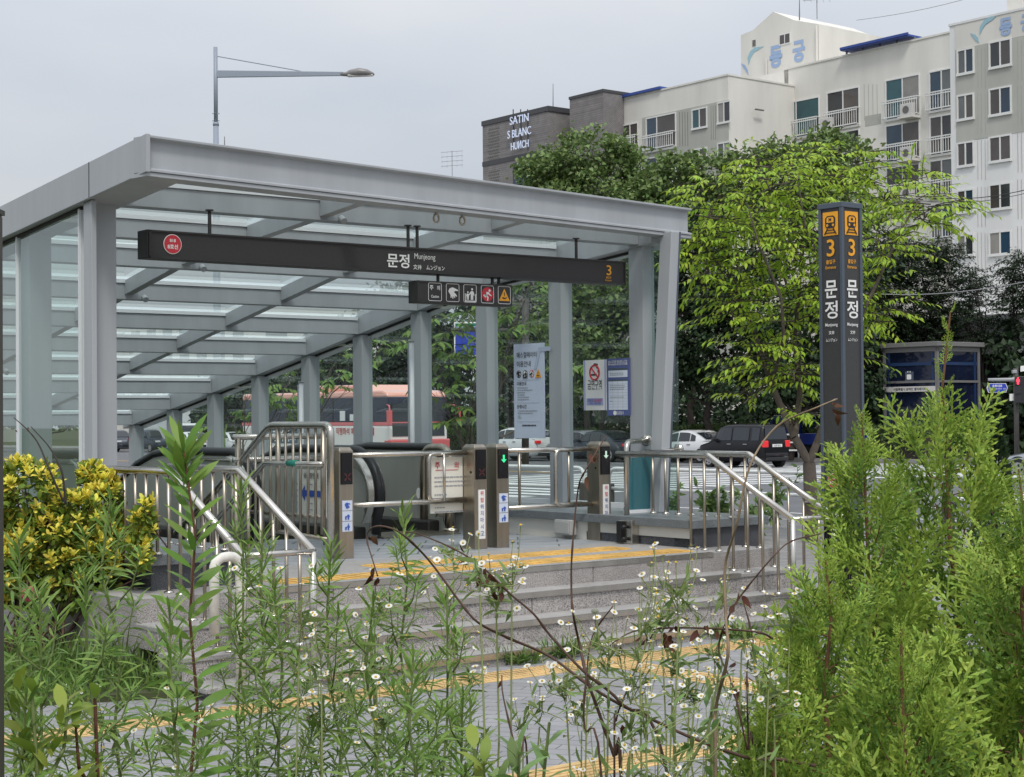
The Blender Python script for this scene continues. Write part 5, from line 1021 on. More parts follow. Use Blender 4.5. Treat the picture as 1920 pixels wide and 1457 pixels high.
b=MB(FR); a=onu(914,238,U5); c=onu(937,232,U5)
for y0,y1 in ((232,300),(312,380)):
    z0,z1=onu(925,y1,U5).z,onu(925,y0,U5).z; nr=int((z1-z0)/.23)
    for r in range(nr):
        for k in range(6): v=c.y+(a.y-c.y)*(k+.2+.5*(r%2))/6.6; b.box((U5-.015,v,z0+r*.23),(U5+.01,v+.16,z0+r*.23+.1))
b.build('perforated_screen',M_bld,t)
for s,x,y,h,w_ in (('SATIN',978,224,15,35),('S BLANC',978,249,15,44),('HUИCH',979,272,15,33)):
    p=onu(x,y,U5); hh=abs(onu(x,y-h/2,U5).z-onu(x,y+h/2,U5).z); ww=abs(onu(x-w_/2,y,U5).y-onu(x+w_/2,y,U5).y); k=text(s,W(U5-.25,p.y,p.z),-DV,up,hh,M_lett,t,.0,width=ww,name='sign_lettering')
    k.modifiers.new('Solidify','SOLIDIFY').thickness=.04
b=MB(FR)
for x in (963,977,990): p=onu(x,205,U5); q=onu(x,280,U5); b.box((U5-.06,p.y-.04,q.z),(U5-.02,p.y+.04,p.z))
b.build('letter_rail',MATS['dark_metal'],t)
# low white hall on the right, far wall on the left
P=at(1870,650,66); t=thing('low_hall',W(70,20,-1),YAW,'low white hall behind the dark trees at the right edge','building')
a,c=onu(1790,640,66),onu(2300,640,66); b=MB(FR); b.box((66,c.y,onu(1850,652,66).z),(76,a.y+6,onu(1850,590,66).z)); b.build('white_wall',M_aptw,t); b=MB(FR); b.box((66.5,c.y,-2),(76,a.y+6,onu(1850,652,66).z-.01)); b.build('shopfront',mat('shop_glass',(.025,.025,.027),.2,0,.4,.5),t)
b=MB(FR); b.box((65.6,c.y,onu(1850,664,66).z),(66.4,a.y+6,onu(1850,652,66).z)); b.build('canopy_edge',M_wfr,t)
for i,(u0,v0,w_,h,l) in enumerate(((84,150,40,13,'pale distant apartment slab beyond the left end of the road'),(70,215,60,20,'grey distant tower block at the far left'),(30,290,40,11,'low distant block closing the left end of the road'))):
    t=thing('distant_building',W(u0,v0,-3),YAW,l,'building'); b=MB(FR); b.box((u0,v0,-4),(u0+20,v0+w_,h)); b.build('wall',(M_apt,M_aptg,M_aptw)[i],t)
    b=MB(FR)
    for r in range(int(h/3)):
        for k in range(int(w_/4)): b.box((u0-.05,v0+1+4*k,1+3*r),(u0+.02,v0+3.2+4*k,2.6+3*r)); 
    for r in range(int(h/3)): 
        for k in range(4): b.box((u0+2+4.5*k,v0-.05,1+3*r),(u0+4.5+4.5*k,v0+.02,2.6+3*r))
    b.build('window_rows',WG[0],t)
# ---------------------------------------------------------------- overhead wires
for i,(p0,p1,d0,d1,r,l) in enumerate((((1560,545),(1990,515),60,52,.014,'pale overhead wire crossing the dark trees at right'),((1700,366),(1990,338),64,58,.016,'dark overhead wire before the nearest apartment block'),((1700,374),(1990,344),64.5,58.5,.012,'lower thin wire just under the dark overhead wire'),((1606,38),(1990,-60),100,75,.014,'faint wire rising from the stair tower to the upper right'))):
    a,c=at(*p0,d0),at(*p1,d1); pts=[a.lerp(c,k/12)-up*(.35*math.sin(math.pi*k/12)) for k in range(13)]; b=MB(); b.tube(pts,r,5); tag(b.build('overhead_wire',mat('wire_grey',(.30,.30,.30),.6) if i in(0,3) else M_trim,None,False,a),l,'wire','overhead wires')
# ---------------------------------------------------------------- leaf materials
def leafm(n,c,isl=.28,hue=.018,tr=.25,rough=.5): return mat(n,c,rough,0,isl=isl,hue=hue,trans=tr,spec=.35)
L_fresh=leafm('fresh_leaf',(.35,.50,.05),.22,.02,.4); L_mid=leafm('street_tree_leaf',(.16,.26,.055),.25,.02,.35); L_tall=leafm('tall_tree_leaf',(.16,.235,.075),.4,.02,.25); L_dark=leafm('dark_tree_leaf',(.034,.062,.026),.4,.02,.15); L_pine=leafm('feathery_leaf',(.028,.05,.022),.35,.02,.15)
L_weed=leafm('weed_leaf',(.19,.305,.065),.25,.015,.3); L_weed2=leafm('broad_weed_leaf',(.155,.275,.045),.2,.015,.35); L_fb=leafm('fleabane_leaf',(.2,.28,.09),.25,.02,.3); L_yel=leafm('golden_leaf',(.80,.72,.11),.2,.02,.3); L_shr=leafm('shrub_leaf',(.15,.22,.03),.4,.02,.2); L_thn=leafm('fresh_conifer_spray',(.33,.455,.075),.28,.018,.3,.55); L_thu=leafm('conifer_spray',(.15,.25,.04),.36,.018,.25,.55); L_con=leafm('dark_conifer_spray',(.03,.06,.022),.35,.015,.1)
L_grs=leafm('grass_blade',(.11,.19,.04),.35,.02,.3); L_hed=leafm('hedge_leaf',(.11,.17,.055),.4,.02,.2); L_dead=leafm('dead_leaf',(.085,.032,.018),.4,.02,.1,.8); L_olive=leafm('olive_shoot_leaf',(.21,.28,.04),.25,.02,.3); L_grn2=leafm('grey_green_leaf',(.18,.28,.09),.25,.02,.3)
M_stemg=mat('green_stem',(.15,.19,.06),.6,0,.2,20); M_stemr=mat('reddish_stem',(.10,.035,.018),.6,0,.3,20); M_stemd=mat('dead_stem_bark',(.085,.045,.03),.8,0,.35,30); M_twig=mat('pale_twig',(.22,.16,.10),.8,0,.3,30); M_petal=mat('white_petal',(.62,.62,.57),.6,0,isl=.08); M_eye=mat('yellow_floret',(.55,.36,.03),.7); M_thb=mat('conifer_bark',(.14,.065,.03),.85,0,.3,25)
A_=lambda v: np.array(v,float)
def limb(segs,pts,r0,r1):
    n=len(pts)-1
    for i in range(n): segs.append((pts[i],pts[i+1],r0+(r1-r0)*i/n,r0+(r1-r0)*(i+1)/n))
def wob(a,b,n=5,k=.08):
    a,b=A_(a),A_(b); L_=np.linalg.norm(b-a); P=[a]
    for i in range(1,n): P.append(a+(b-a)*i/n+rng.normal(size=3)*L_*k*np.array([1,1,.4])/2)
    return P+[b]
def blobs3(bl,d,deep=.8):
    out=[]
    for bq in bl:
        x,y,rx,ry=bq[:4]; dd=d+(bq[4] if len(bq)>4 else 0); c=A_(at(x,y,dd)); k=dd/FPX; out.append((c,rx*k,ry*k,max(rx,ry)*k*deep))
    return out
def inblob(b,n,shell=.45):
    c,rx,rz,ry=b; q=rng.normal(size=(n,3)); q/=np.linalg.norm(q,axis=1,keepdims=True); r=rng.uniform(shell**3,1,size=(n,1))**(1/3.)
    return c+q*r*np.array([rx,ry,rz]),q
def tree(name,base,bl,leaf,label,catg='tree',group=None,kind='clump',n_per=1.0,size=.3,trunk_r=.16,bark=None,fork=.35,thin=None):
    """trunk with limbs into each blob of the crown; crown of many leaf faces"""
    base=A_(base); t=thing(name,Vector(base),0,label,catg,group); segs=[]; cen=sum(b[0] for b in bl)/len(bl)
    fk=base+(cen-base)*fork; fk[:2]=base[:2]+(cen-base)[:2]*.15; limb(segs,wob(base,fk,4,.05),trunk_r,trunk_r*.72)
    for b in bl:
        mid=fk+(b[0]-fk)*.5+np.array([0,0,-.1])*np.linalg.norm(b[0]-fk); 
        P=wob(fk,mid,3,.12)+wob(mid,b[0]+np.array([0,0,.3*b[2]]),3,.12)[1:]; limb(segs,P,trunk_r*.42,trunk_r*.08)
        for q in range(7): e=b[0]+rng.normal(size=3)*np.array([b[1],b[3],b[2]])*.55; s=P[int(rng.integers(2,len(P)))]; limb(segs,wob(s,e,3,.15),trunk_r*.12,trunk_r*.03)
    V,F=tubes_np(segs,6); npmesh('trunk',V,F,bark or M_bark,t,True)
    PP=[];DD=[];NN=[];LL=[]
    if kind=='clump':
        for b in bl:
            area=b[1]*b[2]*3.14; nc=max(6,int(area/(size*size)*.42*n_per)); C,Q=inblob(b,nc,.55); m=30
            P=np.repeat(C,m,0)+rng.normal(size=(nc*m,3))*size*np.array([1.0,1.0,.7]); Qr=np.repeat(Q,m,0)
            D_=Qr*.7+rng.normal(size=(nc*m,3))*.8; D_[:,2]-=.15; N_=rng.normal(size=(nc*m,3))*.55+np.array([0,0,1.])+Qr*.4
            PP.append(P);DD.append(D_);NN.append(N_);LL.append(rng.uniform(.6,1.25,nc*m)*size)
        P=np.concatenate(PP);V,F=leaf4(P,np.concatenate(DD),np.concatenate(NN),np.concatenate(LL),np.concatenate(LL)*.75,.2,.5,.1)
    elif kind=='feather':
        for b in bl:
            area=b[1]*b[2]*3.14; nc=max(8,int(area/(size*size)*.5*n_per)); C,Q=inblob(b,nc,.4); m=26
            ax=Q.copy(); ax[:,2]*=.25; ax+=rng.normal(size=ax.shape)*.25; ax/=np.linalg.norm(ax,axis=1,keepdims=True); s=np.tile(np.linspace(-1,1.3,m),nc)[:,None]
            P=np.repeat(C,m,0)+np.repeat(ax,m,0)*s*size*1.9+np.array([0,0,-.16])*size*s*s+rng.normal(size=(nc*m,3))*size*.16
            side=np.cross(np.repeat(ax,m,0),[0,0,1.])*np.where(np.arange(nc*m)%2,1,-1)[:,None]; D_=np.repeat(ax,m,0)*.5+side+rng.normal(size=P.shape)*.25; D_[:,2]-=.25
            PP.append(P);DD.append(D_);NN.append(rng.normal(size=P.shape)*.3+[0,0,1]);LL.append(rng.uniform(.6,1.2,nc*m)*size*.9)
        P=np.concatenate(PP);V,F=leaf4(P,np.concatenate(DD),np.concatenate(NN),np.concatenate(LL),np.concatenate(LL)*.36,.1,.5,.15)
    else:   # drooping leaf sprays on level twigs
        ts=[]
        for b in bl:
            area=b[1]*b[2]*3.14; nc=max(6,int(area*n_per*11)); C,Q=inblob(b,nc,.35); m=13
            ax=Q.copy(); ax[:,2]=ax[:,2]*.2+.06; ax+=rng.normal(size=ax.shape)*.3*np.array([1,1,.3]); ax/=np.linalg.norm(ax,axis=1,keepdims=True); Lt=rng.uniform(.28,.55,(nc,1))
            for i in range(nc):
                p0=C[i]-ax[i]*Lt[i]*.4; p1=C[i]+ax[i]*Lt[i]*.35; p2=C[i]+ax[i]*Lt[i]*.9-np.array([0,0,.09]); ts+=[(p0,p1,.006,.004),(p1,p2,.004,.002)]
            s=np.tile(np.linspace(0,1,m),nc)[:,None]; P=np.repeat(C-ax*Lt*.3,m,0)+np.repeat(ax*Lt*1.2,m,0)*s-np.array([0,0,.09])*s**2
            sd=np.where(np.arange(nc*m)%2,1,-1)[:,None]; side=np.cross(np.repeat(ax,m,0),[0,0,1.])*sd; D_=side*.8+np.repeat(ax,m,0)*.75+rng.normal(size=P.shape)*.18; D_[:,2]-=.38
            PP.append(P);DD.append(D_);NN.append(rng.normal(size=P.shape)*.18+[0,0,1.]+side*.15);LL.append(rng.uniform(.7,1.15,nc*m)*size)
        P=np.concatenate(PP);V,F=leaf8(P,np.concatenate(DD),np.concatenate(NN),np.concatenate(LL),np.concatenate(LL)*.36,rng.uniform(.1,.4,len(P)))
        Vt,Ft=tubes_np(ts,4); npmesh('twigs',Vt,Ft,M_dkbark,t)
    npmesh('crown',V,F,leaf,t); return t
# street trees
B1=[(1345,385,80,70),(1440,325,95,45),(1560,310,105,50,1),(1665,355,120,50,.6),(1735,390,70,42),(1325,480,60,60),(1415,470,95,60),(1525,430,95,70),(1475,575,115,60),(1420,665,55,45),(1560,545,60,60),(1635,570,60,55),(1495,690,60,40),(1650,455,80,50),(1370,560,50,55),(1580,640,45,40),(1500,775,38,22),(1405,735,35,22),(1440,400,90,50,1)]
P=at(1522,1005,22.3); P.z=rdz(22.3)+.15; T1B=blobs3(B1,22.3,.9)
tt=thing('street_tree',P,0,'bright yellow green young street tree behind the pylon sign','tree','young street trees on the near sidewalk'); segs=[]
def pth(l,d): return [A_(at(x,y,d+e)) for x,y,e in l]
P0=A_(P)
limb(segs,[P0]+pth([(1521,960,0),(1519,900,0),(1517,868,0)],22.3),.105,.085)
limb(segs,pth([(1517,868,0),(1490,820,.0),(1470,775,.1),(1446,720,.2),(1425,650,.3),(1385,560,.4),(1345,450,.5),(1330,380,.5)],22.3),.06,.012)
limb(segs,pth([(1517,868,0),(1532,830,0),(1545,790,-.1),(1560,720,-.2),(1590,640,-.3),(1640,540,-.4),(1690,430,-.4),(1720,380,-.3)],22.3),.055,.010)
limb(segs,pth([(1490,820,0),(1500,740,.2),(1490,640,.3),(1500,520,.4),(1510,430,.4),(1495,330,.5)],22.3),.045,.010)
limb(segs,pth([(1446,720,.2),(1470,640,-.3),(1465,560,-.5),(1420,450,-.6),(1400,380,-.6)],22.3),.03,.008)
limb(segs,pth([(1560,720,-.2),(1555,620,.5),(1575,500,.7),(1600,400,.8),(1570,310,.8)],22.3),.03,.008)
for b in T1B:
    for q in range(6): e=b[0]+rng.normal(size=3)*np.array([b[1],b[3],b[2]])*.5; s=b[0]+A_([0,0,-.35])*b[2]+rng.normal(size=3)*.1; limb(segs,wob(s,e,3,.12),.012,.003)
V,F=tubes_np(segs,8); npmesh('trunk',V,F,M_bark,tt,True)
b=MB(); c=Vector(at(1521,940,22.3)); b.tube([c+Vector((.1*math.cos(a),.1*math.sin(a),.012*math.sin(3*a))) for a in np.arange(14)*2*math.pi/14],.018,6,closed=True); b.build('rope_tie',mat('grey_rope',(.25,.23,.2),.9),tt,True)
def sprays(t,bl,leaf,size,n_per):
    PP=[];DD=[];NN=[];LL=[];ts=[]
    for b in bl:
        area=b[1]*b[2]*3.14; nc=max(5,int(area*n_per*11)); C,Q=inblob(b,nc,.3); m=13
        ax=Q.copy(); ax[:,2]=ax[:,2]*.15+.05; ax+=rng.normal(size=ax.shape)*.35*np.array([1,1,.25]); ax/=np.linalg.norm(ax,axis=1,keepdims=True); Lt=rng.uniform(.3,.6,(nc,1))
        for i in range(nc):
            p0=C[i]-ax[i]*Lt[i]*.5; p1=C[i]+ax[i]*Lt[i]*.35; p2=C[i]+ax[i]*Lt[i]*.9-np.array([0,0,.1]); ts+=[(p0,p1,.007,.004),(p1,p2,.004,.002)]
        s=np.tile(np.linspace(0,1,m),nc)[:,None]; P=np.repeat(C-ax*Lt*.3,m,0)+np.repeat(ax*Lt*1.2,m,0)*s-np.array([0,0,.1])*s**2
        sd_=np.where(np.arange(nc*m)%2,1,-1)[:,None]; side=np.cross(np.repeat(ax,m,0),[0,0,1.])*sd_; D_=side*.7+np.repeat(ax,m,0)*.75+rng.normal(size=P.shape)*.16; D_[:,2]-=.42
        PP.append(P);DD.append(D_);NN.append(rng.normal(size=P.shape)*.15+[0,0,1.]);LL.append(rng.uniform(.65,1.15,nc*m)*size)
    P=np.concatenate(PP); L_=np.concatenate(LL); V,F=leaf8(P,np.concatenate(DD),np.concatenate(NN),L_,L_*.33,rng.uniform(.1,.4,len(P)))
    Vt,Ft=tubes_np(ts,4); npmesh('twigs',Vt,Ft,M_dkbark,t); npmesh('crown',V,F,leaf,t)
sprays(tt,T1B,L_fresh,.12,5.6)
P=W(17,23,0); P.z=rdz(P.y)+.15
tree('street_tree',P,blobs3([(985,575,75,50),(905,640,85,70),(835,610,60,50),(850,735,60,55),(960,660,50,60),(1000,520,50,30),(900,560,60,40),(1085,690,30,22),(880,790,40,25),(820,690,50,45)],28.6),L_mid,'mid green young street tree seen through the glass beside the escalator guide','tree','young street trees on the near sidewalk','spray',1.25,.2,.07)
P=W(17,31,0); P.z=rdz(P.y)+.15
tree('street_tree',P,blobs3([(460,735,60,42),(540,715,55,45),(630,690,60,40),(720,655,50,35),(440,790,45,28),(530,770,50,25)],34.9),L_mid,'mid green young street tree seen through the glass before the coach','tree','young street trees on the near sidewalk','spray',1.2,.2,.07)
# tall trees across the road
GT='tall trees across the road'
def gp(x,d): p=at(x,800,d); p.z=rdz(p.y)+.1; return p
TT=[('tall_tree',1105,88,[(1110,295,80,48),(1045,325,55,45),(1165,320,55,45),(995,335,28,30),(1100,360,120,45),(1060,400,90,60),(1150,420,80,60)],L_tall,'tall green tree in front of the dark brick building','clump',1.0,.34),
('tall_tree',1300,83,[(1250,335,55,42),(1315,325,65,42),(1385,315,45,32),(1300,390,110,50),(1220,380,50,50),(1390,380,60,50)],L_tall,'tall green tree in front of the first apartment block windows','clump',1.0,.33),
('tall_tree',1500,82,[(1440,300,38,32),(1540,272,50,28),(1495,330,80,55),(1590,310,55,50),(1560,400,90,70),(1460,410,60,60)],L_tall,'tall green tree rising behind the top of the bright street tree','clump',1.0,.33),
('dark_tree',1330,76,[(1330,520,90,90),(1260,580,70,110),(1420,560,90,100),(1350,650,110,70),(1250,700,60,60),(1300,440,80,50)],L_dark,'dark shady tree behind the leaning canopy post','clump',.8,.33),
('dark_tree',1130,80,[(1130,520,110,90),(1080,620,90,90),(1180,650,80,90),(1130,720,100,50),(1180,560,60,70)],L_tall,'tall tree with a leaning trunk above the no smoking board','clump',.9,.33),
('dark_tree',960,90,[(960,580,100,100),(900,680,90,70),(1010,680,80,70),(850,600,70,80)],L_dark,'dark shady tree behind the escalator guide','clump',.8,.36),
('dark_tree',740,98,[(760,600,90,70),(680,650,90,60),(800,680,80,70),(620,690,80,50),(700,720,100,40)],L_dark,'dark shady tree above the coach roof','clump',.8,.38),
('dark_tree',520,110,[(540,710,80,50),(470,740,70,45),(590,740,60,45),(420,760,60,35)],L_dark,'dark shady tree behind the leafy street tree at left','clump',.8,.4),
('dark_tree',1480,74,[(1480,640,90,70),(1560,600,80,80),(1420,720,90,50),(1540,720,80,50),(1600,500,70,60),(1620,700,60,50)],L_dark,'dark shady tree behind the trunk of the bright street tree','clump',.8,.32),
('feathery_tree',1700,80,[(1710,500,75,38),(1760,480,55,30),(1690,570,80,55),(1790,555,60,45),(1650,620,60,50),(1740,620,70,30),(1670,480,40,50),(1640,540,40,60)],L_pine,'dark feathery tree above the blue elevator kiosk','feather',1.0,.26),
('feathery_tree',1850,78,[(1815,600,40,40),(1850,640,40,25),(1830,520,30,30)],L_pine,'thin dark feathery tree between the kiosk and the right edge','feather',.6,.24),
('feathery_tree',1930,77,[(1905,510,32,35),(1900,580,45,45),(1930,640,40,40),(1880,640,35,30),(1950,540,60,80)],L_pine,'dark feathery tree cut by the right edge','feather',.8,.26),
('tall_tree',300,140,[(310,760,60,30),(230,770,60,25),(380,765,50,25)],L_dark,'distant dark tree beyond the navy car at left','clump',.8,.5),
('tall_tree',90,130,[(90,760,70,40),(0,770,60,30),(160,775,50,25)],L_tall,'distant tree beyond the left side glass','clump',.8,.5)]
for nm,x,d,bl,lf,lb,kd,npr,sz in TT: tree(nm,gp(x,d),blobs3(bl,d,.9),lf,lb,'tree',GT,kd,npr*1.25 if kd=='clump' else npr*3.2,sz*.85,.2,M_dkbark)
n=26000; u=rng.uniform(62,67,n); v=rng.uniform(15,125,n); zz=rng.uniform(0,1,n)**.8*(3.6+1.4*np.sin(v*.9)+.8*np.sin(v*2.3)); Pp=np.stack([u*TU.x+v*DV.x,u*TU.y+v*DV.y,zz-.5],1); V,F=leaf4(Pp,rdir(n,.1),rdir(n,.6),rng.uniform(.25,.6,n),rng.uniform(.2,.4,n)); tag(npmesh('shade_leaf_fill',V,F,L_dark),kind='stuff')  # added dark leaf fill; its colour stands in for shade below the far crowns
# hedges on the far kerb
def hedge(u0,u1,v0,v1,h,label,leaf=L_hed,name='hedge',size=.13,n=7000):
    P=W((u0+u1)/2,(v0+v1)/2,0); z=rdz(P.y)+.1; t=thing(name,Vector((P.x,P.y,z)),YAW,label,'hedge','clipped hedges along the far kerb')
    b=MB(FR); b.box((u0+.2,v0+.2,z),(u1-.2,v1-.2,z+h-.25)); b.build('twigs',M_dkbark,t)
    u=rng.uniform(u0,u1,n); v=rng.uniform(v0,v1,n); zz=z+h*rng.uniform(.05,1,n)**.6; side=rng.random(n)<.55; u=np.where(side,u0+rng.uniform(0,.3,n),u); zz=np.where(side,zz,z+h-rng.uniform(0,.25,n))+.12*np.sin(v*2.1)+.08*np.sin(v*5.3)
    Pp=np.stack([u*TU.x+v*DV.x,u*TU.y+v*DV.y,zz],1); D_=rdir(n,.5); V,F=leaf4(Pp,D_,rdir(n,.6),rng.uniform(.6,1.4,n)*size,rng.uniform(.6,1.2,n)*size*.6); npmesh('leaves',V,F,leaf,t); return t
hedge(57.0,58.8,44.5,60,1.45,'long clipped hedge behind the black minivan',n=14000)
hedge(57.0,58.4,14,29.5,1.5,'clipped hedge behind the pedestrian signal at the right edge',n=10000)
hedge(56.9,58.2,66,84,1.3,'clipped hedge behind the sedans seen through the glass',n=9000)
# small dark conifer
def cone_shrub():
    d=13.0; P=at(1862,800,d); P.z=0; t=thing('small_conifer',P,0,'small dark narrow conifer behind the thuja at the right edge','conifer'); n=5200; z=rng.uniform(0.05,1.57,n); r=.24*(1-z/1.66)**.6*np.sqrt(rng.uniform(.35,1,n)); a=rng.uniform(0,6.28,n)
    Pp=np.stack([P.x+r*np.cos(a),P.y+r*np.sin(a),z],1); D_=np.stack([np.cos(a),np.sin(a),np.full(n,1.1)],1)+rng.normal(size=(n,3))*.35; V,F=leaf4(Pp,D_,rdir(n),rng.uniform(.03,.07,n),rng.uniform(.008,.018,n)); npmesh('foliage',V,F,L_con,t); b=MB(); b.tube([P,P+up*1.4],[.025,.008],6); b.build('stem',M_thb,t)
cone_shrub()
# ---------------------------------------------------------------- golden shrubs and lawn
def shrub(bl,d,label,ny,ng,deep=.7,base=None):
    B=blobs3(bl,d,deep); c=sum(b[0] for b in B)/len(B); root=A_([c[0],c[1],0.02]) if base is None else A_(base); t=thing('golden_shrub',Vector(root),0,label,'shrub','golden leaved shrubs beside the platform'); segs=[];PY=[];DY=[];PG=[];DG=[]
    ar=np.array([b[1]*b[2] for b in B]); ar=ar/ar.sum()
    for b,f in zip(B,ar):
        for q in range(5): e=b[0]+rng.normal(size=3)*np.array([b[1],b[3],b[2]])*.5; limb(segs,wob(root+rng.normal(size=3)*[.12,.12,0],e,5,.12),.012,.004)
        n=int(ny*f*1.0); P,Q=inblob(b,n,.86); k=(Q[:,2]>.12)|(rng.random(n)<.2); PY.append(P[k]);DY.append(Q[k])
        n=int(ng*f); P,Q=inblob(b,n,.35); PG.append(P);DG.append(Q)
    V,F=tubes_np(segs,5); npmesh('stems',V,F,M_stemd,t)
    P=np.concatenate(PY);Q=np.concatenate(DY); Q=Q*.6+[0,0,.8]; Q/=np.linalg.norm(Q,axis=1,keepdims=True); m=9; a=np.tile(np.arange(m)*2.4,len(P)); lay=np.tile(np.linspace(0,1,m),len(P)); X=np.cross(Q,rdir(len(Q))); X/=np.linalg.norm(X,axis=1,keepdims=True); Y=np.cross(Q,X)
    Xr,Yr,Qr=[np.repeat(z,m,0) for z in (X,Y,Q)]; rad=Xr*np.cos(a)[:,None]+Yr*np.sin(a)[:,None]; D_=rad*(1.1-.75*lay)[:,None]+Qr*(.35+.65*lay)[:,None]; Pp=np.repeat(P,m,0)-Qr*.03+Qr*(.045*lay)[:,None]
    L_=rng.uniform(.04,.068,len(Pp)); V,F=leaf8(Pp,D_,Qr*1.0+rad*-.4,L_,L_*.46,rng.uniform(.0,.3,len(Pp)),(.75,1,.8)); npmesh('young_leaves',V,F,L_yel,t)
    P=np.concatenate(PG);n=len(P);D_=np.concatenate(DG)*.8+rdir(n,.2)*.7; L_=rng.uniform(.04,.075,n); V,F=leaf8(P,D_,rdir(n,.9),L_,L_*.48,.2,(.75,1,.8)); npmesh('foliage',V,F,L_shr,t); return t
shrub([(45,925,70,65),(-50,960,80,110),(140,985,60,60),(90,1045,100,85),(20,1050,70,90),(160,1070,70,80)],11.2,'broad golden leaved shrub at the left edge',900,5200,base=onz(70,1250,.02))
shrub([(192,945,36,60),(190,1020,44,65),(172,900,22,30),(205,1080,40,60)],11.5,'narrow golden leaved shrub against the left stair handrail',420,2000,base=onz(205,1240,.02))
shrub([(268,985,22,26),(262,1035,20,40),(276,955,9,20)],10.9,'small golden leaved sprig beside the left curb wall',60,300,base=onz(262,1215,.02))
def grass():
    n=9000; pts=[]
    x=rng.uniform(-6,-1.7,n*3); y=rng.uniform(9.7,11.6,n*3); k=(x<-3.0+(y-9.7)*2.3)|((x<-2.05)&(y>9.98)); x,y=x[k][:n],y[k][:n]; n=len(x)
    P=np.stack([x,y,np.full(n,.03)],1); D_=rng.normal(size=(n,3))*.45+[0,0,1]; L_=rng.uniform(.07,.26,n)*(1+.5*np.sin(x*3)*np.sin(y*4)); V,F=leaf8(P,D_,rdir(n)*[1,1,.1],L_,rng.uniform(.006,.014,n),rng.uniform(0,.7,n)); tag(npmesh('grass',V,F,L_grs),kind='stuff')
grass()
def tuft(P,label,n=160,h=.14,r=.16,name='weed_tuft',leaf=L_grs,group=None,wd=.012,catg='weed'):
    P=Vector(P); t=thing(name,P,0,label,catg,group); a=rng.uniform(0,6.28,n); q=r*np.sqrt(rng.random(n)); Pp=np.stack([P.x+q*np.cos(a),P.y+q*.6*np.sin(a),np.full(n,P.z)],1); D_=np.stack([np.cos(a)*.6,np.sin(a)*.6,np.full(n,.8)],1)+rng.normal(size=(n,3))*.3; V,F=leaf8(Pp,D_,rdir(n,.3),rng.uniform(.4,1.1,n)*h,np.full(n,wd),.4); npmesh('blades',V,F,leaf,t); 
    b=MB(); b.tube([P-up*.01,P+up*.02],[r*.4,r*.15],7); b.build('root_clump',M_soil,t); return t
GW='weeds at the foot of the steps'
tuft(onz(965,1243,0),'green weed tuft at the foot of the steps below the middle bollards',240,.13,.17,group=GW); tuft(onz(1050,1232,0),'taller green weed tuft at the foot of the steps right of the middle',220,.17,.1,group=GW); tuft(onz(1375,1196,0),'green weed tuft at the foot of the steps near the right handrail',240,.15,.16,group=GW)
def leafy(P,h,n,label,leaf=L_hed,r=.3,ls=.11,name='leafy_weed',group='leafy weeds along the near sidewalk',wf=.4):
    P=Vector(P); t=thing(name,P,0,label,'weed',group); segs=[];PP=[];DD=[]
    for s in range(max(4,n//40)):
        a=rng.uniform(0,6.28); e=A_(P)+[r*rng.random()*math.cos(a),r*rng.random()*math.sin(a),h*rng.uniform(.55,1)]; W_=wob(A_(P)+rng.normal(size=3)*[.05,.05,0],e,4,.1); limb(segs,W_,.008,.003)
        for k in range(40): f=rng.uniform(.2,1); i=min(int(f*4),3); PP.append(W_[i]+(W_[i+1]-W_[i])*(f*4-i)); DD.append(rdir(1,.3)[0])
    V,F=tubes_np(segs,4); npmesh('stems',V,F,M_stemg,t); PP=np.array(PP);n=len(PP);L_=rng.uniform(.5,1.2,n)*ls; V,F=leaf8(PP,np.array(DD),rdir(n,1),L_,L_*wf,.3); npmesh('leaves',V,F,leaf,t); return t
leafy(onz(1338,985,-.02),.6,360,'leafy green weed clump behind the right curb wall',L_grn2,.45,.16); leafy(onz(1415,1010,-.02),.6,260,'leafy green weed beside the right end of the steps',L_grn2,.3,.13); leafy(onz(1455,985,-.02),.9,240,'tall thin weed behind the right stair handrail',L_grn2,.35,.12); leafy(onz(1262,975,-.02),.6,160,'small weed behind the leaning canopy post',L_grn2,.2,.12)
leafy(onz(285,1215,.02),.5,420,'dark leafy weed at the left end of the steps',L_shr,.45,.1); leafy(onz(310,1235,.02),.42,300,'low leafy weed on the lawn edge by the steps',L_weed,.4,.12)
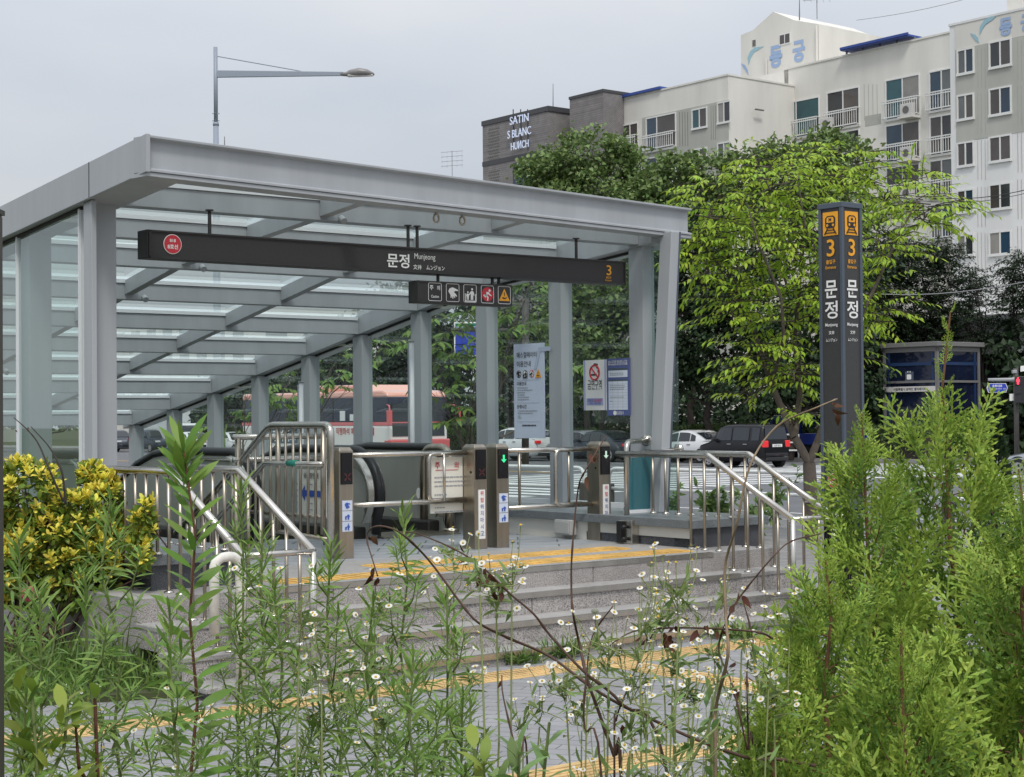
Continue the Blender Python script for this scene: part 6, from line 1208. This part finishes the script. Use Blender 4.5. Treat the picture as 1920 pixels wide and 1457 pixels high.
# ---------------------------------------------------------------- foreground weeds
def rootat(x,d,z=.02): p=at(x,800,d); return A_([p.x,p.y,z])
def topat(x,y,d): return A_(at(x,y,d))
def weed(x0,x1,ytop,d,label,style):
    """x0 pixel column of the root, x1/ytop of the tip"""
    root=rootat(x0,d); tip=topat(x1,ytop,d); t=thing('horseweed',Vector(root),0,label,'weed','tall weeds in the foreground bed'); H=np.linalg.norm(tip-root); path=wob(root,tip,9,.018); segs=[]; limb(segs,path,.0058,.0022); PP=[];DD=[];LL=[];CC=[]
    def along(pt,f): q=f*(len(pt)-1); i=min(int(q),len(pt)-2); return pt[i]+(pt[i+1]-pt[i])*(q-i)
    def clothe(pt,L0,n,l0,l1,f0=0.,tipk=1.0,drop=.0):
        for k in range(n):
            f=f0+(1-f0)*(k+rng.random()*.6)/n; a=k*2.4+rng.normal()*.25; p=along(pt,f); ax=along(pt,min(f+.05,1))-along(pt,max(f-.05,0)); ax/=max(np.linalg.norm(ax),1e-6); rad=A_([math.cos(a)*(1.5 if style=='broad' else 1),math.sin(a),0]); rad/=np.linalg.norm(rad); e=.22+.95*f**3*tipk+drop; D_=rad+ax*e+rng.normal(size=3)*.1
            PP.append(p);DD.append(D_);LL.append((l0+(l1-l0)*f)*rng.uniform(.75,1.15));CC.append(.55*(1-f)+.05)
    if style=='broad':
        clothe(path,H,110,.112,.075,.2); 
        for k in range(22): a=k*2.4; PP.append(tip-A_([0,0,.012*k/3]));DD.append(A_([math.cos(a),math.sin(a),.9+.9*(22-k)/22]));LL.append(rng.uniform(.06,.10));CC.append(.15)
        wd=.2
    else:
        dens=.9 if style=='bushy' else .6
        clothe(path,H,int(120*dens),.075,.05,.22)
        nb=int((21 if style=='bushy' else 12))
        for k in range(nb):
            f=.30+.62*(k+rng.random())/nb; a=k*2.4+rng.normal()*.3; p=along(path,f); Lb=rng.uniform(.10,.30)*(1.25-f)*1.25; e=p+A_([math.cos(a)*.62,math.sin(a)*.62,.85])*Lb; m=p+(e-p)*.5+A_([math.cos(a),math.sin(a),-.25])*Lb*.14; br=[p,m,e]; limb(segs,br,.0024,.0012); clothe(br,Lb,int(12+Lb*75),.065,.038,.12,1.1)
            for q in range(6): aa=q*2.4; PP.append(e-A_([0,0,.004*q]));DD.append(A_([math.cos(aa),math.sin(aa),1.2]));LL.append(rng.uniform(.03,.055));CC.append(.15)
        for k in range(16): a=k*2.4; PP.append(tip-A_([0,0,.006*k]));DD.append(A_([math.cos(a),math.sin(a),1.5]));LL.append(rng.uniform(.035,.06));CC.append(.12)
        wd=.115
    V,F=tubes_np(segs,6); npmesh('stem',V,F,M_stemr if style=='broad' else M_stemg,t,True); n=len(PP); L_=np.array(LL); V,F=leaf8(np.array(PP),np.array(DD),np.tile([0,-.75,.8] if style=='broad' else [0,-.2,1.],(n,1))+rng.normal(size=(n,3))*(.3 if style=='broad' else .55),L_,L_*wd*rng.uniform(.8,1.2,n),np.array(CC),(.75,1,.7)); npmesh('leaves',V,F,L_weed2 if style=='broad' else L_weed,t); return t
weed(352,344,845,3.5,'tall single stemmed weed with broad drooping leaves before the left handrail','broad')
for x0,x1,y,d,l,s in ((215,208,930,3.6,'tall bushy narrow leaved weed before the golden shrub','bushy'),(455,452,915,3.9,'tall bushy weed before the left stair rail end','bushy'),(488,492,1000,3.7,'slightly shorter bushy weed right of the tall one before the stair rail','bushy'),(610,622,1015,3.7,'bushy weed before the leftmost gate bollard','bushy'),(762,754,955,3.8,'bushy weed before the caution board','bushy'),(10,35,1010,3.2,'bushy weed cut by the left edge','bushy'),(90,75,1120,3.0,'lower bushy weed at the left edge','bushy'),(520,515,1110,3.5,'middle height bushy weed left of the steps','bushy'),(690,700,1130,3.4,'middle height bushy weed under the leftmost bollard','bushy'),(830,838,1110,3.6,'slender weed left of the dead stems','thin'),(865,868,1300,3.2,'short bushy weed at the bottom near the middle','bushy'),(300,318,1140,3.1,'short weed right of the broad leaved one','thin'),(150,160,1080,3.3,'thin weed between the left edge and the golden shrub','thin'),(770,775,1230,3.1,'dense short weed below the caution board','bushy'),(45,50,1290,2.7,'lowest weed at the left edge corner','thin')): weed(x0,x1,y,d,l,s)
def shoot(x0,x1,y,d,label,n,leaf,stem,ls,wf,name='leafy_shoot',spread=.35,br=5,f0=.3):
    root=rootat(x0,d); tip=topat(x1,y,d); t=thing(name,Vector(root),0,label,'shoot','leafy shoots in the foreground bed'); segs=[]; path=wob(root,tip,7,.03); limb(segs,path,.006,.003); PP=[];DD=[];LL=[]
    def cl(pt,m,f0):
        for k in range(m):
            f=f0+(1-f0)*k/max(m-1,1); q=f*(len(pt)-1); i=min(int(q),len(pt)-2); p=pt[i]+(pt[i+1]-pt[i])*(q-i); ax=pt[i+1]-pt[i]; ax/=np.linalg.norm(ax); a=k*2.4; o=np.cross(ax,[math.cos(a),math.sin(a),.2]); PP.append(p);DD.append(o+ax*(.7+.6*f));LL.append(ls*rng.uniform(.7,1.15))
    cl(path,n,f0)
    for k in range(br): i=int(rng.integers(3,7)); a=k*2.4; e=path[i]+A_([math.cos(a)*spread,math.sin(a)*spread,.9])*rng.uniform(.12,.25); limb(segs,[path[i],(path[i]+e)/2+A_([math.cos(a),math.sin(a),0])*.02,e],.004,.002); cl([path[i],(path[i]+e)/2,e],14,.25)
    V,F=tubes_np(segs,6); npmesh('stem',V,F,stem,t,True); m=len(PP); L_=np.array(LL); V,F=leaf8(np.array(PP),np.array(DD),np.tile([0,0,1.],(m,1))+rng.normal(size=(m,3))*.25,L_,L_*wf,.3,(.8,1,.75)); npmesh('leaves',V,F,leaf,t)
shoot(185,178,1310,2.8,'olive leaved shoot with reddish stems at the bottom left',26,L_olive,M_stemr,.045,.4,br=9)
shoot(895,890,1405,2.9,'small bright leaved shoot at the bottom beside the paving',22,L_olive,M_stemg,.05,.42,br=4)
shoot(930,1030,1355,3.0,'leaning grey green leafy shoot at the bottom middle',34,L_grn2,M_stemg,.06,.28,br=2)
shoot(1000,975,1390,2.9,'second leaning leafy shoot beside the tactile strip',26,L_grn2,M_stemg,.07,.3,br=3)
shoot(1290,1262,1325,3.2,'blue green leafy shoot among the small daisies at right',24,L_grn2,M_stemg,.052,.26,br=3)
shoot(1340,1335,1370,3.1,'low leafy shoot left of the thuja base',26,L_grn2,M_stemg,.055,.26,br=4); shoot(1170,1180,1420,2.9,'low leafy shoot under the daisies',20,L_grn2,M_stemg,.055,.24,br=3)
shoot(30,60,1300,2.7,'pale leafy shoot at the lower left corner',26,L_olive,M_stemg,.06,.36,br=6)
# fleabane daisies
def fleabane(x0,x1,y,d,nf,spread,label='white small flowered daisy plant in the foreground bed'):
    root=rootat(x0,d); top=topat(x1,y,d); t=thing('daisy_plant',Vector(root),0,label,'daisy','white daisies in the foreground bed'); segs=[]; fork=root+(top-root)*(1-min(.6,spread*1.6/max(np.linalg.norm(top-root),.1))); limb(segs,wob(root,fork,5,.02),.0026,.0018); HP=[];PP=[];DD=[]
    for k in range(nf):
        q=rng.normal(size=3)*spread*np.array([.55,.55,.5]); e=top+q-A_([0,0,spread*.45]); s=fork+(top-fork)*rng.uniform(0,.55); m=(s+e)/2+A_([q[0],q[1],-.2*spread])*.25; limb(segs,[s,m,e],.0011,.0008); HP.append(e); 
        for j in range(2): PP.append(s+(m-s)*rng.random());DD.append(rdir(1,.5)[0])
    for k in range(26): f=rng.uniform(.1,1); PP.append(root+(fork-root)*f);DD.append(rdir(1,.4)[0])
    V,F=tubes_np(segs,4); npmesh('stems',V,F,M_fbs,t); PP=np.array(PP);n=len(PP);L_=rng.uniform(.02,.05,n); V,F=leaf8(PP,np.array(DD),rdir(n,1),L_,L_*.2,.3); npmesh('leaves',V,F,L_fb,t)
    Vp=[];Fp=[];Ve=[];Fe=[];o=0;oe=0;m=14
    for e in HP:
        nz=A_([0,0,1.])+rng.normal(size=3)*.32+A_([0,-.25,0]); nz/=np.linalg.norm(nz); x=np.cross(nz,[1,0,.1]); x/=np.linalg.norm(x); y_=np.cross(nz,x); r=rng.uniform(.0066,.0096)*(1 if rng.random()>.2 else .55); cup=rng.uniform(-.15,.35); pts=[]
        for j in range(2*m): a=math.pi*j/m; rr=r if j%2==0 else r*.80; pts.append(e+(x*math.cos(a)+y_*math.sin(a))*rr+nz*cup*rr)
        Vp.append(np.array([e]+pts)); Fp+=[(o,o+1+j,o+1+(j+1)%(2*m)) for j in range(2*m)]; o+=2*m+1
        pts=[e+nz*.0028+(x*math.cos(a)+y_*math.sin(a))*r*.27 for a in np.arange(8)*math.pi/4]; pb=[e+nz*.0005+(x*math.cos(a)+y_*math.sin(a))*r*.30 for a in np.arange(8)*math.pi/4]; Ve.append(np.array([e+nz*.0042]+pts+pb)); Fe+=[(oe,oe+1+j,oe+1+(j+1)%8) for j in range(8)]+[(oe+1+j,oe+9+j,oe+9+(j+1)%8) for j in range(8)]+[(oe+1+j,oe+9+(j+1)%8,oe+1+(j+1)%8) for j in range(8)]; oe+=17
    npmesh('petals',np.concatenate(Vp),Fp,M_petal,t); npmesh('flower_eyes',np.concatenate(Ve),Fe,M_eye,t)
M_fbs=mat('pale_stem',(.28,.32,.12),.7)
for x,y,dx in ((850,1010,10),(900,1030,30),(930,1060,10),(960,1025,30),(700,1090,-20),(840,1080,-30),(600,1150,-15),(560,1080,10),(700,1200,10),(850,1180,-15),(880,1250,20),(640,1230,10),(450,1200,-10),(380,1290,0),(600,1300,0),(720,1290,10),(190,1290,10),(410,1330,5),(330,1330,5),(240,1360,5),(560,1390,5),
  (1270,1065,-10),(1200,1110,20),(1350,1080,20),(1140,1150,10),(1240,1140,0),(1310,1130,10),(1390,1150,15),(1100,1210,10),(1180,1200,-10),(1260,1210,0),(1340,1200,10),(1420,1190,10),(1060,1250,-20),(1130,1270,0),(1210,1270,10),(1290,1270,0),(1370,1250,10),(1440,1230,5),(1010,1290,-10),(1090,1320,10),(1180,1340,0),(1260,1350,10),(1330,1320,0),(1400,1300,0),(1120,1400,0),(1230,1400,10),(1310,1410,0),(980,1330,-5),(1450,1270,0),(1480,1120,10)):
    fleabane(x-dx*.6,x,y-12,rng.uniform(3.0,4.2),int(rng.integers(6,19)),rng.uniform(.045,.10))
# dead stems
def dead(px,d,label,leaves=(),r=.0035,m=None,tip=.0012):
    pts=[A_(at(x,y,d)) for x,y in px]
    if px[0][1]>1380 and px[0][0]<1450: q=pts[0].copy(); q[2]=.02; q[:2]+=[(pts[0][0]-pts[1][0])*1.5,0]; pts=[q]+pts
    for i in range(1,len(pts)-1): pts[i]=pts[i]+rng.normal(size=3)*.002+A_([0,rng.normal()*.04,0])
    t=thing('dead_stem',Vector(pts[0]),0,label,'dead stem','dead stems in the foreground'); b=MB(); n=len(pts); fin=[]
    for i in range(n-1):
        p0=pts[max(i-1,0)];p1=pts[i];p2=pts[i+1];p3=pts[min(i+2,n-1)]
        for k in range(5): s=k/5; fin.append(.5*((2*p1)+(p2-p0)*s+(2*p0-5*p1+4*p2-p3)*s*s+(3*p1-p0-3*p2+p3)*s**3))
    fin.append(pts[-1]); N=len(fin); b.tube([Vector(p) for p in fin],[r+(tip-r)*i/(N-1)+(.0009 if i%9==4 else 0) for i in range(N)],6); b.build('stem',m or M_stemd,t,True)
    if leaves:
        PP=[];DD=[];LL=[]
        for x,y,k in leaves:
            for j in range(k): PP.append(A_(at(x,y,d))+rng.normal(size=3)*.006);DD.append(A_([rng.normal()*.5,rng.normal()*.5,-1.1]));LL.append(rng.uniform(.014,.028))
        L_=np.array(LL);V,F=leaf8(np.array(PP),np.array(DD),rdir(len(PP)),L_,L_*.45,rng.uniform(.3,.9,len(PP)),(.9,1.1,.6)); npmesh('dead_leaves',V,F,L_dead,t)
dead([(1530,1436),(1460,1427),(1400,1414),(1300,1382),(1224,1352),(1160,1310),(1098,1275),(1030,1238),(957,1203),(900,1167),(864,1135),(805,1053),(757,1000),(725,985),(697,992),(686,1015),(700,1050),(708,1080)],3.4,'long arching dead stem from the thuja base to the leftmost bollard',[(690,1010,2),(700,1060,2),(706,1085,3)],.0042)
dead([(1252,1455),(1166,1323),(1098,1255),(1035,1195),(1000,1157),(958,1113),(902,1060),(849,1028),(783,1000),(760,998)],3.25,'dead stem with curled brown leaves crossing the steps',[(868,1035,2),(862,1055,1),(908,1075,3),(915,1085,2),(940,1112,2),(930,1092,2)])
dead([(1162,1457),(1149,1415),(1120,1330),(1098,1269),(1086,1215),(1076,1150),(1070,1100),(1072,1031),(1082,921),(1098,879),(1137,817)],3.3,'upright dead stem reaching up to the rightmost bollard with one brown leaf',[(1112,852,3),(1094,890,1)],.004)
dead([(1448,1197),(1401,1176),(1301,1176),(1200,1183),(1158,1197),(1138,1215)],3.3,'nearly level dead twig with hanging brown leaves over the lowest step',[(1250,1190,5),(1258,1200,3),(1270,1184,2),(1300,1180,2),(1320,1174,2),(1207,1192,3),(1160,1215,3),(1150,1208,1),(1352,1182,2)],.0024)
dead([(1123,1457),(1098,1358),(1098,1260),(1112,1195),(1149,1137)],3.2,'thin dark dead stem bending right over the second step',[],.0026)
dead([(1152,1427),(1155,1358),(1172,1295),(1209,1220),(1228,1183)],3.35,'thin dead stem crossing the tactile strip',[(1170,1350,2)],.0024)
dead([(1337,1457),(1341,1338),(1355,1220),(1357,1150),(1363,1062),(1374,980),(1402,870),(1457,801),(1520,765),(1570,748)],3.3,'tall pale dead stem arching to the pylon sign with a hanging leaf',[(1566,762,2),(1562,775,2)],.0042,M_twig)
dead([(986,1457),(971,1409),(943,1306),(941,1266)],3.1,'short dark dead stem over the paving at the bottom',[(945,1270,1)],.0022)
dead([(1410,1440),(1398,1400),(1372,1290),(1358,1226),(1369,1160),(1391,1114),(1443,1045),(1484,1018),(1539,1001)],3.4,'dead stem bending right towards the stair handrail',[(1389,1112,4),(1386,1125,2)],.0026)
dead([(1405,1430),(1400,1330),(1401,1250),(1406,1200),(1391,1118)],3.5,'thin reddish dead stem left of the thuja with curled leaves',[(1404,1265,4),(1390,1290,3),(1442,1300,5),(1445,1312,4),(1374,1248,1)],.002)
dead([(119,941),(96,880),(73,834),(51,809),(26,783)],10.4,'thin dead stem leaning left above the golden shrub',[(30,805,2),(50,800,1)],.008,M_dkbark,.003)
dead([(123,945),(118,891),(107,864),(88,835),(58,800)],10.5,'arching dead stem above the golden shrub',[],.009,M_dkbark,.003)
# red flower
P=A_(at(55,1112,3.3)); t=thing('red_flower',Vector(rootat(62,3.3)),0,'single dark red flower among the weeds at the left edge','flower'); b=MB(); b.tube([Vector(rootat(62,3.3)),Vector(P)-Vector((0,0,.1)),Vector(P)],.0018,5); b.build('stem',M_stemg,t); n=13; a=np.arange(n)*2*np.pi/n; x,y_=A_([1,0,.1]),A_([0,.5,.86]); D_=np.cos(a)[:,None]*x+np.sin(a)[:,None]*y_; V,F=leaf8(np.tile(P,(n,1)),D_,np.tile([0,-1,.4],(n,1)),np.full(n,.018),np.full(n,.009),.2,(.7,1,1)); npmesh('petals',V,F,mat('dark_red_petal',(.30,.03,.05),.6),t); b=MB(); b.disc(P+A_([0,-.003,0]),x,y_,.008,(0,-.004,.002),12); b.build('flower_eye',mat('dark_floret',(.04,.008,.01),.8),t)
# ---------------------------------------------------------------- thuja
def frond_proto(n=13):
    """flat scale-leaf spray: list of (x,y,dirx,diry,len,width) -> quads in a plane, x forward"""
    Q=[]
    def seg(p,a,l,w): 
        d=np.array([math.cos(a),math.sin(a)]); s=np.array([-d[1],d[0]]); Q.append([p-s*w*.35,p+d*l*.55-s*w*.5,p+d*l,p+d*l*.55+s*w*.5]); 
    def axis(p,a,L_,lev):
        k=max(3,int(L_/(.0145 if lev<2 else .017))); d=np.array([math.cos(a),math.sin(a)])
        for i in range(k):
            f=i/k; q=p+d*L_*f; seg(q,a+rng.normal()*.04,L_/k*1.9,.0085 if lev==0 else .0075)
            if lev<2 and i>0:
                sgn=1 if i%2 else -1; l2=L_*(.52 if lev==0 else .45)*(1-f*.72)*rng.uniform(.75,1.15)
                if l2>.008: axis(q,a+sgn*rng.uniform(.65,.9),l2,lev+1)
    axis(np.zeros(2),0,.20,0); Q=np.array(Q); z=rng.normal(size=Q.shape[:2])*.0025; return np.concatenate([Q,z[...,None]],2).reshape(-1,3)
FRP=[frond_proto() for _ in range(5)]
def thuja(x0,xt,ytop,d,label,R0,nb,seed,lean=0,low=.35,bare=.12,pw=.85):
    root=rootat(x0,d); tip=topat(xt,ytop,d); H=tip[2]-root[2]; t=thing('thuja',Vector(root),0,label,'conifer','thuja shrubs in the foreground bed'); segs=[]; path=wob(root,tip,9,.012); limb(segs,path,.014,.0025); Vs=[];Bs=[]
    def along(f): q=f*9; i=min(int(q),8); return path[i]+(path[i+1]-path[i])*(q-i)
    def put(p,dr,nrm,s,new=False):
        D_,S,N=_frame(dr[None],nrm[None]); pr=FRP[int(rng.integers(0,5))]*s; bend=-6*pr[:,0:1]**2*.25; V=p+pr[:,0:1]*D_[0]+pr[:,1:2]*S[0]+(pr[:,2:3]+bend*rng.uniform(-.3,1))*N[0]; (Bs if new else Vs).append(V)
    for k in range(nb):
        f=low+(1-low-bare)*(k+rng.random())/nb; a=k*2.4+rng.normal()*.35; p=along(f); prof=(1-((f-low)/(1-low-bare*.8)))**pw; Lb=R0*(prof*.95+.06)*rng.uniform(.7,1.15); out=A_([math.cos(a),math.sin(a),0]); e=p+out*Lb*.8+A_([0,0,1])*Lb*rng.uniform(.45,.8); m=p+out*Lb*.5+A_([0,0,.12])*Lb; br=[p,m,e]; limb(segs,br,.0055*max(prof,.3),.0018)
        nf=max(2,int(Lb/.05))
        for j in range(nf):
            g=(j+1)/nf; q=(p+(m-p)*g*2) if g<.5 else m+(e-m)*(g*2-1); ax=(m-p) if g<.5 else (e-m); ax=ax/np.linalg.norm(ax); side=np.cross(ax,[0,0,1.])*(1 if j%2 else -1); dr=ax*rng.uniform(.6,1.0)+side*rng.uniform(.2,.9)*(1-g*.5)+A_([0,0,rng.uniform(-.05,.5)]); nrm=A_([rng.normal()*.8,rng.normal()*.8-.5,rng.normal()*.35+.25]); put(q,dr,nrm,rng.uniform(.8,1.35)*(.5+.5*min(1,Lb/.2)),g>.7)
        put(e,(e-m)/np.linalg.norm(e-m)+A_([0,0,.3]),rdir(1)[0]+A_([0,-.7,0]),rng.uniform(.6,1.0)*(.45+.55*min(1,Lb/.2)),True)
    for k in range(9): f=1-bare*1.1*(k+.2)/9; a=k*2.4; put(along(f),A_([math.cos(a)*.45,math.sin(a)*.45,1]),A_([math.cos(a),math.sin(a),.3]),.22+.03*k,True)
    V,F=tubes_np(segs,6); npmesh('trunk',V,F,M_thb,t,True); 
    for nm,q,m_ in (('foliage',Vs,L_thu),('new_growth',Bs,L_thn)): V=np.concatenate(q); npmesh(nm,V,np.arange(len(V)).reshape(-1,4),m_,t)
thuja(1640,1616,775,4.3,'bright green thuja with a thin spike before the pylon sign',.32,38,1,low=.24,bare=.1,pw=1.0)
thuja(1760,1782,585,4.7,'tallest bright green thuja with a bare leader before the kiosk',.40,50,2,low=.15,bare=.2,pw=.8)
thuja(1925,1910,880,4.1,'bright green thuja at the right edge',.34,42,3,low=.16)
thuja(1535,1548,1050,3.8,'low bushy thuja leaning towards the steps',.26,36,4,low=.2)
thuja(1450,1440,1270,3.5,'lowest thuja spray at the bottom beside the daisies',.24,30,5,low=.25)
thuja(1850,1850,1000,4.6,'short thuja filling the gap under the tallest one',.30,34,6,low=.15)
thuja(1700,1690,1180,3.5,'low thuja at the bottom right',.30,36,7,low=.2)
# dark post at the left edge
P=at(-12,800,2.6); t=thing('edge_post',Vector((P.x,P.y,0)),0,'narrow dark brown post at the extreme left edge','post'); b=MB(); a=at(-30,400,2.6); c=at(-7,400,2.6); b.box((a.x,P.y,0),(c.x,P.y+.03,a.z)); b.build('shaft',mat('post_brown',(.07,.06,.05)),t,bevel=.004); b=MB(); b.box((a.x-.003,P.y-.003,a.z),(c.x+.002,P.y+.033,a.z+.008)); b.build('cap',M_black,t)
